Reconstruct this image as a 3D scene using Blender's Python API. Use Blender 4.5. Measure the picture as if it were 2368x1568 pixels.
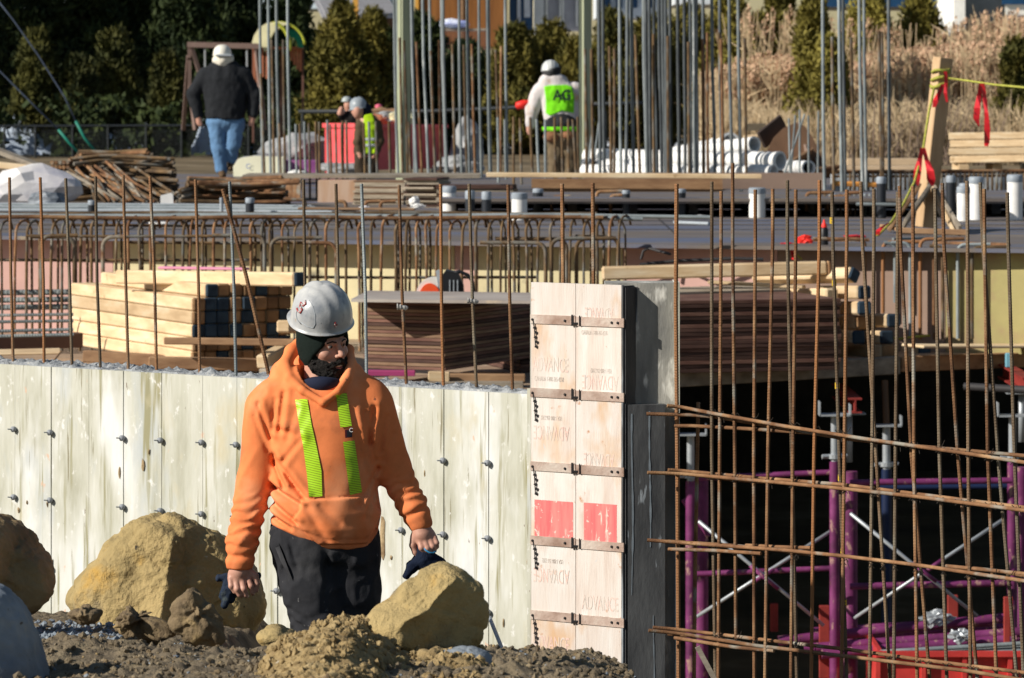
import bpy, bmesh, math, random
import numpy as np
from mathutils import Vector, Matrix
random.seed(7); np.random.seed(7)
R = math.radians
for o in list(bpy.data.objects): bpy.data.objects.remove(o)
S = bpy.context.scene; COL = S.collection
# ---------------------------------------------------------------- camera
F = 9600.0; CX = 1184.0; HY = 200.0; CZ = 2.6      # photo measured on a 2368 px wide sheet
cam = bpy.data.cameras.new('camera'); camo = bpy.data.objects.new('camera', cam); COL.objects.link(camo)
camo.location = (0, 0, CZ); camo.rotation_euler = (R(90), 0, 0)
cam.sensor_width = 36; cam.lens = 36*F/2368; cam.shift_y = -(784-HY)/2368
cam.clip_start = 0.5; cam.clip_end = 3000
cam.dof.use_dof = True; cam.dof.focus_distance = 15.2; cam.dof.aperture_fstop = 11.5
S.camera = camo
# ---------------------------------------------------------------- sky and sun
SUN_AZ = 66.0; SUN_EL = 29.0     # azimuth: degrees to the left of "behind the camera"
w = bpy.data.worlds.new('World'); S.world = w; w.use_nodes = True
nt = w.node_tree; bg = nt.nodes['Background']
sky = nt.nodes.new('ShaderNodeTexSky'); sky.sky_type = 'NISHITA'; sky.sun_disc = False
sky.sun_elevation = R(SUN_EL); sky.air_density = 1.2; sky.dust_density = 0.3
dirx, diry = -math.sin(R(SUN_AZ)), -math.cos(R(SUN_AZ))
sky.sun_rotation = math.atan2(dirx, diry)
nt.links.new(sky.outputs[0], bg.inputs[0]); bg.inputs[1].default_value = 0.055
sl = bpy.data.lights.new('sun', 'SUN'); sl.energy = 5.0; sl.angle = R(0.5); sl.color = (1.0, 0.93, 0.82)
so = bpy.data.objects.new('sun', sl); COL.objects.link(so)
sd = Vector((dirx*math.cos(R(SUN_EL)), diry*math.cos(R(SUN_EL)), math.sin(R(SUN_EL))))
so.rotation_euler = sd.to_track_quat('Z', 'Y').to_euler(); so.location = (-30, -10, 30)
S.view_settings.view_transform = 'Standard'; S.view_settings.look = 'None'
S.view_settings.exposure = 0.22; S.view_settings.gamma = 1.0
S.render.engine = 'CYCLES'
# ---------------------------------------------------------------- helpers
def P(x, y, Y): return Vector(((x-CX)*Y/F, Y, CZ-(y-HY)*Y/F))
def YZ(y, z): return (CZ-z)*F/(y-HY)               # distance at which height z is seen at row y
def PZ(x, y, z): return P(x, y, YZ(y, z))
def tag(o, label=None, cat=None, group=None, kind=None):
    if label: o['label'] = label
    if cat: o['category'] = cat
    if group: o['group'] = group
    if kind: o['kind'] = kind
    return o
def thing(name, loc, label, cat, group=None):
    o = bpy.data.objects.new(name, None); COL.objects.link(o); o.location = Vector(loc); o.empty_display_size = 0.1
    return tag(o, label, cat, group)
def copy_tree(o, loc, label=None, rot=None):
    c = o.copy(); COL.objects.link(c); c.location = loc
    if rot is not None: c.rotation_euler = rot
    if label: c['label'] = label
    for ch in list(o.children):
        d = ch.copy(); COL.objects.link(d); d.parent = c
        for g in list(ch.children):
            e = g.copy(); COL.objects.link(e); e.parent = d
    return c
def wloc(o):
    l = Vector(o.location)
    while o.parent: o = o.parent; l = l + o.location
    return l
class MB:
    def __init__(s): s.v = []; s.f = []; s.m = []
    def add(s, vs, fs, m=0):
        n = len(s.v); s.v += [Vector(v) for v in vs]; s.f += [tuple(i+n for i in f) for f in fs]; s.m += [m]*len(fs)
        return s
    def box(s, c, d, rot=None, m=0, bev=0.0):
        hx, hy, hz = d[0]/2, d[1]/2, d[2]/2
        if bev:
            b = bev; vs = []
            for sx in (-1, 1):
                for sy in (-1, 1):
                    for sz in (-1, 1):
                        vs += [(sx*hx, sy*(hy-b), sz*(hz-b)), (sx*(hx-b), sy*hy, sz*(hz-b)), (sx*(hx-b), sy*(hy-b), sz*hz)]
            bm = bmesh.new()
            for v in vs: bm.verts.new(v)
            bmesh.ops.convex_hull(bm, input=bm.verts[:])
            bm.verts.index_update()
            V = [v.co.copy() for v in bm.verts]; Fs = [tuple(v.index for v in f.verts) for f in bm.faces]; bm.free()
        else:
            V = [(sx*hx, sy*hy, sz*hz) for sx in (-1, 1) for sy in (-1, 1) for sz in (-1, 1)]
            Fs = [(0,1,3,2),(4,6,7,5),(0,4,5,1),(2,3,7,6),(0,2,6,4),(1,5,7,3)]
        M3 = rot if rot is not None else Matrix.Identity(3); c = Vector(c)
        return s.add([M3 @ Vector(v) + c for v in V], Fs, m)
    def beam(s, a, b, w_, h_, up=(0, 0, 1), m=0, bev=0.0):
        a = Vector(a); b = Vector(b); x = (b-a); L = x.length; x.normalize(); y = Vector(up).cross(x)
        if y.length < 1e-4: y = Vector((0, 1, 0))
        y.normalize(); z = x.cross(y)
        return s.box((a+b)/2, (L, w_, h_), Matrix((x, y, z)).transposed(), m, bev)
    def tube(s, pts, r, n=8, m=0, caps=True):
        pts = [Vector(p) for p in pts]; k = len(pts); rs = r if isinstance(r, (list, tuple)) else [r]*k
        vs = []; fs = []; u = None
        for i, p in enumerate(pts):
            t = (pts[min(i+1, k-1)]-pts[max(i-1, 0)]).normalized()
            if u is None: u = t.orthogonal().normalized()
            u = (u-t*u.dot(t)).normalized(); v = t.cross(u)
            for j in range(n):
                a = 2*math.pi*j/n; vs.append(p+(u*math.cos(a)+v*math.sin(a))*rs[i])
        for i in range(k-1):
            for j in range(n):
                j2 = (j+1) % n; fs.append((i*n+j, i*n+j2, (i+1)*n+j2, (i+1)*n+j))
        if caps: fs.append(tuple(range(n))[::-1]); fs.append(tuple((k-1)*n+j for j in range(n)))
        return s.add(vs, fs, m)
    def lathe(s, prof, c, n=24, m=0, axis=None):
        vs = []; fs = []; c = Vector(c)
        q = Vector((0, 0, 1)).rotation_difference(Vector(axis)).to_matrix() if axis is not None else Matrix.Identity(3)
        for (r, z) in prof:
            for j in range(n):
                a = 2*math.pi*j/n; vs.append(q @ Vector((r*math.cos(a), r*math.sin(a), z)) + c)
        for i in range(len(prof)-1):
            for j in range(n): fs.append((i*n+j, i*n+(j+1) % n, (i+1)*n+(j+1) % n, (i+1)*n+j))
        return s.add(vs, fs, m)
    def prism(s, poly, y0, y1, m=0):               # polygon in (x,z) extruded along y
        n = len(poly); vs = [(p[0], y0, p[1]) for p in poly]+[(p[0], y1, p[1]) for p in poly]
        fs = [tuple(range(n)), tuple(range(2*n-1, n-1, -1))]+[(i, i+n, (i+1) % n+n, (i+1) % n) for i in range(n)]
        return s.add(vs, fs, m)
    def build(s, name, mats, parent=None, smooth=False, local=False, origin=None, sharp=None):
        me = bpy.data.meshes.new(name)
        V = np.array([tuple(v) for v in s.v], dtype=np.float64).reshape(-1, 3)
        if parent is not None: off = np.zeros(3) if local else np.array(wloc(parent))
        elif local: off = np.zeros(3)
        elif origin is not None: off = np.array(origin, float)
        else: off = np.array([(V[:, 0].min()+V[:, 0].max())/2, (V[:, 1].min()+V[:, 1].max())/2, V[:, 2].min()])
        me.from_pydata([tuple(x) for x in (V-off)], [], s.f)
        ms = mats if isinstance(mats, (list, tuple)) else [mats]
        for mm in ms: me.materials.append(mm)
        if len(ms) > 1: me.polygons.foreach_set('material_index', s.m)
        if smooth: me.polygons.foreach_set('use_smooth', [True]*len(me.polygons))
        me.update()
        bm = bmesh.new(); bm.from_mesh(me); bmesh.ops.recalc_face_normals(bm, faces=bm.faces[:]); bm.to_mesh(me); bm.free()
        if smooth and sharp: me.set_sharp_from_angle(angle=R(sharp))
        o = bpy.data.objects.new(name, me); COL.objects.link(o)
        if parent is not None: o.parent = parent
        elif not local: o.location = off
        return o
def npmesh(name, V, Fc, mats, parent=None, smooth=True, origin=None, midx=None):
    V = np.asarray(V, float)
    if parent is not None: off = np.array(wloc(parent))
    elif origin is not None: off = np.array(origin, float)
    else: off = np.array([V[:, 0].mean(), V[:, 1].mean(), V[:, 2].min()])
    me = bpy.data.meshes.new(name); Fc = np.asarray(Fc); k = Fc.shape[1]
    me.vertices.add(len(V)); me.vertices.foreach_set('co', (V-off).ravel())
    me.loops.add(Fc.size); me.loops.foreach_set('vertex_index', Fc.ravel().astype(np.int32))
    me.polygons.add(len(Fc)); me.polygons.foreach_set('loop_start', np.arange(0, Fc.size, k, dtype=np.int32))
    ms = mats if isinstance(mats, (list, tuple)) else [mats]
    for mm in ms: me.materials.append(mm)
    if midx is not None: me.polygons.foreach_set('material_index', np.asarray(midx, np.int32))
    me.polygons.foreach_set('use_smooth', np.full(len(Fc), smooth))
    me.update(calc_edges=True); me.validate()
    o = bpy.data.objects.new(name, me); COL.objects.link(o)
    if parent is not None: o.parent = parent
    else: o.location = off
    return o
# ---- numpy noise and implicit surfaces
def _h(ix, iy, iz, s):
    n = (ix*374761393+iy*668265263+iz*2147483647+s*1274126177) & 0xffffffff
    n = ((n ^ (n >> 13))*1274126177) & 0xffffffff; n = n ^ (n >> 16)
    return (n & 0xffff)/65535.0
def vn(p, s=0):
    p = np.asarray(p, float)+1000.0; i = np.floor(p).astype(np.int64); f = p-i; f = f*f*(3-2*f)
    x, y, z = i[..., 0], i[..., 1], i[..., 2]; fx, fy, fz = f[..., 0], f[..., 1], f[..., 2]
    def L(a, b, t): return a+(b-a)*t
    c = L(L(L(_h(x, y, z, s), _h(x+1, y, z, s), fx), L(_h(x, y+1, z, s), _h(x+1, y+1, z, s), fx), fy),
          L(L(_h(x, y, z+1, s), _h(x+1, y, z+1, s), fx), L(_h(x, y+1, z+1, s), _h(x+1, y+1, z+1, s), fx), fy), fz)
    return c*2-1
def fbm(p, s=0, o=4, g=0.5):
    p = np.asarray(p, float); a = 1.0; t = 0
    for k in range(o): t = t+a*vn(p*(2.03**k)+k*17.3, s+k); a *= g
    return t
def smin(a, b, k):
    h = np.clip(0.5+0.5*(b-a)/k, 0, 1); return b+(a-b)*h-k*h*(1-h)
def smax(a, b, k): return -smin(-a, -b, k)
def cap(p, a, b, ra, rb):
    a = np.array(a, float); b = np.array(b, float); ba = b-a; h = np.clip(((p-a) @ ba)/(ba @ ba), 0, 1)
    return np.linalg.norm(p-a-h[..., None]*ba, axis=-1)-(ra+(rb-ra)*h)
def chain(p, pts, rs, k=0.02):
    d = None
    for i in range(len(pts)-1):
        e = cap(p, pts[i], pts[i+1], rs[i], rs[i+1]); d = e if d is None else smin(d, e, k)
    return d
def ell(p, c, r, rot=None):
    q = p-np.array(c, float)
    if rot is not None: q = q @ np.array(rot)
    r = np.array(r, float); k0 = np.linalg.norm(q/r, axis=-1); k1 = np.linalg.norm(q/(r*r), axis=-1)
    return k0*(k0-1)/np.maximum(k1, 1e-6)
def segd(p, a, b):
    a = np.array(a, float); b = np.array(b, float); ba = b-a; h = np.clip(((p-a) @ ba)/(ba @ ba), 0, 1)
    return np.linalg.norm(p-a-h[..., None]*ba, axis=-1)
def nets(fn, lo, hi, h):
    ax = [np.arange(lo[i], hi[i]+h, h) for i in range(3)]
    G = np.stack(np.meshgrid(*ax, indexing='ij'), -1); D = fn(G.reshape(-1, 3)).reshape(G.shape[:3])
    nx, ny, nz = D.shape; acc = np.zeros((nx-1, ny-1, nz-1, 3)); cnt = np.zeros((nx-1, ny-1, nz-1))
    for a in range(3):
        sl0 = [slice(None)]*3; sl1 = [slice(None)]*3; sl0[a] = slice(0, -1); sl1[a] = slice(1, None)
        d0 = D[tuple(sl0)]; d1 = D[tuple(sl1)]; cr = (d0 < 0) != (d1 < 0)
        t = np.where(cr, d0/np.where(cr, d0-d1, 1), 0)
        b, c = [i for i in range(3) if i != a]
        for ob in (0, 1):
            for oc in (0, 1):
                s = [None]*3; s[a] = slice(0, None); s[b] = slice(ob, ob+D.shape[b]-1); s[c] = slice(oc, oc+D.shape[c]-1)
                m = cr[tuple(s)]; tt = t[tuple(s)]; pos = np.zeros(m.shape+(3,)); pos[..., a] = tt; pos[..., b] = ob; pos[..., c] = oc
                acc += pos*m[..., None]; cnt += m
    ids = -np.ones(cnt.shape, np.int64); act = cnt > 0; ids[act] = np.arange(act.sum())
    base = np.stack(np.meshgrid(*[np.arange(n) for n in cnt.shape], indexing='ij'), -1)[act]
    V = (base+acc[act]/cnt[act][:, None])*h+np.array(lo)
    Q = []
    for a in range(3):
        b, c = (a+1) % 3, (a+2) % 3
        s0 = [slice(None)]*3; s1 = [slice(None)]*3; s0[a] = slice(0, -1); s1[a] = slice(1, None)
        for q in (s0, s1): q[b] = slice(1, -1); q[c] = slice(1, -1)
        d0 = D[tuple(s0)]; d1 = D[tuple(s1)]; cr = (d0 < 0) != (d1 < 0); I = np.argwhere(cr)
        if not len(I): continue
        flip = (d0[cr] < 0); J = I.copy(); J[:, b] += 1; J[:, c] += 1
        def g(db, dc):
            K = J.copy(); K[:, b] += db; K[:, c] += dc; return ids[K[:, 0], K[:, 1], K[:, 2]]
        q = np.stack([g(-1, -1), g(0, -1), g(0, 0), g(-1, 0)], 1); q[~flip] = q[~flip][:, ::-1]; Q.append(q)
    Q = np.concatenate(Q); return V, Q[(Q >= 0).all(1)]
def sdfobj(name, fn, lo, hi, h, mat, parent=None, smooth=True):
    V, Q = nets(fn, lo, hi, h); return npmesh(name, V, Q, mat, parent, smooth)
# ---------------------------------------------------------------- materials
def mat(name, stops, scale=4.0, stretch=(1, 1, 1), rough=0.75, bump=0.0, bscale=40.0, bstretch=None, metal=0.0, detail=6,
        rand=0.0, spots=None, spec=0.3, distort=0.0, coord='Object', streak=None, rnd_col=None, bdist=0.01):
    m = bpy.data.materials.new(name); m.use_nodes = True; N = m.node_tree.nodes; L = m.node_tree.links; b = N['Principled BSDF']
    tc = N.new('ShaderNodeTexCoord'); co = tc.outputs[coord]
    oi = N.new('ShaderNodeObjectInfo')
    def mapped(st, off=True):
        mp = N.new('ShaderNodeMapping'); L.new(co, mp.inputs[0]); mp.inputs['Scale'].default_value = st
        if off:
            cm = N.new('ShaderNodeCombineXYZ'); mu = N.new('ShaderNodeMath'); mu.operation = 'MULTIPLY'; mu.inputs[1].default_value = 37.0
            L.new(oi.outputs['Random'], mu.inputs[0]); [L.new(mu.outputs[0], cm.inputs[i]) for i in range(3)]
            L.new(cm.outputs[0], mp.inputs['Location'])
        return mp.outputs[0]
    def noise(vec, sc, det=detail, dist=0.0, rgh=0.6):
        n = N.new('ShaderNodeTexNoise'); L.new(vec, n.inputs['Vector']); n.inputs['Scale'].default_value = sc
        n.inputs['Detail'].default_value = det; n.inputs['Distortion'].default_value = dist; n.inputs['Roughness'].default_value = rgh
        return n.outputs['Fac']
    def mix(f, a, c, mode='MIX'):
        x = N.new('ShaderNodeMix'); x.data_type = 'RGBA'; x.blend_type = mode
        if hasattr(f, 'node'): L.new(f, x.inputs[0])
        else: x.inputs[0].default_value = f
        for s_, v in ((6, a), (7, c)):
            if hasattr(v, 'node'): L.new(v, x.inputs[s_])
            else: x.inputs[s_].default_value = (*v, 1)
        return x.outputs[2]
    def ramp(f, st):
        r = N.new('ShaderNodeValToRGB'); L.new(f, r.inputs[0]); e = r.color_ramp.elements
        while len(e) < len(st): e.new(0.5)
        for i, (p, c) in enumerate(st): e[i].position = p; e[i].color = (*c, 1) if len(c) == 3 else c
        return r.outputs[0]
    if isinstance(stops[0], (int, float)): stops = [(0.3, tuple(c*0.85 for c in stops)), (0.7, tuple(min(1, c*1.12) for c in stops))]
    c = ramp(noise(mapped(stretch), scale, dist=distort), stops)
    for sp in (spots or []):                           # (colour, scale, threshold, softness, stretch)
        col, sc, th, so_, st = sp
        f = ramp(noise(mapped(st), sc, 4), [(th, (0, 0, 0)), (min(1, th+so_), (1, 1, 1))]); c = mix(f, c, col)
    if rnd_col:
        lo_, hi_, colr = rnd_col
        f = ramp(oi.outputs['Random'], [(lo_, (0, 0, 0)), (hi_, (1, 1, 1))]); c = mix(f, c, colr, 'MIX')
    if rand:
        hs = N.new('ShaderNodeHueSaturation'); mr = N.new('ShaderNodeMapRange'); L.new(oi.outputs['Random'], mr.inputs[0])
        mr.inputs[3].default_value = 1-rand; mr.inputs[4].default_value = 1+rand; L.new(mr.outputs[0], hs.inputs['Value']); L.new(c, hs.inputs['Color']); c = hs.outputs[0]
    L.new(c, b.inputs['Base Color']); b.inputs['Roughness'].default_value = rough; b.inputs['Metallic'].default_value = metal
    b.inputs['Specular IOR Level'].default_value = spec
    if bump:
        bp = N.new('ShaderNodeBump'); bp.inputs['Strength'].default_value = bump; bp.inputs['Distance'].default_value = bdist
        L.new(noise(mapped(bstretch or stretch), bscale, 5), bp.inputs['Height']); L.new(bp.outputs[0], b.inputs['Normal'])
    return m
# ================================================================ materials
EARTH = mat('earth', [(0.25, (0.07, 0.056, 0.04)), (0.5, (0.17, 0.135, 0.09)), (0.72, (0.30, 0.24, 0.15))], 7, rough=0.95, bump=0.8, bscale=90, spots=[((0.32, 0.24, 0.13), 5, 0.62, 0.12, (1, 1, 1)), ((0.30, 0.29, 0.27), 60, 0.68, 0.04, (1, 1, 1))])
MUD = mat('mud', [(0.3, (0.02, 0.018, 0.015)), (0.7, (0.06, 0.05, 0.04))], 3, rough=0.9, bump=0.5, bscale=20)
ROCKT = mat('tan_rock', [(0.25, (0.16, 0.125, 0.065)), (0.45, (0.33, 0.25, 0.115)), (0.7, (0.46, 0.345, 0.16))], 4.2, rough=0.95, bump=1.0, bscale=26, bdist=0.022,
            spots=[((0.17, 0.155, 0.125), 3.2, 0.55, 0.14, (1, 1, 1)), ((0.46, 0.28, 0.07), 5, 0.57, 0.15, (1, 1, 1)), ((0.06, 0.05, 0.035), 26, 0.68, 0.06, (1, 1, 1)), ((0.5, 0.45, 0.34), 45, 0.70, 0.05, (1, 1, 1))])
ROCKB = mat('brown_rock', [(0.3, (0.14, 0.10, 0.055)), (0.7, (0.32, 0.23, 0.115))], 5, rough=0.9, bump=0.8, bscale=30, spots=[((0.27, 0.18, 0.08), 3, 0.55, 0.15, (1, 1, 1))])
ROCKG = mat('grey_rock', [(0.3, (0.13, 0.16, 0.20)), (0.7, (0.29, 0.33, 0.37))], 6, rough=0.85, bump=0.5, bscale=40, spots=[((0.36, 0.33, 0.28), 9, 0.62, 0.1, (1, 1, 1)), ((0.08, 0.07, 0.06), 30, 0.66, 0.06, (1, 1, 1))])  # blue tint carries the shade on the lower left boulder
WALLC = mat('form_concrete', [(0.28, (0.35, 0.345, 0.27)), (0.45, (0.48, 0.48, 0.41)), (0.6, (0.56, 0.56, 0.50)), (0.78, (0.66, 0.67, 0.64))], 2.0, stretch=(4.0, 4.0, 0.9), rough=0.85, bump=0.25, bscale=12, bstretch=(6, 6, 0.9), detail=10,
            spots=[((0.69, 0.70, 0.69), 1.6, 0.50, 0.18, (2.2, 2.2, 0.8)), ((0.43, 0.47, 0.50), 1.5, 0.57, 0.16, (2.2, 2.2, 0.9)), ((0.29, 0.275, 0.17), 2.4, 0.56, 0.10, (8, 8, 0.5)), ((0.52, 0.47, 0.33), 2.0, 0.59, 0.16, (2, 2, 1.1)), ((0.24, 0.22, 0.15), 3.0, 0.65, 0.05, (14, 14, 0.6)), ((0.62, 0.41, 0.29), 7, 0.68, 0.04, (1.8, 1.8, 0.8)), ((0.15, 0.10, 0.07), 15, 0.72, 0.02, (2.6, 2.6, 0.7)), ((0.70, 0.70, 0.68), 22, 0.62, 0.1, (1, 1, .7))])
CONCG = mat('grey_concrete', [(0.3, (0.20, 0.22, 0.24)), (0.7, (0.46, 0.48, 0.50))], 14, rough=0.95, bump=1.0, bscale=80, spots=[((0.62, 0.60, 0.55), 30, 0.6, 0.1, (1, 1, 1)), ((0.30, 0.22, 0.15), 9, 0.64, 0.08, (1, 1, 1))])
CONCS = mat('smooth_concrete', [(0.3, (0.20, 0.20, 0.19)), (0.7, (0.42, 0.41, 0.37))], 5, stretch=(2, 2, 0.6), rough=0.85, bump=0.3, bscale=30, spots=[((0.72, 0.71, 0.66), 7, 0.58, 0.1, (2, 2, 0.7)), ((0.10, 0.10, 0.10), 40, 0.72, 0.03, (1, 1, 1))])
PANEL = mat('pale_form_panel', [(0.25, (0.54, 0.43, 0.37)), (0.45, (0.64, 0.57, 0.52)), (0.7, (0.69, 0.66, 0.63))], 3.6, stretch=(4.5, 4.5, 0.6), rough=0.75, bump=0.25, bscale=30, bstretch=(5, 5, .5), detail=9,
            spots=[((0.68, 0.66, 0.63), 3.5, 0.54, 0.14, (2, 2, 1)), ((0.60, 0.40, 0.25), 3.2, 0.56, 0.14, (1.4, 1.4, .7)), ((0.50, 0.27, 0.16), 10, 0.65, 0.05, (1, 1, 1)), ((0.45, 0.25, 0.14), 42, 0.70, 0.04, (1.2, 1.2, .8)), ((0.55, 0.55, 0.55), 14, 0.68, 0.06, (2, 2, .6))], rand=0.05)
EDGED = mat('dark_form_edge', [(0.3, (0.03, 0.03, 0.035)), (0.7, (0.12, 0.12, 0.12))], 6, stretch=(2, 2, .3), rough=0.85, bump=0.4, spots=[((0.30, 0.33, 0.36), 6, 0.60, 0.06, (3, 3, 0.25))])
STRAP = mat('rusty_strap', [(0.3, (0.26, 0.17, 0.13)), (0.5, (0.42, 0.32, 0.27)), (0.7, (0.56, 0.50, 0.44))], 9, rough=0.75, bump=0.3, bscale=90, rand=0.1)
DARKM = mat('dark_metal', (0.035, 0.033, 0.035), rough=0.6)
PLY = {}
def plymat(n, c, sp=None):
    PLY[n] = mat('ply_'+n, [(0.25, tuple(v*0.72 for v in c)), (0.75, tuple(min(1, v*1.2) for v in c))], 1.2, stretch=(0.6, 1.6, 1.2), rough=0.65, bump=0.15, bscale=14, spots=sp or [((0.05, 0.05, 0.06), 3.3, 0.66, 0.1, (1, 1, 1))])
plymat('deck', (0.16, 0.135, 0.12), [((0.11, 0.13, 0.20), 0.9, 0.48, 0.12, (0.35, 2.5, 1)), ((0.28, 0.23, 0.17), 2, 0.60, 0.08, (0.4, 2.6, 1)), ((0.30, 0.16, 0.10), 5, 0.70, 0.04, (1, 1, 1))])
plymat('pink', (0.58, 0.36, 0.32)); plymat('cream', (0.70, 0.62, 0.38)); plymat('brown', (0.30, 0.21, 0.165)); plymat('olive', (0.40, 0.35, 0.15), [((0.34, 0.22, 0.14), 2, 0.5, 0.2, (1, 1, 1))])
plymat('lower', (0.40, 0.29, 0.20), [((0.20, 0.12, 0.09), 1.5, 0.55, 0.1, (0.4, 2, 1)), ((0.55, 0.46, 0.36), 2.5, 0.6, 0.1, (0.5, 2, 1))])
TIMB = mat('timber', [(0.25, (0.44, 0.30, 0.17)), (0.5, (0.62, 0.46, 0.28)), (0.75, (0.72, 0.61, 0.44))], 2.6, stretch=(1, 1, 5.0), rough=0.8, bump=0.3, bscale=12, bstretch=(1, 1, 6), rand=0.20, detail=9, spots=[((0.40, 0.27, 0.15), 9, 0.66, 0.06, (1, 1, 1)), ((0.24, 0.14, 0.08), 30, 0.74, 0.03, (1, 1, 1))])
TIMBE = mat('timber_end', [(0.3, (0.17, 0.09, 0.045)), (0.7, (0.33, 0.20, 0.10))], 9, rough=0.85, rand=0.3)
TIMBB = mat('blue_timber_end', [(0.3, (0.010, 0.020, 0.035)), (0.7, (0.035, 0.065, 0.10))], 9, rough=0.8, rand=0.25)
WOODO = mat('old_wood', [(0.3, (0.20, 0.11, 0.06)), (0.7, (0.40, 0.25, 0.14))], 4, stretch=(0.7, 3, 3), rough=0.85, bump=0.3, bscale=14, rand=0.2)
WOODG = mat('grey_wood', [(0.3, (0.17, 0.14, 0.11)), (0.7, (0.40, 0.35, 0.28))], 4, stretch=(0.7, 3, 3), rough=0.85, bump=0.3, rand=0.2)
BLUED = mat('dark_grey_bar', [(0.3, (0.045, 0.055, 0.065)), (0.7, (0.14, 0.16, 0.17))], 3, rough=0.65, bump=0.3, bscale=60, rand=0.35)
RUST = mat('rusty_bar', [(0.3, (0.085, 0.04, 0.02)), (0.5, (0.21, 0.105, 0.05)), (0.72, (0.36, 0.22, 0.115))], 7, stretch=(1, 1, 1), rough=0.85, bump=0.4, bscale=160, rand=0.22, spots=[((0.26, 0.24, 0.20), 5, 0.55, 0.1, (1, 1, 1))])
RUSTD = mat('dark_rusty_bar', [(0.3, (0.05, 0.032, 0.02)), (0.7, (0.20, 0.125, 0.06))], 6, rough=0.8, bump=0.4, bscale=160, rand=0.25, spots=[((0.17, 0.17, 0.155), 4, 0.5, 0.15, (1, 1, 1))])
STEELB = mat('mesh_bar', [(0.3, (0.09, 0.055, 0.03)), (0.5, (0.17, 0.12, 0.075)), (0.72, (0.23, 0.205, 0.155))], 6, rough=0.75, bump=0.5, bscale=220, rand=0.3, rnd_col=(0.5, 2.6, (0.26, 0.11, 0.04)))
BLUEB = mat('grey_bar', [(0.3, (0.13, 0.155, 0.17)), (0.7, (0.30, 0.34, 0.35))], 3, rough=0.6, bump=0.3, bscale=60, rand=0.2, spots=[((0.46, 0.48, 0.48), 2, 0.62, 0.1, (1, 1, 1))])
WHITE = mat('white_plastic', (0.80, 0.80, 0.79), rough=0.45, scale=6)
GREYP = mat('grey_tape', (0.34, 0.38, 0.42), rough=0.55, scale=20)
BLACKP = mat('black_pipe', (0.022, 0.026, 0.034), rough=0.45)
# ================================================================ terrain and structure
def struct(name, mb, m, **k): return tag(mb.build(name, m, **k), kind='structure')
def gz(X, Y):
    base = 1.104-0.102*(Y-10.5)
    base = np.where(Y > 12.8, base, base)
    fall = 1/(1+np.exp(-(X+0.86)/0.04)); d = np.clip(Y-12.9, 0, None)
    base = base-fall*np.minimum(d*0.85, 0.92)
    m = np.exp(-(((X+0.36)/0.34)**2+((Y-11.35)/0.55)**2)); m2 = np.exp(-(((X+0.52)/0.20)**2+((Y-11.1)/0.3)**2))
    base = base+0.02*m+0.02*m2
    r = 1/(1+np.exp(-(X-0.56)/0.06)); base = base-0.10*np.clip(X-0.2, 0, 0.5)-r*1.6
    l = np.exp(-(((X+1.30)/0.30)**2+((Y-12.25)/0.25)**2)); base = base+0.05*l
    return base
def ground_z(X, Y):
    X = np.asarray(X, float); Y = np.asarray(Y, float); z = gz(X, Y)
    p = np.stack([X, Y, np.zeros_like(X)], -1)
    n = fbm(p*3.2, 3, 3)*0.016+np.abs(fbm(p*9, 9, 3, 0.5))*0.016+np.clip(fbm(p*30, 19, 2), 0, 2)*0.012
    return z+n-0.02
gx = np.arange(-2.9, 1.35, 0.0085); gy = np.arange(9.4, 16.9, 0.0115)
GX, GY = np.meshgrid(gx, gy, indexing='ij'); GZ = ground_z(GX, GY)
nx_, ny_ = GX.shape; I_ = (np.arange(nx_-1)[:, None]*ny_+np.arange(ny_-1)[None]).ravel()
gr = npmesh('dirt_ground', np.stack([GX, GY, GZ], -1).reshape(-1, 3), np.stack([I_, I_+ny_, I_+ny_+1, I_+1], 1), EARTH, origin=(0, 0, 0))
tag(gr, kind='structure')
# wide ground sheet reaching the horizon, with the pit cut into it
def zter(X, Y):
    pit = 1/(1+np.exp(-(Y-17.6)/0.2))*(1/(1+np.exp((Y-60.5)/0.3)))
    near = 0.25-0.0*Y; far = 1.22+0.02*fbm(np.stack([X, Y, X*0], -1)*0.3, 5, 3)
    z = np.where(Y < 30, near-1.2*(X > 1.2)*(Y > 9), far); return z*(1-pit)+(-2.2)*pit
tx = np.concatenate([[-900, -300, -100, -60, -40, -25], np.arange(-18, 18.1, 1.0), [25, 40, 60, 100, 300, 900]])
ty = np.concatenate([[-300, -60, -20, 0, 5, 8, 10, 12, 14, 16, 16.8, 17.2, 17.6, 18, 18.4], np.arange(20, 60, 4), [60, 60.4, 60.8, 61.4, 62], np.arange(64, 110, 3), [130, 200, 400, 900, 2200]])
TX, TY = np.meshgrid(tx, ty, indexing='ij'); TZ = zter(TX, TY); TZ = np.where((TY < 17) & (TY > 8) & (TX > -4) & (TX < 3), -0.8, TZ)
n2 = TX.shape[1]; I_ = (np.arange(TX.shape[0]-1)[:, None]*n2+np.arange(n2-1)[None]).ravel()
GRASS = mat('winter_ground', [(0.3, (0.07, 0.055, 0.03)), (0.55, (0.17, 0.125, 0.07)), (0.7, (0.30, 0.25, 0.17))], 0.6, rough=0.95, bump=0.5, bscale=3)
tag(npmesh('terrain', np.stack([TX, TY, TZ], -1).reshape(-1, 3), np.stack([I_, I_+n2, I_+n2+1, I_+1], 1), GRASS, origin=(0, 0, 0)), kind='structure')
# snow behind the hedge
SNOW = mat('snow', (0.78, 0.82, 0.88), scale=3, rough=0.7)
mb = MB(); mb.box((-14, 101, 1.29), (60, 24, 0.06)); struct('snow_field', mb, SNOW)
mb = MB(); mb.box((-16, 99, 1.7), (26, 1.2, 0.9), bev=0.3); struct('snow_bank', mb, SNOW)
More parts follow.
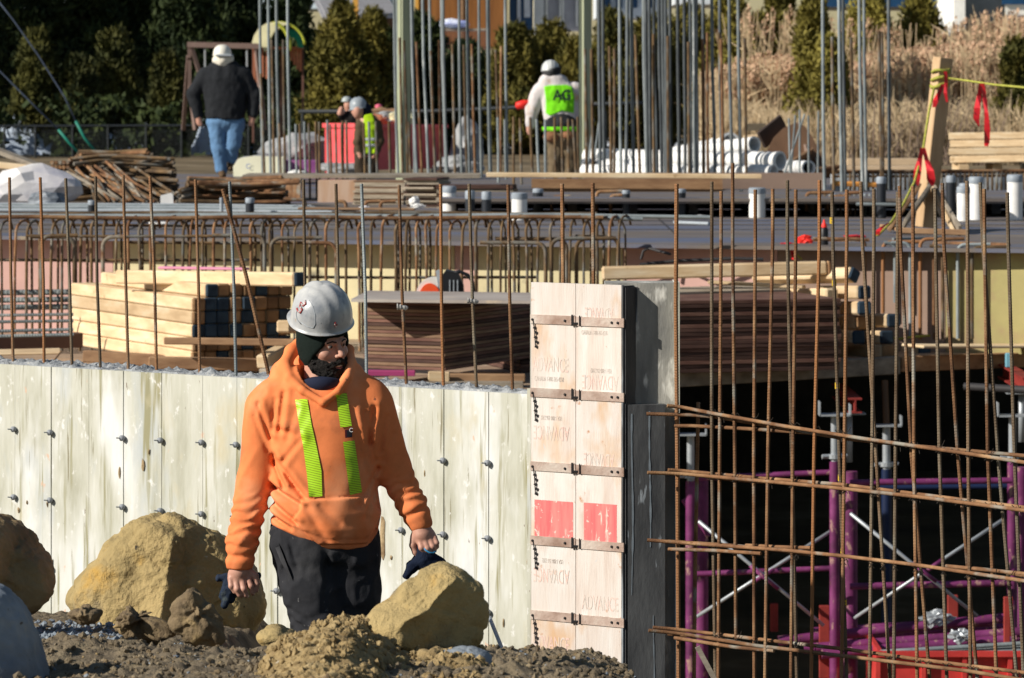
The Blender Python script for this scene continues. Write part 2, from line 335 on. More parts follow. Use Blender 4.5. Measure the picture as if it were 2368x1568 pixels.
# decks
def deckpoly(name, pts, z0, z1, m):
    n = len(pts); vs = [(p[0], p[1], z1) for p in pts]+[(p[0], p[1], z0) for p in pts]
    mb = MB().add(vs, [tuple(range(n)), tuple(range(2*n-1, n-1, -1))]+[(i, i+n, (i+1) % n+n, (i+1) % n) for i in range(n)])
    return struct(name, mb, m)
deckpoly('lower_deck', [(-9, 28.85), (0.3, 28.85), (0.4, 30.1), (1.26, 31.2), (4.10, 32.84), (9, 35.0), (9, 35.9), (-9, 35.9)], 0.475, 0.5, PLY['lower'])
def dY(x): return 35.5-2.95*x/2368                  # the deck front runs slightly toward us at the right
def dP(x): return ((x-CX)*dY(x)/F, dY(x))
deckpoly('upper_deck', [(-10, dP(-1600)[1]+1.5), dP(-1500), dP(3300), (10, dP(3300)[1]), (10, 60.3), (-10, 60.3)], 1.30, 1.33, PLY['deck'])
def seams(name, z, ys, xs, x0, x1, y0, y1, m):     # butt joints between deck sheets
    mb = MB()
    for y in ys: mb.box(((x0+x1)/2, y, z+0.001), (x1-x0, 0.012, 0.004))
    for x in xs: mb.box((x, (y0+y1)/2, z+0.0035), (0.010, y1-y0, 0.004))
    return tag(mb.build(name, m), kind='structure')
seams('deck_joints', 1.332, [36.8, 38.0, 39.2], [-8.2, -5.8, -3.4, -1.0, 1.4, 3.8, 6.2, 8.6], -10, 10, 35.2, 40, DARKM)
# upright formwork faces below the upper deck
segs = [(-900, 60, 'pink'), (60, 262, 'pink'), (262, 420, 'cream'), (420, 1052, 'cream'), (1052, 1106, 'pink'), (1106, 1442, 'cream'), (1442, 1800, 'pink'), (1800, 2188, 'brown'), (2188, 2700, 'olive'), (2700, 3400, 'brown')]
for i, (a, b, k) in enumerate(segs):
    pa = Vector((*dP(a), 0)); pb = Vector((*dP(b), 0)); dd = (pb-pa).normalized(); cc = (pa+pb)/2; mb = MB().box((cc.x, cc.y+0.03, 0.9), ((pb-pa).length-0.006, 0.02, 0.80), Matrix(((dd.x, -dd.y, 0), (dd.y, dd.x, 0), (0, 0, 1))))
    tag(mb.build('form_board', PLY[k]), {'pink': 'reddish plywood form board standing below the deck edge', 'cream': 'cream coloured plywood form board standing below the deck edge', 'brown': 'dull brown plywood form board standing below the deck edge', 'olive': 'olive yellow plywood form board below the deck edge at right'}[k] + ['', ', far left', '', ', behind the beam cage', ' , narrow strip', ', behind the tall form', ', right of the beam cage', ', under the raised stake', '', ', far right'][i].replace(' ,', ','), 'form board', 'form boards below the deck edge')
mb = MB().box((0, 52, -0.6), (24, 0.3, 3.8)); struct('basement_wall', mb, MUD)
mb = MB().box((-9.6, 43, -0.6), (0.3, 17, 3.8)); struct('basement_side', mb, MUD)
# raised platform at the back of the deck
def beam_thing(name, a, b, w_, h_, m, label, cat, group=None, bev=0.004, up=(0, 0, 1)):
    return tag(MB().beam(a, b, w_, h_, up, bev=bev).build(name, m), label, cat, group)
mb = MB().box((3.9, 41.5, 1.50), (9.2, 2.6, 0.03)); mb.box((3.9, 42.7, 1.42), (9.2, 0.05, 0.16)); mb.box((3.9, 40.24, 1.475), (9.2, 0.05, 0.02))
for x in np.arange(-0.6, 8.6, 0.6): mb.box((x, 41.9, 1.41), (0.09, 1.5, 0.15))
struct('raised_platform', mb, PLY['deck'])
mb = MB().box(((1350+1905)/2*0.00458-5.42+0.0, 44.0, 1.60), (2.54, 0.10, 0.17)); platw = mb
struct('platform_kerb', mb, PLY['brown'])
mb = MB().box((P(1450, 0, 43.5).x, 43.5, 1.56), (2.0, 0.06, 0.15)); struct('platform_riser', mb, WOODO)
beam_thing('pale_plank', P(1125, 404, 43.2), P(1760, 408, 43.2), 0.30, 0.045, TIMB, 'pale plank laid along the raised platform in front of the white pipes', 'plank')
# ================================================================ the near wall
WA = np.array([(0-CX)*18.69/F, 18.69]); WB = np.array([(1228-CX)*16.85/F, 16.85]); WD = (WB-WA)/np.linalg.norm(WB-WA); WN = np.array([WD[1], -WD[0]])
if WN[1] > 0: WN = -WN
def wallY(x):                                        # distance of the wall face along image column x
    k = (x-CX)/F; t = (k*WA[1]-WA[0])/(WD[0]-k*WD[1]); return WA[1]+t*WD[1]
def wp(x, z, out=0.0):
    Y = wallY(x); return Vector(((x-CX)*Y/F+WN[0]*out, Y+WN[1]*out, z))
WALLTOP = 1.35
wall = thing('concrete_wall', wp(560, -0.8), 'long pale board marked concrete wall behind the worker, studded with ties', 'wall')
sx = [-620, -530, -440, -352, -222, -137, -52, 34, 118, 205, 285, 373, 468, 548, 642, 738, 834, 930, 1027, 1130, 1226]
mb = MB(); Wz = Matrix(((WD[0], -WN[0], 0), (WD[1], -WN[1], 0), (0, 0, 1)))
for i in range(len(sx)-1):
    a = wp(sx[i], 0); b = wp(sx[i+1], 0); L_ = (b-a).length; rec = random.uniform(-0.003, 0.003); c = (a+b)/2
    c = Vector((c.x-WN[0]*(0.02-rec), c.y-WN[1]*(0.02-rec), (WALLTOP-0.8)/2)); mb.box(c, (L_-0.004, 0.04, WALLTOP+0.8), Wz)
mb.build('board_marked_face', WALLC, wall)
a = wp(-620, 0); b = wp(1226, 0); c = (a+b)/2; mb = MB().box((c.x-WN[0]*0.155, c.y-WN[1]*0.155, (WALLTOP-0.81)/2-0.003), ((b-a).length, 0.23, WALLTOP+0.80), Wz); mb.build('core', CONCG, wall)
# rough top
L_ = (b-a).length; us = np.arange(0, L_, 0.011); vs_ = np.arange(0.004, 0.262, 0.013); U, V_ = np.meshgrid(us, vs_, indexing='ij')
pz = fbm(np.stack([U*9, V_*9, U*0], -1), 4, 4)*0.012+np.clip(fbm(np.stack([U*40, V_*40, U*0], -1), 7, 2), 0, 2)*0.016+0.002
edge = np.minimum(V_-0.004, 0.262-V_); pz = np.where(edge < 0.012, -0.01, pz)
XX = a.x+WD[0]*U-WN[0]*V_; YY = a.y+WD[1]*U-WN[1]*V_
k_ = U.shape[1]; I_ = (np.arange(U.shape[0]-1)[:, None]*k_+np.arange(k_-1)[None]).ravel()
npmesh('rough_top', np.stack([XX, YY, WALLTOP+pz], -1).reshape(-1, 3), np.stack([I_, I_+k_, I_+k_+1, I_+1], 1), CONCG, wall)
# form ties on the joints
TIE = mat('tie_grey', (0.27, 0.29, 0.32), rough=0.7, scale=60)
tiep = []
for x in [-137, -52, 34, 118, 285, 373, 468, 548, 642, 930, 1027, 1130]:
    for z in (1.06, 0.755, 0.452, 0.15): tiep.append((x, z))
for i, (x, z) in enumerate(tiep):
    p = wp(x+1, z+0.003*math.sin(i*5)); n = Vector((WN[0], WN[1], 0)); mb = MB()
    mb.lathe([(0.0, 0), (0.011, 0.0), (0.012, 0.005), (0.0135, 0.010), (0.0135, 0.017), (0.008, 0.022), (0.0, 0.023)], p, 10, axis=n)
    mb.tube([p+n*0.02, p+n*0.034+Vector((-0.010, 0, 0.002))], 0.0028, 6); mb.build('form_tie', TIE, wall, smooth=True, sharp=50)
# break-outs where the boards tore away
BREAK = mat('torn_concrete', [(0.3, (0.16, 0.10, 0.055)), (0.7, (0.50, 0.38, 0.22))], 14, rough=0.95, bump=0.8)
for (x, y, w_, h_) in [(331, 1076, 5, 20), (277, 1093, 4, 16), (886, 1240, 9, 60), (872, 1170, 7, 22), (63, 1070+92, 3, 6), (44, 1180, 4, 9), (110, 1165, 3, 8), (1222, 1300, 5, 10), (906, 1290, 4, 7), (120, 1300, 4, 9), (345, 1005+40, 3, 9), (600, 1405, 5, 12), (1165, 1440, 3, 12), (983, 1095, 3, 10)]:
    Y = wallY(x); z = CZ-(y-HY)*Y/F; s = Y/F; p = wp(x, z); mb = MB(); n = 9
    ring = [(math.cos(2*math.pi*k/n)*w_*s*random.uniform(.6, 1.1), math.sin(2*math.pi*k/n)*h_*s*random.uniform(.6, 1.1)) for k in range(n)]
    f = [Vector((p.x+WD[0]*u+WN[0]*0.003, p.y+WD[1]*u+WN[1]*0.003, p.z+v)) for u, v in ring]; cc = Vector((p.x+WN[0]*0.008, p.y+WN[1]*0.008, p.z))
    mb.add(f+[cc], [(k, (k+1) % n, n) for k in range(n)]); mb.build('torn_patch', BREAK, wall)
# ================================================================ tall column form with pale panels
def cY(x): return 16.76+(x-1228)*(16.50-16.76)/(1440-1228)
def cp(x, z, out=0.0):
    Y = cY(x); return Vector(((x-CX)*Y/F, Y-out, z))
form = thing('column_form', cp(1334, -0.6), 'tall column form of pale panels with two red squares and rusty straps', 'formwork')
CT = 1.812
def cbox(xa, xb, z0, z1, out, th, m, name, par=form, bev=0.0):
    a = cp(xa, 0, out); b = cp(xb, 0, out); d = (b-a); L_ = d.length; d.normalize(); n = Vector((d.y, -d.x, 0)); c = (a+b)/2-n*th/2
    return MB().box((c.x, c.y, (z0+z1)/2), (L_, th, z1-z0), Matrix(((d.x, -n.x, 0), (d.y, -n.y, 0), (0, 0, 1))), bev=bev).build(name, m, par)
strz = [1.663, 1.367, 1.070, 0.771, 0.470, 0.17]
RED = mat('red_paint', [(0.3, (0.76, 0.27, 0.24)), (0.7, (0.72, 0.12, 0.13))], 6, stretch=(5, 5, .5), rough=0.65, detail=9, spots=[((0.80, 0.62, 0.54), 12, 0.58, 0.08, (3, 3, .5)), ((0.80, 0.66, 0.58), 30, 0.62, 0.06, (1, 1, 1))])
WORN = [((0.63, 0.55, 0.49), 12, 0.44, 0.12, (2, 2, .7))]; INKR = mat('faded_red_ink', (0.71, 0.50, 0.44), rough=0.7, spots=WORN); INKG = mat('faded_grey_ink', (0.54, 0.47, 0.42), rough=0.7, spots=WORN)
def text(s, name, m, size, M4, par, sxy=1.0, ext=0.0008, bold=0.0):
    cu = bpy.data.curves.new('t', 'FONT'); cu.body = s; cu.size = size; cu.align_x = 'CENTER'; cu.align_y = 'CENTER'; cu.extrude = ext; cu.offset = bold
    to = bpy.data.objects.new('t', cu); COL.objects.link(to); dg = bpy.context.evaluated_depsgraph_get(); me = bpy.data.meshes.new_from_object(to.evaluated_get(dg))
    bpy.data.objects.remove(to); me.materials.clear(); me.materials.append(m); o = bpy.data.objects.new(name, me); COL.objects.link(o)
    for v in me.vertices: v.co.x *= sxy
    me.transform(M4); o.parent = par; me.transform(Matrix.Translation(-wloc(par))); return o
def facemat(x, z, out, flip=False):
    a = cp(1228, 0); b = cp(1440, 0); d = (b-a).normalized(); n = Vector((d.y, -d.x, 0))
    if n.y > 0: n = -n
    X = -d if flip else d; Z = Vector((0, 0, -1)) if flip else Vector((0, 0, 1)); p = cp(x, z)+n*out
    return Matrix(((X.x, Z.x, n.x, p.x), (X.y, Z.y, n.y, p.y), (X.z, Z.z, n.z, p.z), (0, 0, 0, 1)))
for (xa, xb) in ((1228, 1331), (1331.8, 1437)):
    zs = [CT]+strz+[-0.6]
    for j in range(len(zs)-1): cbox(xa+0.3, xb-0.3, zs[j+1]+0.002, zs[j]-0.002, 0.0, 0.02, PANEL, 'panel')
for z in strz:
    cbox(1226, 1330, z-0.019, z+0.017, 0.0065, 0.006, STRAP, 'steel_strap'); cbox(1332, 1442, z-0.021, z+0.015, 0.0065, 0.006, STRAP, 'steel_strap')
    mb = MB()
    for x, w_ in ((1231, 5), (1306, 5), (1414, 5), (1428, 4)):
        p = cp(x, z-0.003, 0.008); MB().lathe([(0, 0), (0.0055, 0), (0.0055, 0.004), (0, 0.006)], p, 8, axis=(0, -1, 0)).build('bolt', DARKM, form)
    mb.box(cp(1323, z, 0.010), (0.008, 0.006, 0.045)); mb.box(cp(1340, z, 0.010), (0.005, 0.006, 0.040)); mb.box(cp(1331, z-0.012, 0.0105), (0.034, 0.007, 0.008))
    mb.build('strap_catch', DARKM, form)
    mb = MB()
    for k in range(5): mb.box(cp(1236+(k % 2)*2.5+k*0.9, z-0.036-k*0.019, 0.006), (0.011, 0.006, 0.010), Matrix.Rotation(R(25), 3, 'Y'))
    mb.tube([cp(1232, z, .008), cp(1236, z-0.04, .008), cp(1238, z-0.11, .008)], 0.0025, 5); mb.build('strap_chain', DARKM, form)
cbox(1437, 1440.5, -0.6, CT-0.005, 0.001, 0.14, EDGED, 'form_edge'); cbox(1440.8, 1447, -0.6, CT-0.012, -0.01, 0.12, EDGED, 'form_edge')
cbox(1219, 1227.6, -0.6, 1.38, -0.004, 0.05, WALLC, 'side_board')
cbox(1226, 1440, -0.6, CT-0.03, -0.0235, 0.10, CONCS, 'cast_core')
for xa, xb in ((1236, 1325), (1350, 1426)):
    z1 = CZ-((1155 if xa < 1300 else 1162)-HY)*cY(xa)/F; z0 = CZ-((1247 if xa < 1300 else 1256)-HY)*cY(xa)/F
    cbox(xa, xb, z0, z1, 0.0012, 0.001, RED, 'red_square')
def lett(x, y, s, m, h, flip=False, sxy=0.62):
    z = CZ-(y-HY)*cY(x)/F; text(s, 'lettering', m, h, facemat(x, z, 0.0007, flip), form, sxy, ext=0.0004)
lett(1273, 845, 'ADVANCE', INKR, 0.082, sxy=0.46); lett(1270, 877, 'CANADA 1-800-265-4550', INKG, 0.026, sxy=0.50)
lett(1388, 883, 'ADVANCE', INKR, 0.082, True, sxy=0.46); lett(1390, 857, 'USA 1-800-356-2202', INKG, 0.026, True, sxy=0.46)
lett(1375, 770, 'CANADA 1-800-265-4550', INKG, 0.026, sxy=0.44)
lett(1275, 966, 'USA 1-800-356-2202', INKG, 0.026, True, sxy=0.46); lett(1275, 1000, 'ADVANCE', INKR, 0.082, True, sxy=0.46)
lett(1385, 1062, 'ADVANCE', INKR, 0.075, True, sxy=0.42)
lett(1278, 1297, 'USA 1-800-356-2202', INKG, 0.026, True, sxy=0.46); lett(1275, 1330, 'ADVANCE', INKR, 0.082, True, sxy=0.46)
lett(1388, 1397, 'ADVANCE', INKR, 0.082, sxy=0.46); lett(1390, 1430, '1-800-265-4550', INKG, 0.026, sxy=0.46)
lett(1275, 1490, 'ADVANCE', INKR, 0.082, sxy=0.46); lett(1390, 1518, 'USA 1-800-356-2202', INKG, 0.024, True, sxy=0.46)
lett(1385, 724, 'ADVANCE', INKR, 0.07, True, sxy=0.42)
# poured pier behind it and lower wall stub
pier = thing('concrete_pier', cp(1500, -0.6, -0.2), 'grey concrete pier standing just right of the pale column form', 'pier')
def pbox(xa, xb, z0, z1, Y, th, m, name):
    a = P(xa, 0, Y); b = P(xb, 0, Y); return MB().box(((a.x+b.x)/2, Y+th/2, (z0+z1)/2), (b.x-a.x, th, z1-z0)).build(name, m, pier)
PY = 16.56
SHADEC = mat('shaded_concrete', [(0.3, (0.03, 0.032, 0.036)), (0.7, (0.085, 0.09, 0.095))], 5, stretch=(2, 2, .6), rough=.95, bump=.25, bscale=30, spots=[((.24, .27, .30), 9, .66, .05, (2.5, 2.5, .5))])  # near-black base colour carries the shade on the lower step
pbox(1400, 1560, -0.6, CZ-455*PY/F, PY, 0.22, CONCS, 'pier_body')
pbox(1471, 1474, 1.66, 1.80, PY-0.004, 0.006, EDGED, 'joint')
pbox(1561, 1572, -0.6, CZ-455*PY/F+0.004, PY-0.03, 0.27, WALLC, 'edge_board')
pbox(1452, 1538, -0.6, 1.335, PY-0.07, 0.068, SHADEC, 'lower_step')
STAIN = mat('pale_drip', (0.16, 0.19, 0.22), rough=0.9, scale=30)
for x, z0, z1 in ((1462, 0.55, 1.30), (1503, 0.75, 1.31), (1512, -0.1, .5)):
    mb = MB(); pts = []; z = z1
    while z > z0: pts.append((z, random.uniform(0.001, 0.0045))); z -= 0.03
    vs = []
    for z, w_ in pts: c = P(x+1.5*math.sin(z*9), 0, PY-0.072); vs += [(c.x-w_, c.y, z), (c.x+w_, c.y, z)]
    mb.add(vs, [(2*k, 2*k+1, 2*k+3, 2*k+2) for k in range(len(pts)-1)]); mb.build('lime_drip', STAIN, pier)
# ================================================================ reinforcing bars
def bar(name, pts, r, m, label, cat='rebar', group=None, n=7, wob=0.0):
    pts = [Vector(p) for p in pts]
    if wob:
        q = []
        for i in range(len(pts)-1):
            L_ = (pts[i+1]-pts[i]).length; k = max(1, int(L_/0.25))
            for j in range(k): q.append(pts[i].lerp(pts[i+1], j/k)+(Vector((random.uniform(-wob, wob), 0, 0)) if (i or j) else Vector((0, 0, 0))))
        q.append(pts[-1]); pts = q
    return tag(MB().tube(pts, r, n).build(name, m, smooth=True, sharp=60), label, cat, group)
def bar_ribbed(name, pts, r, m, label, cat='rebar', group=None, pitch=0.011):
    # main bar with its raised ribs modelled as small radius changes
    pts = [Vector(p) for p in pts]; P2 = []; rs = []; acc = 0
    for i in range(len(pts)-1):
        L_ = (pts[i+1]-pts[i]).length; k = max(2, int(L_/pitch*2))
        for j in range(k): P2.append(pts[i].lerp(pts[i+1], j/k)); rs.append(r*(1.10 if (acc % 2) else 0.93)); acc += 1
    P2.append(pts[-1]); rs.append(r)
    return tag(MB().tube(P2, rs, 7).build(name, m, smooth=False), label, cat, group)
ordn = ['first', 'second', 'third', 'fourth', 'fifth', 'sixth', 'seventh', 'eighth', 'ninth', 'tenth', 'eleventh', 'twelfth', 'thirteenth', 'fourteenth', 'fifteenth', 'sixteenth', 'seventeenth', 'eighteenth', 'nineteenth', 'twentieth', 'twenty-first', 'twenty-second']
# starters on the near wall
wb = [(-62, 412, -55, 835, 0), (22, 410, 31, 846, 0), (93, 410, 102, 856, 0), (152, 412, 167, 868, 0), (221, 408, 233, 864, 0), (285, 405, 297, 864, 0), (347, 408, 362, 870, 1), (452, 415, 462, 884, 0), (531, 420, 546, 888, 2), (702, 415, 704, 895, 0), (777, 425, 790, 898, 0), (836, 425, 848, 900, 2), (923, 428, 941, 908, 1), (1019, 426, 1026, 912, 0), (1085, 425, 1103, 916, 0), (1175, 427, 1186, 918, 1)]
for i, (x0, y0, x1, y1, k) in enumerate(wb):
    Yb = wallY(x1)+0.09; Yt = Yb+random.uniform(-0.02, 0.02); a = P(x0, y0, Yt); b = P(x1, y1, Yb); b = b+(b-a).normalized()*0.05; mid = a.lerp(b, 0.5)+Vector((random.uniform(-.006, .006), 0, 0))
    lab = ['thin rusty vertical rebar rising from the pale wall', 'orange rusty vertical rebar rising from the pale wall', 'cement splashed vertical rebar rising from the pale wall'][k]
    bar_ribbed('wall_rebar', [a, mid, b], 0.0069, [STEELB, RUST, BLUEB][k], lab+', %s from the left end' % ordn[max(0, i-1)] if i else lab+', beyond the left edge', 'rebar', 'rebars rising from the concrete wall')
bar_ribbed('wall_rebar', [P(515, 437, 17.9), P(570, 640, 17.85), P(623, 872, 17.8)], 0.0085, RUST, 'rusty rebar leaning sharply over the wall left of the worker', 'rebar', 'rebars rising from the concrete wall')
for x0, y0, x1 in ((1300, 425, 1303), (1371, 423, 1373)):
    bar_ribbed('column_rebar', [P(x0, y0, 16.85), P(x1, 668, 16.85)], 0.008, RUST, 'rusty rebar rising out of the pale column form, ' + ('left one' if x0 < 1350 else 'right one'), 'rebar', 'rebars in the column form')
# spacer wheels clipped on two of the bars
SPC = mat('spacer_grey', (0.42, 0.41, 0.39), rough=0.6)
for x, y in ((929, 711), (1092, 697)):
    Y = 16.99; c = P(x, y, Y-0.012); mb = MB()
    mb.tube([c+Vector((-0.014, 0, 0.003)), c+Vector((0.02, 0, -0.002))], 0.0085, 8)
    mb.lathe([(0.003, 0), (0.013, 0), (0.013, 0.005), (0.003, 0.005)], c+Vector((-0.020, 0, 0.003)), 10, axis=(1, 0, 0)); mb.lathe([(0.003, 0), (0.012, 0), (0.012, 0.005), (0.003, 0.005)], c+Vector((-0.008, 0, 0.002)), 10, axis=(1, 0, 0))
    mb.lathe([(0.012, 0), (0.004, 0.014), (0.0, 0.014)], c+Vector((0.012, 0, -0.001)), 10, axis=(1, 0, 0))
    tag(mb.build('bar_spacer', SPC), 'small grey plastic spacer clipped on a wall rebar, ' + ('left one' if x < 1000 else 'right one'), 'spacer', 'spacers on the wall rebars')
# the open wall mesh at right
def mY(x): return 16.44-(x-1578)*(1.25/790)
Z3 = lambda z: 1577.8+z/3.0
mv = [(205, 1260, 205, 205, 230, 0), (270, 1325, 270, 260, 250, 1), (350, 1130, 350, 365, 375, 1), (507, 1315, 507, 497, 500, 1), (628, 1310, 628, 595, 575, 1), (730, 1250, 730, 760, 795, 0), (788, 1315, 788, 768, 755, 1),
      (952, 1250, 952, 915, 895, 0), (1040, 1330, 1045, 1090, 1140, 2), (1142, 1315, 1142, 1125, 1105, 0), (1240, 1260, 1250, 1345, 1440, 0), (1330, 1310, 1330, 1318, 1300, 0), (1495, 1330, 1495, 1480, 1468, 0),
      (1508, 1290, 1515, 1590, 1715, 1), (1600, 1290, 1602, 1608, 1630, 1), (1755, 1310, 1758, 1785, 1835, 0), (1805, 1270, 1815, 1912, 2045, 1), (1975, 1255, 1980, 1985, 2000, 0), (2068, 1265, 2085, 2190, 2320, 0), (2095, 1310, 2098, 2120, 2180, 1), (2255, 1335, 2262, 2305, 2368, 0)]
for i, (xt, yt, xa, xb, xc, k) in enumerate(mv):
    D = [(Z3(xt), yt/3.0), (Z3(xa), 560), (Z3(xb), 1050), (Z3(xc), 1560)]; Y = mY(D[1][0])
    pts = [P(D[0][0], D[0][1], Y)] + [P(x, y, Y) for x, y in D[1:]]
    if i == 2: pts[-1] = P(1702, 1478, Y)
    else: d = (pts[-1]-pts[-2]).normalized(); pts.append(pts[-1]+d*0.55)
    bar_ribbed('mesh_rebar', pts, 0.0071, [STEELB, RUST, STEELB][k], ('ribbed brown' if k == 0 else 'rusty' if k == 1 else 'yellow tape marked') + ' vertical rebar of the open wall mesh, %s from the left' % ordn[i], 'rebar', 'vertical rebars of the open wall mesh')
bar_ribbed('mesh_rebar', [P(1565, 425, 16.47), P(1563, 700, 16.47), P(1567, 1100, 16.47), P(1570, 1700, 16.47)], 0.0085, STEELB, 'thick vertical rebar beside the grey pier edge, leftmost of the open wall mesh', 'rebar', 'vertical rebars of the open wall mesh')
bar_ribbed('mesh_rebar', [P(1615, 930, 16.7), P(1608, 1300, 16.7), P(1604, 1700, 16.7)], 0.0078, RUST, 'short rusty vertical rebar starting below the top pair of horizontals', 'rebar', 'vertical rebars of the open wall mesh')
TAPE = mat('yellow_tape', (0.55, 0.36, 0.03), rough=0.6)
for (x, y) in ((1924, 510), (1929, 654), (1936, 892), (1943, 1105), (1949, 1275), (1953, 1394)):
    p = P(x, y, mY(1924)-0.001); tag(MB().tube([p+Vector((0, 0, .012)), p+Vector((0, 0, -.012))], 0.0088, 8).build('tape_band', TAPE), 'yellow tape band round the marked mesh bar, at %s' % {510: 'deck height', 654: 'timber height', 892: 'the deck fascia', 1105: 'the second horizontal', 1275: 'the third horizontal', 1394: 'the red post'}[y], 'tape', 'yellow tape bands')
hz = [([(1543, 938), (1578, 942), (1654, 957), (1811, 985), (2000, 1015), (2211, 1045), (2380, 1071)], 'top pair, upper bar'), ([(1495, 957), (1600, 960), (1654, 964), (1811, 990), (1950, 1014), (2100, 1030), (2380, 1055)], 'top pair, lower bar'),
      ([(1560, 985), (1600, 985), (1700, 990), (1830, 998), (1960, 1008)], 'short bar lapped under the top pair'),
      ([(1497, 1093), (1578, 1096), (1760, 1112), (1950, 1130), (2124, 1149), (2380, 1182)], 'second level, lower bar'), ([(1545, 1087), (1578, 1089), (1760, 1106), (1951, 1121), (2124, 1143), (2380, 1175)], 'second level, upper bar'), ([(1620, 1100), (1700, 1110), (1783, 1116)], 'second level, short lap bar'),
      ([(1497, 1249), (1600, 1257), (1811, 1272), (1951, 1286), (2124, 1307), (2380, 1345)], 'third level, lower bar'), ([(1545, 1252), (1700, 1262), (1811, 1274), (1880, 1283)], 'third level, upper bar'), ([(1725, 1261), (1800, 1265), (1875, 1267)], 'third level, short orange bar'), ([(1546, 1270), (1650, 1273), (1760, 1280)], 'third level, lowest bar'), ([(2188, 1309), (2280, 1318), (2380, 1328)], 'third level, tail bar at right'), ([(2250, 1314), (2320, 1322), (2380, 1334)], 'third level, second tail bar at right'),
      ([(1500, 1458), (1578, 1466), (1740, 1492), (1960, 1518), (2240, 1552), (2380, 1575)], 'bottom level, lower bar'), ([(1510, 1451), (1578, 1457), (1811, 1485), (1961, 1502), (2124, 1525), (2380, 1557)], 'bottom level, upper bar'), ([(1545, 1466), (1650, 1476), (1790, 1501)], 'bottom level, short lap bar'), ([(1560, 1475), (1700, 1497), (1790, 1505)], 'bottom level, lowest short bar')]
for i, (pl, nm) in enumerate(hz):
    off = [-0.022, 0.018, 0.02][i % 3]
    pts = [P(x, y, (mY(x) if x > 1560 else 16.43)+off) for x, y in pl]
    # smooth the run
    q = []
    for j in range(len(pts)-1):
        for t in (0, .5): q.append(pts[j].lerp(pts[j+1], t))
    q.append(pts[-1])
    tag(MB().tube(q, 0.0074, 8).build('cross_rebar', RUST, smooth=True, sharp=60), 'rusty horizontal rebar tied across the open mesh, ' + nm, 'rebar', 'horizontal rebars of the open wall mesh')
# tie wires where bars cross
WIREM = mat('tie_wire', (0.03, 0.022, 0.016), rough=0.7)
lv = [lambda x: 942+(x-1578)*0.163, lambda x: 1094+(x-1578)*0.105, lambda x: 1262+(x-1578)*0.10, lambda x: 1463+(x-1578)*0.126]
for i, (xt, yt, xa, xb, xc, k) in enumerate(mv):
    for j, f in enumerate(lv):
        x = Z3(xb if j < 2 else (xb+xc)/2 if j == 2 else xc*0.8+xb*0.2) if j else Z3(xa*.25+xb*.75)
        y = f(x); 
        if y > 1570: continue
        p = P(x, y, mY(x)-0.004); mb = MB(); s = 0.012
        mb.tube([p+Vector((-s, -.012, s)), p+Vector((0, -.013, 0)), p+Vector((s, -.012, -s))], 0.0018, 5); mb.tube([p+Vector((-s, -.012, -s)), p+Vector((0, -.0135, 0)), p+Vector((s, -.012, s)), p+Vector((s*random.uniform(1, 2), -.02, s*random.uniform(-3, 3)))], 0.0016, 5)
        tag(mb.build('tie_wire', WIREM), 'dark twisted tie wire knotted where two mesh bars cross', 'tie wire', 'tie wires of the open mesh')
# footing under the mesh
mb = MB().box((1.35, 15.95, -0.55), (1.9, 0.35, 0.9), Matrix.Rotation(R(-34), 3, 'Z')); tag(mb.build('footing', CONCG), kind='structure')
# ================================================================ beam cage in front of the upper deck
LB = thing; cg = 'stirrups of the beam cage'
def zrow(y, Y): return CZ-(y-HY)*Y/F
YF, YB = 32.6, 33.2; ztop = 1.545
for i, (Y, y) in enumerate(((YF, 503), (YF+0.22, 500), (YF+0.4, 498), (YB, 494))):
    x1 = [1395, 1486, 1645, 1380][i]; x0 = -420; pts = []
    for k in range(12): t = k/11; x = x0+(x1-x0)*t; pts.append(P(x, y+2*math.sin(k*1.7+i)+(22 if i == 1 else 12 if i == 2 else 2)*max(0, t-0.75), Y))
    bar('long_rebar', pts, 0.0165, [RUST, BLUEB, BLUEB, RUSTD][i], 'long horizontal %s rebar along the top of the beam cage, %s' % (['rusty', 'grey', 'bright grey', 'dark'][i], ['front', 'second', 'third', 'back'][i]), 'rebar', 'long bars of the beam cage')
for i, (Y, y, xa, xb) in enumerate(((YF-0.03, 545, 60, 520), (YF+0.3, 560, 300, 700), (33.3, 520, 170, 690), (33.2, 600, -300, 620), (33.1, 640, 560, 1240))):
    bar('long_rebar', [P(xa, y, Y), P((xa+xb)/2, y+2, Y), P(xb, y+1, Y)], 0.012, RUSTD, 'dark horizontal rebar inside the beam cage, %s' % ['upper left', 'upper middle', 'high at back', 'low at left', 'low at right'][i], 'rebar', 'long bars of the beam cage')
rs = random.Random(3); x = -300; n = 0
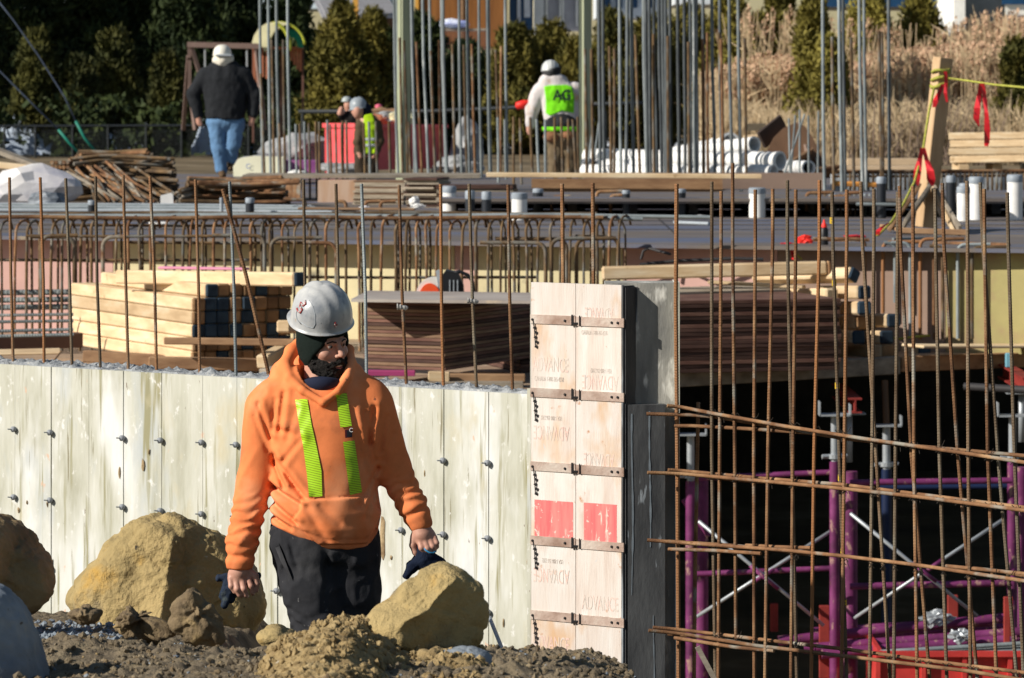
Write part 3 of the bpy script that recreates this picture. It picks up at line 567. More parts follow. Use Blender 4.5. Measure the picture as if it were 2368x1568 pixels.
while x < 1425:
    dx = rs.choice([18, 23, 29, 36, 26]) if x < 800 else rs.choice([22, 26, 30]); x += dx
    Y = YF-0.03; hk = rs.random(); m = RUSTD if rs.random() < 0.72 else RUST; r = rs.uniform(0.0095, 0.013)
    yt = 512+rs.uniform(-6, 8); wq = rs.uniform(10, 17); sl_ = rs.uniform(-5, 5)
    yb = 812
    # front leg rises, bends over the long bars and ends in a short hook
    pts = [P(x+sl_, yb, Y+.04), P(x+sl_*0.6, 600, Y+.02), P(x, yt+16, Y), P(x+wq*0.25, yt+4, Y+.02), P(x+wq*0.8, yt-6, Y+0.12), P(x+wq*1.5, yt-9, Y+0.3), P(x+wq*2.0, yt-4, Y+0.42), P(x+wq*2.3, yt+12, Y+0.46)]
    tag(MB().tube(pts, r, 7).build('stirrup', m, smooth=True, sharp=60), 'dark bent stirrup bar hooked over the long bars of the beam cage' if m is RUSTD else 'orange rusty bent stirrup bar hooked over the long bars of the beam cage', 'stirrup', cg); n += 1
    if rs.random() < 0.5:
        x2 = x+rs.uniform(6, 18); pts = [P(x2+rs.uniform(-3, 3), yb-8, YB-.04), P(x2, 560, YB-.04), P(x2-1, 530, YB-.06), P(x2-wq*0.7, 520-rs.uniform(4, 14), YB-0.16)]
        tag(MB().tube(pts, r*0.9, 7).build('stirrup', RUSTD, smooth=True, sharp=60), 'thin dark upright stirrup leg at the back of the beam cage', 'stirrup', cg)
# heavier candy-cane bars
cane = [(452, 545, 610, 650, 0), (768, 552, 632, 690, 1), (1108, 560, 1420-170, 690, 0), (1500/1, 553, 1472, 690, 1)]
def hooked(xv, yv, xt, yt, Y, r, m, rad=20, yb=700):
    """upright bar at xv turning into a horizontal run that ends at xt"""
    s = 1 if xt > xv else -1; pts = [P(xv, yb, Y), P(xv, (yb+yt)/2, Y)]
    for k in range(0, 6): a = k/5*math.pi/2; pts.append(P(xv+s*rad*(1-math.cos(a)), yt+rad-rad*math.sin(a), Y))
    pts.append(P(xt, yt-1, Y)); return pts
for i, (xv, xt, yt, Y, m, yb) in enumerate([(612, 492, 545, 32.5, RUSTD, 690), (627, 745, 551, 32.5, RUSTD, 690), (1262, 1110, 562, 32.3, RUSTD, 660), (1275, 1390, 552, 32.3, RUSTD, 660), (1310, 1145, 553, 32.6, RUSTD, 660), (1333, 1425, 552, 32.4, RUSTD, 660), (1430, 1330, 548, 32.6, RUSTD, 650), (778, 700, 562, 32.4, RUST, 690), (172, 70, 548, 32.5, RUSTD, 690), (96, 180, 545, 32.4, RUSTD, 690), (238, 290, 548, 32.4, RUST, 690)]):
    tag(MB().tube(hooked(xv, 0, xt, yt, Y, .016, m, 22, yb), 0.0155, 8).build('hooked_rebar', m, smooth=True, sharp=60), 'thick rounded %s rebar hook before the stirrups, %s' % ('rusty' if m is RUST else 'dark', ['turning left, above the timber stack', 'turning right, above the square timber', 'turning left, right of the cut-off saw', 'turning right, right of the cut-off saw', 'turning left, long low run', 'turning right at the cage end', 'last of the cage, by the pink boards', 'over the timber stack end', 'turning left at far left', 'turning right at far left', 'rusty, third from the left edge'][i]), 'rebar', 'hooked rebars at the deck edge')
# bars bent over at the right
for i, (xv, xt, yt, yb, Y_, m) in enumerate([(1965+35, 1880, 553, 800, 33.9, RUST), (2042, 2130, 560, 724, 33.8, STEELB), (2070, 2045, 562, 700, 33.9, BLUEB), (2128, 2165, 553, 785, 33.9, STEELB), (2160, 2230, 553, 785, 33.8, RUST), (2180, 2150, 570, 785, 33.9, RUSTD), (2215, 2290, 566, 783, 33.9, BLUEB), (2248, 2330, 572, 783, 33.9, RUSTD), (2105, 2060, 562, 783, 33.95, BLUEB)]):
    tag(MB().tube(hooked(xv, 0, xt, yt, dY(xv)-.07-.02*(i%3), .015, m, 16, yb), 0.0145, 8).build('bent_rebar', m, smooth=True, sharp=60), 'bent rebar standing before the brown and olive form boards, %s from the left' % ordn[i], 'rebar', 'bent rebars at right')
bar_ribbed('long_rebar', [P(1875, 558, 34.0), P(2010, 556, 34.0)], 0.017, RUST, 'rusty ribbed rebar lying on the deck edge beside the red tape', 'rebar', pitch=0.03)
bar_ribbed('long_rebar', [P(2170, 562, 33.5), P(2335, 567, 33.1)], 0.017, RUST, 'rusty ribbed rebar lying on the deck edge at the right', 'rebar', pitch=0.03)
bar('long_rebar', [P(2065, 553, 34.3), P(2180, 549, 34.7)], 0.012, BLUEB, 'grey rebar lying on the deck in front of the rope post', 'rebar')
bar('long_rebar', [P(1480, 612, 33.2), P(1560, 604, 33.2), P(1690, 598, 33.1), P(1765, 600, 33.1)], 0.014, DARKM, 'thin black bent bar resting behind the top timbers', 'rebar')
bar('long_rebar', [P(1482, 600, 33.4), P(1488, 580, 33.4), P(1500, 574, 33.4), P(1550, 588, 33.2)], 0.012, DARKM, 'black hook bar standing against the pink form board', 'rebar')
# ================================================================ tall column cages far back
rb = random.Random(11)
def tall(x0, x1, yb, Y, r, m, y0=-260): return [P(x0, y0, Y), P((x0*2+x1)/3+rb.uniform(-1, 1), yb*0.33, Y), P((x0+2*x1)/3+rb.uniform(-1.2, 1.2), yb*0.66, Y), P(x1, yb, Y)]
def short(x0, y0, x1, yb, Y): return [P(x0, y0, Y), P((x0+x1)/2+rb.uniform(-1, 1), (y0+yb)/2, Y), P(x1, yb, Y)]
g1 = 'rebars beside the walking worker'; T1 = 'tall grey rebar rising out of the picture beside the worker in the black jacket'; S1 = 'shorter brown rebar beside the worker in the black jacket'
for x0, x1 in ((599, 608), (618, 626), (637, 646), (664, 671)): bar('tall_rebar', tall(x0, x1, 410, 51, 0, 0), 0.0175, BLUEB, T1, group=g1)
for x0, y0, x1 in ((603, 170, 612), (628, 92, 634), (655, 92, 660), (646, 285, 650)): bar('tall_rebar', short(x0, y0, x1, 410, 50.5), 0.0155, RUSTD, S1, group=g1)
Z2 = lambda z: 789.4+z/3.0
g2 = 'rebars of the left centre column cage'; T2 = 'tall grey rebar of the column cage round the left pale post'; S2 = 'short brown rebar of the column cage round the left pale post'
for a, b in ((357, 395), (378, 410), (475, 525), (490, 510), (552, 605), (600, 655), (683, 728), (812, 835), (865, 892), (952, 972), (1005, 1032), (1015, 1038), (1130, 1150), (700, 735)): bar('tall_rebar', tall(Z2(a), Z2(b), 406+rb.uniform(-3, 5), 50+rb.uniform(-.5, .5), 0, 0), 0.0175+0.004*(a in (1005,)), BLUEB, T2, group=g2)
for a, y, b in ((405, 260, 425), (435, 280, 460), (520, 290, 560), (620, 350, 652), (680, 280, 692), (770, 305, 790), (848, 310, 872), (905, 305, 930), (1070, 345, 1098), (1110, 320, 1102), (240, 840, 250), (330, 840, 340), (10, 840, 12), (465, 845, 480)): bar('tall_rebar', short(Z2(a), y/3, Z2(b), 405+rb.uniform(-3, 6), 49.5+rb.uniform(-.4, .6)), 0.0165, RUST if a in (520, 905, 1110, 680) else RUSTD, S2, group=g2)
g3 = 'knee high starter rebars in front of the workers'; S3 = 'short starter rebar standing in front of the workers on the deck'
for x in (1085, 1135, 1195, 1240, 1310, 1355, 1415, 1480, 1525, 1575, 1605, 1640, 1705, 1740): bar('starter_rebar', short(Z2(x), 273+rb.uniform(-4, 6), Z2(x)+3+rb.uniform(-3, 5), rb.uniform(400, 430), 47), 0.0155, rb.choice([BLUEB, RUSTD, RUSTD]), S3, group=g3)
for x in (684, 693, 704, 714, 730, 738, 757, 763, 790, 801, 841, 853, 776): bar('starter_rebar', short(x, 280+rb.uniform(-3, 8), x+3, 404+rb.uniform(0, 60), 47), 0.0135, rb.choice([BLUEB, RUSTD, RUSTD]), S3, group=g3)
g4 = 'rebars of the right centre column cage'; T4 = 'tall grey rebar of the dense column cage over the white pipes'; S4 = 'shorter brown rebar of the dense column cage over the white pipes'
for a, b in ((1785, 1795), (1812, 1828), (1925, 1942), (1985, 1972), (2090, 2122), (2105, 2135), (2160, 2195), (2200, 2225), (2220, 2250), (2245, 2262), (2280, 2290), (2378, 2385), (2440, 2455), (2462, 2470), (2505, 2515), (2565, 2595), (2685, 2715), (2745, 2775), (2010, 2030), (2130, 2150), (2330, 2345), (2410, 2430), (2620, 2640)): bar('tall_rebar', tall(Z2(a), Z2(b), 438+rb.uniform(-8, 6), 45+rb.uniform(-.7, .6), 0, 0), 0.0185, rb.choice([BLUED, BLUED, BLUEB]), T4, group=g4)
for a, y, b in ((1690, 340, 1705), (1735, 340, 1748), (1860, 320, 1872), (1895, 335, 1892), (2040, 240, 2075), (2165, 235, 2172), (2335, 255, 2348), (2408, 290, 2415), (2505, 270, 2512), (2538, 225, 2545), (2620, 225, 2655), (2635, 270, 2652), (2800, 265, 2812), (2265, 250, 2270)): bar('tall_rebar', short(Z2(a), y/3, Z2(b), 436+rb.uniform(-8, 6), 44.5+rb.uniform(-.5, .5)), 0.0165, rb.choice([RUSTD, RUST, RUSTD]), S4, group=g4)
g5 = 'rebars of the far right column cage'; T5 = 'tall dark rebar of the column cage left of the leaning timber post'; S5 = 'shorter brown rebar of the column cage left of the leaning timber post'
for a, b in ((970, 988), (1080, 1108), (1110, 1132), (1220, 1252), (1255, 1275), (1430, 1438)): bar('tall_rebar', tall(Z3(a), Z3(b), 442+rb.uniform(-6, 6), 43, 0, 0), 0.0185, rb.choice([BLUED, BLUED, BLUEB]), T5, group=g5)
for a, y, b in ((1040, 255, 1052), (1170, 260, 1192), (1365, 215, 1382), (1385, 220, 1392)): bar('tall_rebar', short(Z3(a), y/3, Z3(b), 440, 42.7), 0.0175, RUSTD, S5, group=g5)
for i, (a, y, b, c) in enumerate(((740, 820, 750, 1320), (815, 760, 815, 1310), (875, 800, 878, 1290), (850, 790, 682, 1285), (945, 770, 940, 1290), (785, 800, 745, 1310))): bar('thin_rebar', [P(Z3(a), y/3, 44), P(Z3(b), c/3, 44)], 0.0115, BLUEB, 'thin pale rebar standing near the brown cable drum, %s' % (['first', 'second', 'fourth', 'third, leaning left', 'fifth', 'sixth, leaning'][i]), 'rebar', 'thin rebars near the drum')
for i, (a, b) in enumerate(((1750, 1690), (1790, 1700))): bar('thin_rebar', [P(Z2(a), 275, 47), P(Z2(b)+8*i, 445, 46)], 0.010, BLUEB, 'thin leaning rebar left of the white pipe bundle, %s' % ['left one', 'right one'][i], 'rebar', 'thin leaning rebars')
# ================================================================ timber and plywood stacks on the lower deck
def timber(name, a, b, w_, h_, label, cat, group, endm=0, up=(0, 0, 1), m=TIMB, bev=0.006):
    """timber from a to b; the b end may be painted"""
    a = Vector(a); b = Vector(b); d = (b-a).normalized(); s = 0.03 if endm else 0.0
    o = thing(name, (a+b)/2-Vector((0, 0, h_/2)), label, cat, group)
    MB().beam(a, b-d*s, w_, h_, up, bev=bev).build('shaft', m, o)
    if endm: MB().beam(b-d*s, b, w_+0.001, h_+0.001, up, bev=bev).build('painted_end', [None, TIMBB, TIMBE][endm], o)
    return o
# stack of square timbers, ends at right, long lit sides at left
A0 = Vector((P(445, 0, 29.9).x, 29.9, 0)); dirl = (Vector((P(165, 0, 32.2).x, 32.2, 0))-A0).normalized(); Ls = 2.56; dirr = Vector((-dirl.y, dirl.x, 0))
if dirr.x < 0: dirr = -dirr
sq = 0.0965; rq = random.Random(5)
STL = ['square timber with a blue painted end in the stack left of the worker', 'square timber with a bare brown end in the stack left of the worker']
for row in range(6):
    z = 0.595+sq*(row+0.5); n0 = {4: 0, 5: 1}.get(row, 0)
    for k in range(n0, 8):
        blue = rq.random() < 0.42; L_ = Ls+rq.uniform(-.02, .02); off = dirl*rq.uniform(-.02, .015); sh = 0.015 if row == 5 else 0
        if row == 5: L_ -= 0.36; off = off+dirl*0.02
        a = A0+dirr*(sq*(k+0.5)+sh)+dirl*L_+Vector((0, 0, z)); b = A0+dirr*(sq*(k+0.5)+sh)+off+Vector((0, 0, z))
        timber('square_timber', a, b, sq-.004, sq-.004, STL[0 if blue else 1], 'timber', 'square timbers in the left stack', 1 if blue else 2, bev=0.01)
def bt(name, x0, y0, x1, y1, Y0, Y1, w_, h_, label, cat='timber', group=None, m=TIMB, endm=0, bev=0.006, up=(0, 0, 1)):
    return timber(name, P(x0, y0, Y0), P(x1, y1, Y1), w_, h_, label, cat, group, endm, up, m, bev)
bt('square_timber', 277, 640, 696, 646, 31.0, 29.75, .10, .10, 'long pale square timber lying on top of the stack left of the worker', endm=1, bev=0.01)
PINKW = mat('pink_wood', (0.62, 0.25, 0.38), rough=0.7, scale=4)
bt('painted_plank', 372, 619, 570, 622, 31.3, 30.9, .09, .02, 'thin pink painted plank on top of the timber stack', 'plank', m=PINKW)
bt('dunnage_timber', 196, 823, 440, 838, 30.6, 30.4, .10, .085, 'short rough timber propping the back of the left timber stack', m=WOODO)
bt('dunnage_timber', 345, 838, 690, 845, 29.75, 29.75, .10, .085, 'orange timber propping the front of the left timber stack', m=WOODO)
bt('loose_board', 380, 788, 682, 792, 29.6, 29.5, .05, .05, 'reddish sharp ended board leaning across the ends of the left timber stack', 'board', m=WOODO)
bt('off_cut', 607, 838, 665, 806, 29.5, 29.9, .10, .10, 'pale square off cut resting behind the worker shoulder', 'off cut', bev=.012)
bt('off_cut', 612, 862, 700, 842, 29.3, 29.6, .12, .05, 'flat pale off cut resting below the square one behind the worker', 'off cut', m=WOODG, bev=.008)
bt('off_cut', 655, 755, 690, 757, 29.7, 30.2, .10, .09, 'short pale square timber poking out beside the hard hat', 'off cut', bev=.012)
# plywood stack behind the worker
def sheetstack(x0, y0, y1, xc, xr, Yc, dl, n, mats, label, group, L1, L2, cat='plywood sheet', seed=1, skew=0.006, z0=0.5):
    """sheets whose near corner stands at column xc; left side runs to x0 going away, right side to xr"""
    r_ = random.Random(seed); c = P(xc, 0, Yc); zt = CZ-(y0-HY)*Yc/F; zb = CZ-(y1-HY)*Yc/F; th = (zt-zb)/n
    dirL = Vector((-math.cos(R(dl)), math.sin(R(dl)), 0)); dirR = Vector((-dirL.y, dirL.x, 0)); dirR = dirR if dirR.x > 0 else -dirR
    for i in range(n):
        z = zb+th*(i+0.5); j = Vector((r_.uniform(-skew, skew), r_.uniform(-skew, skew), 0)); p = Vector((c.x, c.y, z))+j
        ctr = p+dirL*L1/2+dirR*L2/2; d = dirL; M3 = Matrix(((dirL.x, dirR.x, 0), (dirL.y, dirR.y, 0), (0, 0, 1)))
        mb = MB().box(ctr, (L1, L2, th*(0.82+.12*r_.random())), M3 @ Matrix.Rotation(R(r_.uniform(-.5, .5)), 3, 'Z'), bev=0.002)
        tag(mb.build('plywood_sheet', mats[i % len(mats)]), label, cat, group)
    return zt, zb, dirL, dirR, c
PLYA = mat('ply_edge_a', [(0.3, (0.120, 0.051, 0.039)), (0.7, (0.240, 0.132, 0.096))], 5, stretch=(1, 1, 8), rough=0.8, rand=0.3)
PLYB = mat('ply_edge_b', [(0.3, (0.156, 0.090, 0.054)), (0.7, (0.264, 0.174, 0.114))], 5, stretch=(1, 1, 8), rough=0.8, rand=0.3)
PLYC = mat('ply_edge_c', [(0.3, (0.045, 0.023, 0.018)), (0.7, (0.113, 0.059, 0.045))], 5, stretch=(1, 1, 8), rough=0.8, rand=0.3)
PLYT = mat('ply_top', [(0.3, (0.30, 0.25, 0.22)), (0.7, (0.50, 0.45, 0.41))], 1.3, rough=0.6, spots=[((0.62, 0.5, 0.36), 3, 0.6, 0.1, (1, 1, 1))])
PLYG = mat('ply_grey', [(0.3, (0.26, 0.21, 0.15)), (0.7, (0.48, 0.41, 0.32))], 5, stretch=(1, 1, 8), rough=0.85, rand=0.25)
sheetstack(835, 700, 858, 1026, 1222, 29.1, 24, 19, [PLYA, PLYB, PLYC, PLYA, PLYB], 'reddish plywood sheet in the stack right of the worker', 'plywood sheets in the centre stack', 0.62, 1.5, seed=2)
mb = MB(); c = P(1030, 0, 28.45); top = [P(812, 690, 29.0), P(1026, 697, 28.85), P(1235, 692, 28.75), P(1240, 683, 29.9), P(850, 685, 30.2)]
vs = [Vector((p.x, p.y, 1.115+0.0*i)) for i, p in enumerate(top)]; n = len(vs)
tag(mb.add(vs+[v-Vector((0, 0, .02)) for v in vs], [tuple(range(n)), tuple(range(2*n-1, n-1, -1))]+[(i, i+n, (i+1) % n+n, (i+1) % n) for i in range(n)]).build('plywood_sheet', [PLYT]), 'wide pale grey plywood sheet overhanging the top of the centre stack', 'plywood sheet')
bt('dunnage_timber', 1000, 873, 1215, 875, 29.1, 29.1, .1, .06, 'dark timber propping the centre plywood stack', m=WOODO)
bt('dunnage_timber', 990, 855+15, 1040, 872, 29.0, 29.0, .05, .07, 'short orange prop under the corner of the centre plywood stack', m=TIMB)
RAG = mat('magenta_cloth', (0.36, 0.05, 0.16), rough=0.9)
for (x0, x1, y, Y, m, l, h_) in [(850, 960, 862, 29.0, RAG, 'dark magenta plank lying under the centre plywood stack', .035), (860, 1000, 885, 28.95, WOODG, 'thin grey plank lying in front of the centre plywood stack', .012), (880, 1210, 890, 28.98, WOODG, 'long weathered plank on the lower deck just above the wall top', .05), (700, 900, 886, 29.05, TIMB, 'pale plank lying behind the worker shoulder', .015), (420, 640, 872, 29.2, TIMB, 'long pale plank lying in front of the left timber stack', .012)]:
    bt('plank', x0, y, x1, y+1, Y, Y, .14, h_, l, 'plank', m=m, bev=.003)
# crushed foil-like bag by the stack
# cut-off saw behind the plywood stack
sawt = thing('cut_off_saw', P(1040, 672, 30.3), 'orange and black cut off saw standing behind the centre plywood stack', 'power saw')
ORS = mat('orange_shell', (0.85, 0.10, 0.03), rough=0.4); WHS = mat('white_guard', (0.72, 0.72, 0.68), rough=0.5); BLK = mat('black_plastic', (0.012, 0.013, 0.016), rough=0.45)
c = P(1006, 685, 30.3); s = 30.3/F
prof = [(math.cos(a)*45*s, math.sin(a)*45*s) for a in [k*math.pi/16 for k in range(17)]]
MB().prism([(c.x+u, c.z+v) for u, v in prof]+[(c.x-30*s, c.z-.02), (c.x+30*s, c.z-.02)], 30.26, 30.33).build('blade_guard', WHS, sawt)
MB().prism([(c.x+u*0.55-12*s, c.z+v*0.75-3*s) for u, v in prof], 30.23, 30.27).build('engine_cover', ORS, sawt)
MB().prism([(P(x, 0, 30.3).x, P(0, y, 30.3).z) for x, y in ((1008, 626), (1018, 622), (1030, 690), (1018, 690))], 30.24, 30.28).build('front_strut', GREYP, sawt)
bodyp = [(P(x, 0, 30.3).x, P(0, y, 30.3).z) for x, y in ((1020, 640), (1032, 624), (1060, 630), (1072, 660), (1074, 692), (1024, 692))]
MB().prism(bodyp, 30.22, 30.42).build('saw_body', BLK, sawt)
MB().tube([P(1045, 632, 30.28), P(1062, 628, 30.28), P(1082, 636, 30.28), P(1092, 650, 30.28), P(1098, 690, 30.28)], 0.013, 8).build('rear_handle', BLK, sawt, smooth=True)
for i in range(3): MB().box(P(1040+i*9, 665, 30.21), (0.008, 0.01, 0.11)).build('cooling_rib', GREYP, sawt)
# right plywood stack behind the column with crossed timbers
sheetstack(1560, 672, 832, 1818, 1830, 32.3, -16, 18, [PLYC, PLYC, PLYA], 'dark plywood sheet in the stack right of the tall column', 'plywood sheets in the right stack', 2.5, 1.2, seed=4, skew=.01)
top = [P(1490, 669, 31.6), P(1826, 668, 32.2), P(1800, 658, 33.0), P(1490, 658, 32.4)]; vs = [Vector((p.x, p.y, CZ-469*32.2/F)) for p in top]; n = 4
tag(MB().add(vs+[v-Vector((0, 0, .018)) for v in vs], [tuple(range(n)), tuple(range(2*n-1, n-1, -1))]+[(i, i+n, (i+1) % n+n, (i+1) % n) for i in range(n)]).build('plywood_sheet', PLYG), 'brown top plywood sheet of the right stack', 'plywood sheet')
bt('square_timber', 1392, 632, 1920, 619, 32.2, 32.3, .10, .105, 'large pale timber lying on top of the right plywood stack', bev=.014, endm=2)
bt('square_timber', 1750, 640, 1978, 636, 33.0, 32.1, .10, .10, 'tilted timber with a dark blue end beside the large top timber', endm=1, up=(0, .7, .7), bev=.012)
bt('wedge_board', 1640, 652, 1860, 664, 32.5, 32.3, .12, .025, 'thin pale wedge board on the right plywood stack', 'board')
rr = random.Random(9); k = 0
stk = [(1825, 1925, 682, 30.0, 0), (1900, 2001, 676, 29.9, 1), (1855, 1922, 716, 30.0, 1), (1950, 2000, 712, 29.9, 1), (1841, 1892, 747, 29.9, 1), (1895, 1995, 746, 30.1, 2), (2000, 2068, 741, 29.9, 1), (1960, 2010, 752, 30.3, 2), (1842, 1890, 778, 30.0, 2), (1898, 1988, 780, 30.0, 1), (1985, 2052, 780, 29.9, 1), (1840, 1872, 812, 30.0, 1), (1876, 1945, 812, 30.1, 2), (1955, 2056, 812, 29.9, 2), (2040, 2140, 810, 30.6, 1), (2100, 2168, 806, 31.0, 1)]
for i, (x0, x1, y, Y, e) in enumerate(stk):
    Y += 2.1
    timber('square_timber', P(x0, y, Y+0.6), P(x1, y, Y), .112, .104, 'short square timber with a %s end in the crossed pile beside the dark plywood' % ['pale', 'dark blue', 'brown'][e], 'timber', 'timbers of the crossed pile', e, bev=.014)
bt('blue_block', 1676, 824, 1690, 824, 32.0, 31.95, .03, .09, 'short blue painted block under the right plywood stack', 'block', m=TIMBB)
# timber fascia along the edge of the lower deck, with its ledger
bt('fascia_beam', 1450, 880, 2075, 844, 30.75, 31.95, .09, .135, 'long weathered timber fascia along the lower deck edge, left length', 'beam', m=WOODG)
bt('fascia_beam', 2078, 842, 2460, 828, 31.97, 32.9, .09, .115, 'reddish timber fascia along the lower deck edge, right length', 'beam', m=WOODO)
bt('blue_block', 2325, 833, 2342, 833, 31.6, 31.6, .05, .11, 'light blue block fixed on the fascia at the right edge', 'block', m=mat('light_blue_paint', (0.16, 0.38, 0.48), rough=.7))
bt('pale_plank', 2110, 800, 2460, 800, 31.9, 32.6, .30, .02, 'pale board edge lying on the lower deck at the right', 'plank')
# bundle of rebars at left on its bearers
for i in range(22):
    r_ = random.Random(i); L0 = i//8; kk = i % 8
    bar_ribbed('bundle_rebar', [P(-260, 712-L0*17-kk*1.0, 33.2+kk*.10), P(0, 711-L0*17, 33.2+kk*.10), P(200+r_.uniform(-6, 0), 709-L0*17, 33.1+kk*.10)], 0.022, BLUEB, 'dark blue grey ribbed rebar in the bundle at the left edge', group='rebars in the left bundle', pitch=0.03)
for i, (y, Y) in enumerate(((727, 31.9), (742, 31.3), (765, 30.6), (777, 30.2))):
    bar_ribbed('loose_rebar', [P(-200, y+5, Y), P(170, y-3 if i > 1 else y, Y+.1)], 0.012, BLUEB, 'thin rebar lying on the deck below the left bundle, %s' % ['highest', 'second', 'third', 'lowest'][i], pitch=0.02)
bt('deck_board', -150, 800, 185, 786, 30.2, 30.9, .10, .11, 'dark brown timber on edge below the left rebar bundle', 'board', m=mat('purple_brown_wood', (0.13, 0.075, 0.06), rough=.8))
bt('deck_board', -150, 818, 140, 812, 29.8, 29.9, .5, .015, 'pale flat board near the left edge behind the wall', 'board')
bt('broken_stick', 112, 850, 142, 812, 28.6, 29.5, .015, .015, 'thin dark broken stick leaning behind the wall at left', 'stick', m=WOODO)
# ================================================================ things on the upper deck
TEAR = mat('grey_duct_tape', (0.28, 0.32, 0.37), rough=0.5, scale=30)
def sleeve(x, y0, y1, w_, m, label, Y=None, group='capped pipe sleeves on the deck', capm=TEAR, top=0.25):
    Y = Y or YZ(y1, 1.33); s = Y/F; c = P(x, y1, Y); H = (y1-y0)*s; r = w_/2*s
    o = thing('pipe_sleeve', Vector((c.x, Y, 1.33)), label, 'pipe', group)
    MB().lathe([(r, 0), (r*1.01, H*(1-top)), (0, H*(1-top))], (c.x, Y, 1.331), 20).build('pipe', m, o, smooth=True, sharp=40)
    MB().lathe([(r*1.04, H*(1-top)-.01), (r*1.07, H*(1-top)+.01), (r*1.05, H*.97), (r*.9, H), (0, H)], (c.x, Y, 1.331), 20).build('tape_cap', capm, o, smooth=True, sharp=50)
    return o
sleeve(1039, 430, 498, 31, WHITE, 'white pipe sleeve left of the others beside the stirrup row', top=.2)
sleeve(1087, 425, 492, 22, BLACKP, 'black pipe sleeve next to the first white one', 39.6); sleeve(1125, 427, 492, 22, BLACKP, 'second black pipe sleeve right of the first white one', 39.6)
sleeve(1201, 426, 490, 36, WHITE, 'white pipe sleeve with black shade beside it, middle of the deck', 39.4, top=.2); sleeve(1244, 436, 498, 24, BLACKP, 'black pipe sleeve right of the middle white one', top=.12)
sleeve(1448, 440, 502, 18, BLACKP, 'slim black pipe sleeve in front of the raised platform', top=.1); sleeve(1574, 437, 502, 24, BLACKP, 'black pipe sleeve behind the thick mesh bar', top=.1)
sleeve(1751, 434, 503, 38, WHITE, 'white pipe sleeve alone in front of the dark gap', top=.17); sleeve(2038, 404, 500, 22, BLACKP, 'tall black pipe sleeve left of the leaning post', 40.0, top=.14)
sleeve(2199, 400, 498, 22, BLACKP, 'tall black pipe sleeve just right of the leaning post', 40.1, top=.14); sleeve(2228, 427, 507, 30, WHITE, 'shorter white pipe sleeve right of the leaning post', top=.17, Y=39.2)
sleeve(2230, 398, 470, 24, BLACKP, 'dark capped pipe behind the shorter white sleeve', 41.2, top=.3)
sleeve(2258, 408, 508, 34, WHITE, 'tall white pipe sleeve with a grey cap, right pair', top=.14, Y=39.5); sleeve(2347, 404, 509, 36, WHITE, 'tall white pipe sleeve nearest the right edge', top=.14)
sleeve(212, 446, 480, 17, BLACKP, 'short black pipe sleeve behind the left stirrups', 41); sleeve(578, 438, 478, 20, BLACKP, 'short black pipe sleeve in front of the low bar stack', 41); sleeve(512, 438, 478, 8, GREYP, 'thin grey pipe stub in front of the low bar stack', 41)
# leaning timber post with braces, rope and red ribbons
pst = thing('timber_post', P(2145, 522, 36.5), 'tall leaning square timber post wedged upright by boards on the deck', 'post')
YP = 36.6
MB().beam(P(2139, 526, YP), P(2181, 133, YP), .135, .135, up=(1, 0.45, 0), bev=.006).build('post', mat('weathered_post', [(0.3, (0.40, 0.26, 0.14)), (0.7, (0.62, 0.44, 0.27))], 3, stretch=(3, 3, .4), rough=.85, bump=.4, bscale=12, bstretch=(5, 5, .5)), pst)
for i, (x0, y0, x1, y1, Y0, Y1, w_, m) in enumerate([(2062, 522, 2122, 436, 35.8, 36.5, .12, WOODO), (2085, 528, 2150, 432, 35.6, 36.45, .20, WOODG), (2222, 538, 2160, 440, 35.6, 36.6, .13, WOODG), (2205, 536, 2156, 436, 35.7, 36.5, .04, TIMB), (2190, 505, 2165, 440, 37.6, 36.9, .12, WOODG)]):
    MB().beam(P(x0, y0, Y0), P(x1, y1, Y1), .03, w_, up=(0, -1, 0.3), bev=.003).build('brace_board', m, pst)
bt('toe_board', 2080, 533, 2240, 538, 35.3, 35.2, .02, .05, 'thin dark toe board nailed in front of the leaning post', 'board', m=WOODO); bt('toe_board', 2040, 522, 2095, 534, 36.2, 35.6, .05, .03, 'short reddish toe board left of the leaning post', 'board', m=WOODO)
ROPE = mat('yellow_rope', [(0.35, (0.20, 0.22, 0.03)), (0.65, (0.52, 0.50, 0.10))], 60, rough=0.8)
rp = []
for k in range(60):
    a = k*0.62; t = k/59; y = 157+50*t+3*math.sin(k*1.3); cx_ = 2178.5-(y-150)*0.105; rp.append(P(cx_+math.cos(a)*21, y+5*math.sin(a*.5), YP-0.115*math.sin(a)))
MB().tube(rp, 0.012, 6).build('rope_lashing', ROPE, pst, smooth=True)
rope1 = [P(2195, 181, YP-.1), P(2240, 187, 36.0), P(2300, 196, 35.4), P(2400, 205, 34.6)]
tag(MB().tube([rope1[0].lerp(rope1[1], .0), rope1[1], rope1[2], rope1[3]], 0.010, 6).build('yellow_rope', ROPE, smooth=True), 'green yellow rope running right from the post top', 'rope')
rope2 = [(2160, 205, 36.4), (2148, 260, 36.2), (2135, 345, 36.0), (2115, 420, 35.8), (2090, 470, 35.6), (2060, 515, 35.4), (2030, 545, 35.2), (2008, 556, 35.1)]
tag(MB().tube([P(*q) for q in rope2], 0.011, 6).build('yellow_rope', ROPE, smooth=True), 'green yellow rope hanging from the post down to the deck', 'rope')
REDT = mat('red_ribbon', [(0.35, (0.50, 0.012, 0.02)), (0.7, (0.80, 0.03, 0.04))], 12, rough=0.3, spots=[((0.04, 0.0, 0.01), 22, 0.62, 0.04, (1, 1, 1.5))], spec=.6)
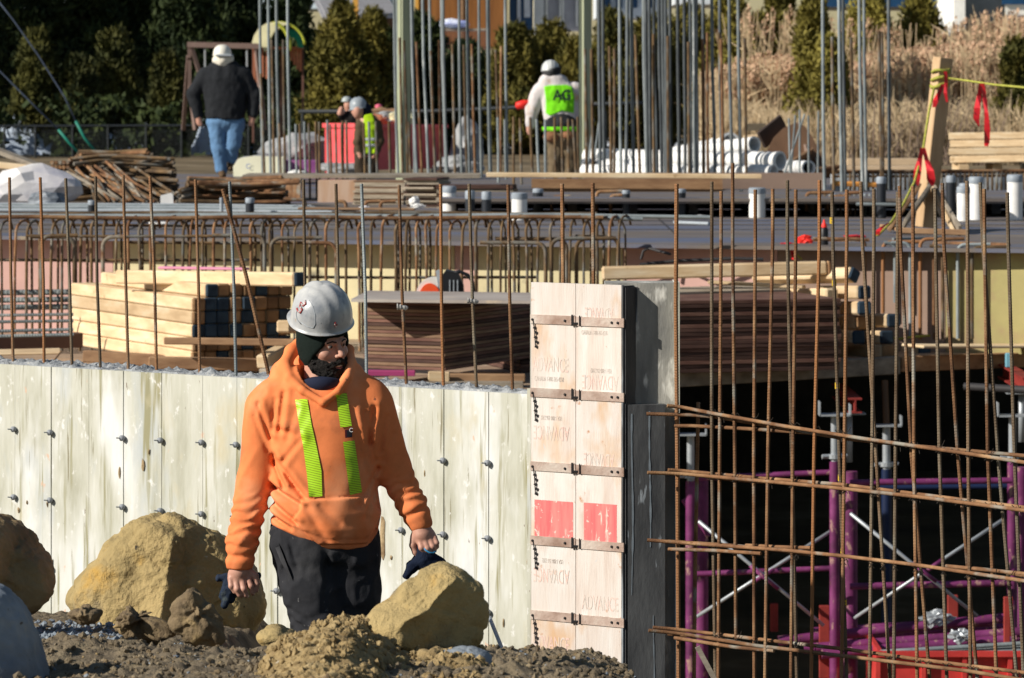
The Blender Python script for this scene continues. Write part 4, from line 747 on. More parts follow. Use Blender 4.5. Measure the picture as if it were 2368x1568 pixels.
def ribbon(pl, Y, label, group='red warning ribbons', ws=None):
    pts = [P(x, y, Y+0.03*math.sin(i*2.1)) for i, (x, y, w_) in enumerate(pl)]; mb = MB(); vs = []; s = Y/F
    for i, (x, y, w_) in enumerate(pl):
        tw = 0.5*math.sin(i*1.9); d = Vector((math.cos(tw), math.sin(tw), 0))*w_*s*.5; vs += [pts[i]-d, pts[i]+d]
    vs2 = [v+Vector((0, .002, 0)) for v in vs]; n = len(vs)
    fs = [(2*k, 2*k+1, 2*k+3, 2*k+2) for k in range(len(pl)-1)]+[(2*k+n, 2*k+2+n, 2*k+3+n, 2*k+1+n) for k in range(len(pl)-1)]
    return tag(mb.add(vs+vs2, fs).build('red_ribbon', REDT), label, 'ribbon', group)
ribbon([(2180, 195, 8), (2172, 215, 12), (2164, 232, 14), (2160, 248, 8)], YP-.2, 'red ribbon tied just below the rope lashing, left tail')
ribbon([(2186, 165, 8), (2188, 190, 9), (2186, 215, 8), (2190, 236, 5)], YP-.21, 'thin red ribbon tied on the rope lashing, right tail')
ribbon([(2270, 193, 12), (2264, 220, 12), (2260, 250, 15), (2258, 275, 14), (2264, 293, 3)], 35.6, 'red ribbon hanging from the rope at right, left tail')
ribbon([(2271, 193, 12), (2277, 225, 12), (2281, 260, 9), (2283, 300, 14), (2282, 330, 15), (2281, 338, 8)], 35.6, 'red ribbon hanging from the rope at right, long right tail')
ribbon([(2132, 342, 8), (2128, 365, 12), (2122, 395, 18), (2120, 415, 16), (2122, 430, 5)], 35.9, 'red ribbon tied on the hanging rope, left tail')
ribbon([(2136, 342, 8), (2143, 370, 12), (2151, 395, 18), (2153, 415, 20), (2156, 430, 8)], 35.9, 'red ribbon tied on the hanging rope, right tail with black letters')
ribbon([(2055, 516, 6), (2040, 525, 10), (2030, 535, 14), (2028, 545, 8)], 35.2, 'red ribbon tied low on the rope by the deck')
def crumple(name, x, y, Y, r, sc, m, label, cat, seed=1, h=None, amp=.45, group=None, res=3, freq=3.0):
    bm = bmesh.new(); bmesh.ops.create_icosphere(bm, subdivisions=res, radius=1); V = np.array([v.co[:] for v in bm.verts]); Fc = [tuple(v.index for v in f.verts) for f in bm.faces]; bm.free()
    d = 1+amp*fbm(V*freq/2, seed, 4, .6); V = V*d[:, None]*np.array([sc[0], sc[1], sc[2]])*r; c = P(x, y, Y); V += np.array(c[:]); 
    o = npmesh(name, V, np.array(Fc), m, smooth=False); tag(o, label, cat, group); return o
REDC = mat('red_cloth', (0.80, 0.03, 0.02), rough=0.5)
crumple('red_bundle', 1858, 557, 33.7, .065, (1, .8, .65), REDC, 'crumpled bright red ribbon ball lying on the deck edge', 'ribbon ball', 3)
crumple('red_scrap', 1975, 549, 34.9, .06, (1.6, 1, .35), REDT, 'flat red plastic scrap by the rope end', 'scrap', 5)
crumple('red_scrap', 1822, 564, 33.5, .04, (1.6, 1, .25), REDT, 'small flat red scrap left of the red ribbon ball', 'scrap', 6)
ribbon([(1833, 572, 10), (1833, 585, 11), (1834, 600, 6)], 33.1, 'red ribbon hanging over the brown form board')
rp = [(1835, 565, 33.4), (1838, 580, 33.1), (1845, 592, 33.1), (1855, 600, 33.1)]
tag(MB().tube([P(*q) for q in rp], 0.007, 6).build('yellow_rope', ROPE, smooth=True), 'short green yellow rope end hanging over the brown form board', 'rope')
tag(MB().tube([P(*q) for q in ((2050, 778, 32.7), (2080, 784, 32.5), (2110, 779, 32.6), (2150, 776, 32.7))], 0.010, 6).build('yellow_rope', ROPE, smooth=True), 'yellow rope lying along the foot of the brown form board', 'rope')
bo = thing('marker_bottle', P(1906, 566, 33.3), 'black marking bottle with a red cap standing on the deck edge', 'bottle')
c = P(1906, 566, 33.3); s = 33.3/F
MB().lathe([(9*s, 0), (9.5*s, 4*s), (9.5*s, 36*s), (5*s, 42*s), (0, 42*s)], c, 16).build('bottle_body', BLK, bo, smooth=True, sharp=40)
MB().lathe([(6.5*s, 40*s), (6.5*s, 46*s), (3*s, 51*s), (2*s, 58*s), (0, 58*s)], c, 14).build('red_cap', REDC, bo, smooth=True, sharp=40)
crumple('foam_scrap', 1623, 502, 38.6, .055, (1.2, 1, .3), WHITE, 'small white foam scrap lying on the deck', 'scrap', 8)
bar('deck_pipe', [P(1560, 514, 38.5), P(1640, 517, 37.9)], .016, GREYP, 'short grey pipe lying on the deck beside the foam scrap', 'pipe')
# ================================================================ under the deck: scaffold frames and steel tub
MAG = mat('magenta_paint', [(0.3, (0.07, 0.014, 0.05)), (0.55, (0.17, 0.03, 0.12)), (0.75, (0.25, 0.06, 0.18))], 5, rough=0.5, spots=[((0.34, 0.20, 0.17), 16, 0.58, 0.08, (1, 1, .5)), ((0.14, 0.06, 0.04), 26, 0.67, 0.06, (1, 1, .6))])
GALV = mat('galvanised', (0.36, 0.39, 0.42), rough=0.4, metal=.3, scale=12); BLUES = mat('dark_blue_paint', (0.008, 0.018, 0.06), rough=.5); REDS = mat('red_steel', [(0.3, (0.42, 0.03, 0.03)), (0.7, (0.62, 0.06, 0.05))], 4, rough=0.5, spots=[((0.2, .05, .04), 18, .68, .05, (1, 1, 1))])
REDSH = mat('shaded_red_steel', [(0.3, (0.16, 0.02, 0.018)), (0.7, (0.33, 0.04, 0.03))], 4, rough=0.7)  # darker copy of the red, with the shade under the deck in its colour
def post(x, y0, Y, lab, head=True, collar=None, r=.036, twin=52, m=MAG):
    o = thing('shoring_post', P(x, y0, Y)-Vector((0, 0, 3.6)), lab, 'shoring post', 'shoring posts under the deck'); zt = P(x, y0, Y).z; X = P(x, 0, Y).x
    MB().tube([(X, Y, -2.2), (X, Y, zt)], r, 14).build('leg', m, o, smooth=True, sharp=50)
    if head:
        MB().lathe([(r*.75, 0), (r*.75, .33)], (X, Y, zt), 12).build('jack_screw', GALV, o, smooth=True)
        MB().lathe([(r*1.3, 0), (r*1.3, .03), (r*.8, .03)], (X, Y, zt+.02), 12).build('jack_nut', GALV, o)
        MB().tube([(X-.09, Y-.02, zt+.035), (X+.09, Y+.02, zt+.04)], .016, 8).build('nut_handle', GALV, o)
        hz_ = zt+.33; mb = MB(); mb.box((X, Y, hz_), (.22, .16, .012)); mb.box((X-.108, Y, hz_+.045), (.008, .16, .10)); mb.box((X+.108, Y, hz_+.035), (.008, .16, .08)); mb.build('u_head', GALV, o)
    return o
YA = 29.35
post(1930, 1067, YA, 'thick magenta shoring post with a galvanised screw jack, centre of the mesh')
post(1967, 1090, YA+.45, 'magenta shoring post standing behind the centre one', head=False, r=.05)
post(1597, 1112, YA+.1, 'magenta shoring post beside the pier edge'); post(1622, 1090, YA+.6, 'darker magenta shoring post behind the one beside the pier', head=False, r=.05)
post(2341, 1068, YA+.2, 'magenta shoring post at the right edge'); post(2362, 1080, YA+.7, 'magenta shoring post behind the right edge one', head=False, r=.05)
post(2050, 1085, YA+1.9, 'dark blue shoring post deep in the shade', r=.04, m=BLUES)
def tubeobj(name, x0, y0, Y0, x1, y1, Y1, r, m, lab, cat='tube', grp=None): return tag(MB().tube([P(x0, y0, Y0), P(x1, y1, Y1)], r, 12).build(name, m, smooth=True, sharp=50), lab, cat, grp)
gl = 'horizontal magenta frame tubes'
tubeobj('frame_tube', 1965, 1116, YA+.1, 2340, 1111, YA+.1, .022, MAG, 'upper magenta frame tube between the centre and right posts', 'frame tube', gl); tubeobj('frame_tube', 1965, 1356, YA+.1, 2340, 1348, YA+.1, .024, MAG, 'lower magenta frame tube between the centre and right posts', 'frame tube', gl)
tubeobj('frame_tube', 1600, 1106, YA+.3, 1925, 1092, YA+.2, .020, MAG, 'upper magenta frame tube left of the centre post', 'frame tube', gl); tubeobj('frame_tube', 1600, 1328, YA+.3, 1925, 1314, YA+.2, .020, MAG, 'lower magenta frame tube left of the centre post', 'frame tube', gl)
tubeobj('frame_tube', 2030, 1128, YA+1.2, 2368, 1124, YA+1.2, .020, BLUES, 'dark blue frame tube behind the upper magenta one', 'frame tube'); tubeobj('frame_tube', 1580, 1155, YA+.2, 1640, 1240, YA+.2, .02, MAG, 'short bent magenta gusset tube at the left post', 'frame tube', gl)
def brace(x0, y0, x1, y1, Y, lab): return tag(MB().tube([P(x0, y0, Y), P((x0+x1)/2, (y0+y1)/2, Y), P(x1, y1, Y)], .013, 8).build('cross_brace', [MAG] if 0 else GALV, smooth=True), lab, 'brace', 'cross braces of the shoring')
brace(1615, 1205, 1905, 1447, YA-.02, 'thin galvanised cross brace falling right, left bay'); brace(1610, 1427, 1922, 1228, YA+.03, 'thin galvanised cross brace rising right, left bay')
brace(1966, 1187, 2260, 1425, YA-.02, 'thin galvanised cross brace falling right, right bay'); brace(1975, 1430, 2322, 1200, YA+.03, 'thin galvanised cross brace rising right, right bay')
for (x0, y0, x1, y1, lab) in ((1735, 1308, 1800, 1362, 'left bay, falling'), (1740, 1347, 1790, 1316, 'left bay, rising'), (2110, 1302, 2165, 1345, 'right bay, falling'), (2140, 1322, 2180, 1294, 'right bay, rising')):
    tag(MB().tube([P(x0, y0, YA-.025 if 'fall' in lab else YA+.025), P(x1, y1, YA-.025 if 'fall' in lab else YA+.025)], .0155, 8).build('brace_sleeve', MAG, smooth=True), 'magenta sleeve at the crossing of the braces, '+lab, 'sleeve')
# jack head beams
for i, (x, y, w_, Y) in enumerate(((1958, 905, 60, YA+2.6), (2350, 858, 40, YA+2.4))):
    o = thing('header_beam', P(x, y+25, Y), 'red and grey steel header beam seat under the deck, ' + ['centre', 'right edge'][i], 'header beam')
    c = P(x, y, Y); MB().box(c, (.10, 1.6, .012)).box(c-Vector((0, 0, .10)), (.10, 1.6, .012)).box(c-Vector((0, 0, .05)), (.014, 1.6, .09)).build('beam', REDSH, o); MB().box(c-Vector((0.02, .5, .13)), (.24, .16, .014), bev=.004).build('head_plate', GALV, o); MB().tube([c-Vector((0.02, .5, .13)), c-Vector((.02, .5, .5))], .024, 12).build('screw', GALV, o, smooth=True)
tubeobj('steel_channel', 2230, 894, YA+1.2, 2380, 902, YA+1.0, .03, DARKM, 'grey steel channel under the right deck edge', 'channel')
tubeobj('leaning_conduit', 2046, 880, YA+2.4, 2054, 1100, YA+2.2, .025, mat('brown_steel', (.12, .07, .04)), 'thin brown steel prop deep under the deck', 'prop')
# stillage with red stakes and magenta tubes
gs = 'magenta tubes lying in the stillage'
for i, (x0, y0, x1, y1, Y) in enumerate(((1880, 1462, 2300, 1437, 30.0), (1800, 1482, 2330, 1428, 29.6), (1860, 1500, 2360, 1462, 29.4), (1900, 1512, 2350, 1478, 29.2), (1990, 1470, 2340, 1450, 30.3))): tubeobj('stored_tube', x0, y0, Y, x1, y1, Y, .036, MAG, 'magenta scaffold tube lying in the stillage, %s' % ['top left', 'longest', 'third', 'lowest', 'at the back'][i], 'scaffold tube', gs)
for i, (x0, y0, x1, y1, Y) in enumerate(((2035, 1508, 2368, 1488, 28.75), (2040, 1515, 2368, 1497, 28.8), (2050, 1522, 2368, 1505, 28.7))): tubeobj('stored_tube', x0, y0, Y, x1, y1, Y, .016, BLUEB, 'thin grey tube lying over the red tub, %s' % ['top', 'middle', 'lowest'][i], 'tube', 'thin grey tubes over the red tub')
gr_ = 'red stakes of the stillage'
for i, (x, y0, y1, w_, Y) in enumerate(((1906, 1400, 1568, 24, 29.5), (1790, 1395, 1460, 18, 30.4), (2203, 1376, 1440, 24, 29.9), (2328, 1380, 1490, 14, 29.0), (2338, 1380, 1490, 8, 29.2))): s = Y/F; c0 = P(x, (y0+y1)/2, Y); tag(MB().box(c0, (w_*s, .05, (y1-y0)*s), bev=.004).build('red_stake', REDSH), 'upright red steel stake, %s' % ['tallest, left of the stored tubes', 'short dark one behind the cross braces', 'short one behind the stored tubes', 'near the right edge, front', 'near the right edge, back'][i], 'stake', gr_)
tub = thing('steel_tub', P(2200, 1700, 28.6), 'bright red steel tub with ribs at the lower right', 'tub'); c = P(2250, 1568, 28.5); s = 28.5/F
MB().box((c.x, 28.5, P(0, 1600, 28.5).z), (450*s, .03, 170*s)).build('front_panel', REDS, tub)
MB().beam(P(2025, 1512, 28.45), P(2475, 1512, 28.45), .06, .035).build('rim', REDS, tub)
for x in (2030, 2135, 2230, 2335): MB().box(P(x, 1600, 28.46), (.03, .05, 170*s)).build('rib', REDS, tub)
MB().box((P(2028, 0, 29).x, 29.1, P(0, 1600, 28.5).z), (.03, 1.2, 170*s)).build('side_panel', REDS, tub)
crumple('chain_links', 2165, 1428, 29.4, .06, (1.6, .6, .8), GALV, 'galvanised chain and hooks lying on the stored tubes', 'chain', 12, amp=.7, freq=6)
crumple('chain_links', 2222, 1470, 29.1, .045, (1.4, .6, .9), GALV, 'small galvanised hook lying on the lower stored tubes', 'chain', 14, amp=.7, freq=6)
tag(MB().box(P(1636, 1540, 14.4), (.018, .012, .15), Matrix.Rotation(R(-28), 3, 'Y')).build('wood_stake', WOODG), 'small grey wooden stake leaning at the foot of the mesh', 'stake')
tag(MB().tube([P(1132, 1428, 15.5), P(1163, 1505, 15.2)], 0.008, 6).build('form_pin', GREYP), 'grey steel pin leaning against the wall right of the near rock', 'pin')
# ================================================================ trees, reeds, houses
LEAFM = {}
def leafmat(n, c1, c2):
    m = mat('foliage_'+n, [(0.3, c1), (0.62, c2), (0.8, tuple(v*1.5 for v in c2))], 1.6, rough=0.75, detail=4, spec=.2, rand=.15); LEAFM[n] = m
leafmat('dark', (0.010, 0.022, 0.010), (0.040, 0.055, 0.014)); leafmat('olive', (0.04, 0.045, 0.010), (0.155, 0.13, 0.026)); leafmat('gold', (0.10, 0.09, 0.018), (0.27, 0.23, 0.05))
BARK = mat('bark', (0.07, 0.05, 0.035), rough=.95, scale=10)
def cedar(H, Rm, n, seed, mk, leaf=0.13, shape=1.0):
    """vertices of a conical crown made of many small sprays gathered on boughs"""
    g = np.random.RandomState(seed); nb = 95; V = []; 
    bz = g.uniform(0.02, 0.98, nb)**0.85; ba = g.uniform(0, 2*np.pi, nb); br = Rm*(1-bz)**(0.62*shape)*g.uniform(0.35, 1.22, nb)+0.08
    bc = np.stack([np.cos(ba)*br*0.8, np.sin(ba)*br*0.8, bz*H], 1); bs = np.stack([0.11+br*0.28, 0.11+br*0.28, 0.24+0.26*br], 1)
    k = g.randint(0, nb, n); d = g.normal(size=(n, 3)); d /= np.linalg.norm(d, axis=1)[:, None]; rr = g.uniform(0.45, 1.05, n)[:, None]
    c = bc[k]+d*bs[k]*rr; c[:, 2] += 0.10*rr[:, 0]
    c[:, 2] = np.clip(c[:, 2], 0.02, None)
    u = g.normal(size=(n, 3)); u[:, 2] += 1.1; u += d*0.8; u /= np.linalg.norm(u, axis=1)[:, None]; w_ = np.cross(u, g.normal(size=(n, 3))); w_ /= np.linalg.norm(w_, axis=1)[:, None]
    s = leaf*g.uniform(.5, 1.25, n)[:, None]; a = c-w_*s*.28; b = c+w_*s*.28; e = c+u*s*1.15+w_*s*.1; f = c-u*s*.45
    V = np.stack([f, b, e, a], 1).reshape(-1, 3); Fc = np.arange(len(V)).reshape(-1, 4); return V, Fc
leafmat('mid', (0.018, 0.028, 0.010), (0.085, 0.082, 0.018)); TV = {}
def tree(x, ybase, Y, H, Rm, mk, label, n=7000, group='cedars and bushes behind the site', leaf=.13, seed=1, shape=1.0, zb=None):
    c = P(x, 0, Y); zb = 1.2 if zb is None else zb; o = thing('cedar_tree', (c.x, Y, zb), label, 'tree', group)
    V, Fc = cedar(H, Rm, n, seed, mk, leaf, shape); cr = npmesh('crown', V, Fc, LEAFM[mk], None, smooth=False, origin=(0, 0, 0)); cr.parent = o; cr.location = (0, 0, 0)
    t = MB(); g = random.Random(seed); t.tube([(0, 0, -.1), (g.uniform(-.05, .05), 0, H*.4), (0, 0, H*.9)], [Rm*.07+.03, Rm*.05+.02, .01], 7)
    for k in range(7): a = g.uniform(0, 6.28); z = H*g.uniform(.1, .7); t.tube([(0, 0, z), (math.cos(a)*Rm*.5, math.sin(a)*Rm*.5, z+.35)], [.025, .008], 5)
    t.build('trunk', BARK, o, local=True); return o
TL = [ # x, Y, top y, radius px, material, label
 (-70, 92, -160, 150, 'dark', 'tall dark cedar half outside the left edge'), (60, 90, -70, 130, 'dark', 'tall dark cedar at the far left, rising out of the picture'), (190, 91, -90, 140, 'dark', 'broad dark cedar second from the left behind the bar piles'),
 (310, 92, -60, 130, 'dark', 'dark cedar between the left edge and the swing frame'), (430, 91, -80, 130, 'dark', 'dark cedar behind the swing frame'), (550, 93, -60, 140, 'dark', 'dark cedar behind the walking worker'), (680, 92, -20, 120, 'dark', 'dark cedar behind the white playground dome'),
 (85, 84, 95, 55, 'olive', 'small olive cedar in front of the dark trees at far left'), (265, 85, 90, 70, 'olive', 'olive bush tree in front of the second dark cedar'), (385, 83, 150, 45, 'olive', 'small pointed yellow green cedar left of the swing frame'), (180, 84, 160, 60, 'olive', 'low olive cedar in front of the dark trees'),
 (790, 84, 30, 90, 'olive', 'sunlit olive cedar right of the playground'), (880, 86, 90, 90, 'dark', 'dark bushy cedar behind the red dumpster'), (860, 85, 45, 60, 'olive', 'narrow olive cedar left of the first pale post'), (985, 87, 60, 80, 'dark', 'dark cedar behind the left pale post'), (1075, 86, 130, 80, 'dark', 'dark low cedar below the brown balcony'),
 (1190, 85, 85, 85, 'olive', 'olive cedar below the dark blue van'), (1275, 86, 70, 90, 'olive', 'olive cedar behind the hard hat of the vest worker'), (1330, 84, 110, 60, 'olive', 'bushy olive cedar just left of the right pale post'), (1420, 86, 50, 90, 'olive', 'olive cedar right of the right pale post'), (1510, 87, 60, 90, 'olive', 'olive cedar behind the dense column cage, left'), (1600, 88, 40, 100, 'olive', 'olive cedar behind the dense column cage, right'),
 (1690, 84, -10, 95, 'gold', 'sunlit yellow green shrub tree above the left reeds'), (1800, 84.5, -15, 95, 'gold', 'sunlit yellow green shrub tree above the reed plumes'), (1880, 75.2, 20, 50, 'gold', 'narrow olive cedar standing in the reeds'), (1915, 74.8, 120, 52, 'gold', 'golden green cedar in front of the reeds by the drum'), (2010, 84, 0, 90, 'gold', 'yellow green shrub tree behind the far right cage'), (2130, 84.5, -5, 90, 'gold', 'yellow green shrub tree above the leaning post'),
 (2350, 75.0, 120, 45, 'olive', 'dark olive shrub at the right edge among the reeds'), (1760, 86, 60, 70, 'olive', 'olive shrub tree low behind the left reeds'), (2060, 88, 90, 60, 'olive', 'olive shrub tree behind the reeds near the leaning post')]
for i, (x, Y, yt, rp_, mk, lab) in enumerate(TL):
    if mk == 'olive' and x < 500: mk = 'mid'
    H = P(x, yt, Y).z-1.2; Rm = rp_*Y/F; tree(x, 0, Y, H, Rm, mk, lab, n=int(15000+5000*Rm), seed=i+3, leaf=.095 if mk != 'dark' else .12, shape=.8 if mk == 'dark' else .95)
for i, (X, Y, H) in enumerate(((-15.5, 88, 7.5), (-18.5, 91, 8.5), (-21.5, 87, 8.5), (-14.5, 95, 8.0))): tree(CX+X*F/Y, 0, Y, H, 1.7, 'dark', 'tall dark cedar added out of view beyond the left edge for shade', n=8000, seed=60+i, leaf=.2, shape=.7)  # unseen cedars added out of frame to cast shade on the left trees
# low dark hedge foliage with snow showing through, as ground cover
g = np.random.RandomState(5); n = 15000; X = g.uniform(-12.5, -4.2, n); Y_ = g.uniform(80, 83, n); c = np.stack([X, Y_, 1.2+g.uniform(0, 1, n)**1.3*(1.25+.3*vn(np.stack([X, X*0, X*0], -1)*1.3, 3))], 1)
px_ = c[:, 0]*F/c[:, 1]+CX; keep = fbm(c*np.array([2.2, .8, 2.6]), 8, 3) > np.where(((px_ > 5) & (px_ < 125)) | ((px_ > 300) & (px_ < 385)) | ((px_ > 440) & (px_ < 490)), .34, .02); c = c[keep]; n = len(c); u = g.normal(size=(n, 3)); u /= np.linalg.norm(u, axis=1)[:, None]; w_ = np.cross(u, g.normal(size=(n, 3))); s = .10*g.uniform(.5, 1.3, n)[:, None]
tag(npmesh('ivy_cover', np.stack([c-u*s, c+w_*s*.4, c+u*s, c-w_*s*.4], 1).reshape(-1, 3), np.arange(4*n).reshape(-1, 4), LEAFM['dark'], smooth=False), kind='stuff')
SNOWD = mat('old_snow', (0.42, 0.50, 0.62)); bx = np.arange(-20, 620, 3.0); bt_ = np.array([2.10-.75*np.clip((np.abs(x-52)-28)/60, 0, 1) if x < 200 else 1.35+.72*math.exp(-((x-342)/26)**2)+.6*math.exp(-((x-465)/18)**2)+.35*math.exp(-((x-235)/30)**2) for x in bx])
Xb = (bx-CX)*83.4/F; kk_ = np.arange(12)/11.0; BX, KK = np.meshgrid(Xb, kk_, indexing='ij'); TT = np.repeat(bt_[:, None], 12, 1); nn = fbm(np.stack([BX*3, KK*4, BX*0], -1), 6, 3); BZ = 1.15+(TT-1.15)*np.sin(KK*math.pi/2)+.08*nn; BY = 83.3+KK*.9+.12*nn; I_ = (np.arange(len(bx)-1)[:, None]*12+np.arange(11)[None]).ravel()
tag(npmesh('snow_drift', np.stack([BX, BY, BZ], -1).reshape(-1, 3), np.stack([I_, I_+12, I_+13, I_+1], 1), SNOWD), kind='structure')
# chain link fence as rails and posts with dark slats mesh
fn = thing('chain_fence', P(250, 400, 79.5), 'dark chain link fence standing along the foot of the dark trees', 'fence')
FD = mat('fence_dark', (.02, .025, .03), rough=.5)
MB().tube([P(-60, 292, 79.5), P(580, 290, 79.5)], .022, 8).build('rail', FD, fn)
for x in (10, 82, 168, 250, 338, 420, 505, 575): MB().tube([P(x, 400, 79.5), P(x, 288, 79.5)], .022, 8).build('fence_post', FD, fn)
mb = MB(); 
for k in range(150):
    x = -60+k*4.6; mb.tube([P(x, 396, 79.52), P(x+26, 293, 79.52)], .0028, 3, caps=False); mb.tube([P(x+26, 396, 79.54), P(x, 293, 79.54)], .0028, 3, caps=False)
mb.build('wire_mesh', FD, fn)
fn2 = thing('guard_rail', P(1100, 260, 62), 'dark horizontal guard rail running behind the workers', 'rail')
MB().tube([P(690, 258, 62), P(1000, 257, 62), P(1210, 248, 61), P(1225, 243, 61)], .030, 8).build('rail', FD, fn2, smooth=True); MB().tube([P(1330, 242, 62), P(1460, 238, 62), P(1500, 239, 62)], .026, 8).build('rail', FD, fn2, smooth=True)
for x in (700, 1000, 1400): MB().tube([P(x, 256, 62.1), P(x, 420, 62.1)], .025, 8).build('upright', FD, fn2)
# reeds
def reeds(n, x0, x1, Y0, Y1, seed, name, hmin, hmax, plume=True):
    g = np.random.RandomState(seed); V = []; Fq = []; Mi = []
    Y = g.uniform(Y0, Y1, n); xp = g.uniform(x0, x1, n); X = (xp-CX)*Y/F; H = g.uniform(hmin, hmax, n)*(1+.12*vn(np.stack([X, X*0, X*0], -1)*.8, seed)); ln = g.normal(0, .10, n); z0 = 1.2
    b = np.stack([X, Y, np.full(n, z0)], 1); m_ = b+np.stack([ln*.3*H, 0*H, H*.5], 1); t = b+np.stack([ln*H, 0*H, H*np.cos(ln)], 1); wd = np.array([.013, 0, 0])
    Vs = np.stack([b-wd, b+wd, t+wd*.6, t-wd*.6], 1); V.append(Vs.reshape(-1, 3)); k = len(Vs)*4; Fq.append(np.arange(k).reshape(-1, 4)); Mi += [0]*n
    for r_ in range(3):                                      # blades
        q = g.uniform(.1, .95, n)[:, None]; p = b+(t-b)*q; a = g.normal(size=(n, 3)); a[:, 2] = np.abs(a[:, 2])+.4; a /= np.linalg.norm(a, axis=1)[:, None]; L_ = g.uniform(.2, .5, n)[:, None]; w2 = np.cross(a, [0, 1, 0])*.014
        Vs = np.stack([p-w2, p+w2, p+a*L_+w2*.2, p+a*L_-w2*.2], 1); V.append(Vs.reshape(-1, 3)); Fq.append(np.arange(k, k+4*n).reshape(-1, 4)); k += 4*n; Mi += [0]*n
    if plume:
        sel = g.rand(n) < .36; tt = t[sel]; ns = len(tt); ll = ln[sel]
        for r_ in range(26):
            q = g.uniform(-.34, .06, ns)[:, None]; side = g.normal(size=(ns, 3))*np.array([.036, .036, .02])*(1-np.abs(q+.14)*2.6); p = tt+np.stack([ll, 0*ll, 1+0*ll], 1)*q+side+np.array([.03, 0, 0]); a = g.normal(size=(ns, 3))*.35+np.array([.3, 0, .9]); a /= np.linalg.norm(a, axis=1)[:, None]; L_ = .06; w2 = np.cross(a, g.normal(size=(ns, 3)))*.012
            Vs = np.stack([p-w2, p+w2, p+a*L_+w2*.4, p+a*L_-w2*.4], 1); V.append(Vs.reshape(-1, 3)); Fq.append(np.arange(k, k+4*ns).reshape(-1, 4)); k += 4*ns; Mi += [1]*ns
    o = npmesh(name, np.concatenate(V), np.concatenate(Fq), [REEDS, PLUME], smooth=False, midx=Mi); return tag(o, kind='stuff')
REEDS = mat('reed_stem', [(0.3, (0.40, 0.29, 0.17)), (0.7, (0.78, 0.62, 0.40))], 2, rough=.9); PLUME = mat('reed_plume', [(0.3, (0.42, 0.26, 0.16)), (0.7, (0.70, 0.48, 0.33))], 3, rough=.95)
reeds(2600, 1640, 1905, 76, 80, 1, 'reed_bed', 1.1, 1.8); reeds(5200, 1930, 2480, 76, 83, 2, 'reed_bed', 1.4, 2.05); reeds(120, 1700, 2200, 81.5, 82.5, 6, 'reed_bed', 2.3, 2.75); reeds(500, 2180, 2480, 83, 86, 3, 'reed_bed', 2.3, 2.8); reeds(2200, 1620, 2480, 73.5, 76, 4, 'dry_grass', .5, 1.1, False)
# dry twiggy brush among the reeds
BR = mat('brush', (0.15, 0.11, 0.085), rough=.95); g = random.Random(4); mb = MB()
for k in range(420):
    x = g.uniform(1960, 2300); Y = g.uniform(73, 76); p = P(x, 0, Y); p.z = 1.2; a = g.uniform(0, 6.28); e = p+Vector((math.cos(a)*.35, math.sin(a)*.35, g.uniform(.4, 1.3))); mb.tube([p, p.lerp(e, .5)+Vector((0, 0, .12)), e], [.012, .009, .003], 3, caps=False)
tag(mb.build('dry_brush', BR), kind='stuff')
# ---- houses and what stands beyond
def house(x, yb, Y, label, name='house'): return thing(name, P(x, yb, Y), label, 'house')
WBR = mat('brown_cladding', [(0.3, (0.16, 0.06, 0.015)), (0.7, (0.30, 0.12, 0.03))], 2, stretch=(6, 1, .3), rough=.8); RF = mat('corrugated_roof', (0.30, 0.30, 0.32), rough=.6); 
def boxpx(mb, x0, y0, x1, y1, Y, dep, m=0): a = P(x0, y1, Y); b = P(x1, y0, Y); return mb.box(((a.x+b.x)/2, Y+dep/2, (a.z+b.z)/2), (b.x-a.x, dep, b.z-a.z), m=m)
h1 = house(1065, 110, 104, 'tall brown timber clad house behind the left centre cage')
boxpx(MB(), 965, -160, 1172, 110, 104, 5).build('wall', WBR, h1)
for x in (1068,): boxpx(MB(), x-3, -160, x+3, 100, 103.95, .05).build('trim', WOODO, h1)
bal = boxpx(MB(), 1000, 66, 1130, 70, 101.5, 2.2).build('balcony_rail', WOODG, h1)
for k in range(22): boxpx(MB(), 1003+k*5.8, 70, 1006+k*5.8, 118, 101.5, .05).build('baluster', mat('brown_slat', (.13, .055, .04)) if k == 0 else bpy.data.materials['brown_slat'], h1)
boxpx(MB(), 960, -160, 968, 40, 103.9, .1).build('corner_board', mat('orange_board', (.65, .33, .06)), h1)
BLT = mat('blue_tarp', [(0.35, (0.10, 0.16, 0.55)), (0.6, (0.70, 0.75, 0.85))], 1.2, rough=.4); crumple('blue_tarp', 1045, 56, 101.6, .42, (1.05, .5, .26), BLT, 'crumpled blue and white tarp lying on the brown balcony', 'tarp', 31, amp=.3)
h2 = house(832, 110, 100, 'low brown shed with a grey corrugated roof behind the trees', 'shed')
boxpx(MB(), 765, 32, 910, 110, 100, 4).build('wall', mat('dark_brown_wall', (.10, .05, .025)), h2)
mb = MB(); 
for k in range(26): x0 = 748+k*6.4; mb.beam(P(x0+8, 36, 99.4), P(x0-26, -30, 103), .05, .05)
mb.box(P(832, 4, 101.6), (1.7, .02, .02)); mb.build('roof', RF, h2); vs = [P(745, 38, 99.4), P(918, 38, 99.4), P(884, -30, 103), P(711, -30, 103)]
MB().add(vs+[v-Vector((0, 0, .04)) for v in vs], [(0, 1, 2, 3), (7, 6, 5, 4), (0, 4, 5, 1), (1, 5, 6, 2), (2, 6, 7, 3), (3, 7, 4, 0)]).build('roof_sheet', RF, h2); boxpx(MB(), 816, -160, 828, 50, 99, .2).build('corner_post', bpy.data.materials['orange_board'], h2)
VANB = mat('dark_blue_van', (.015, .06, .14), rough=.3); PALE = mat('pale_wall', (.62, .66, .70), rough=.6); 
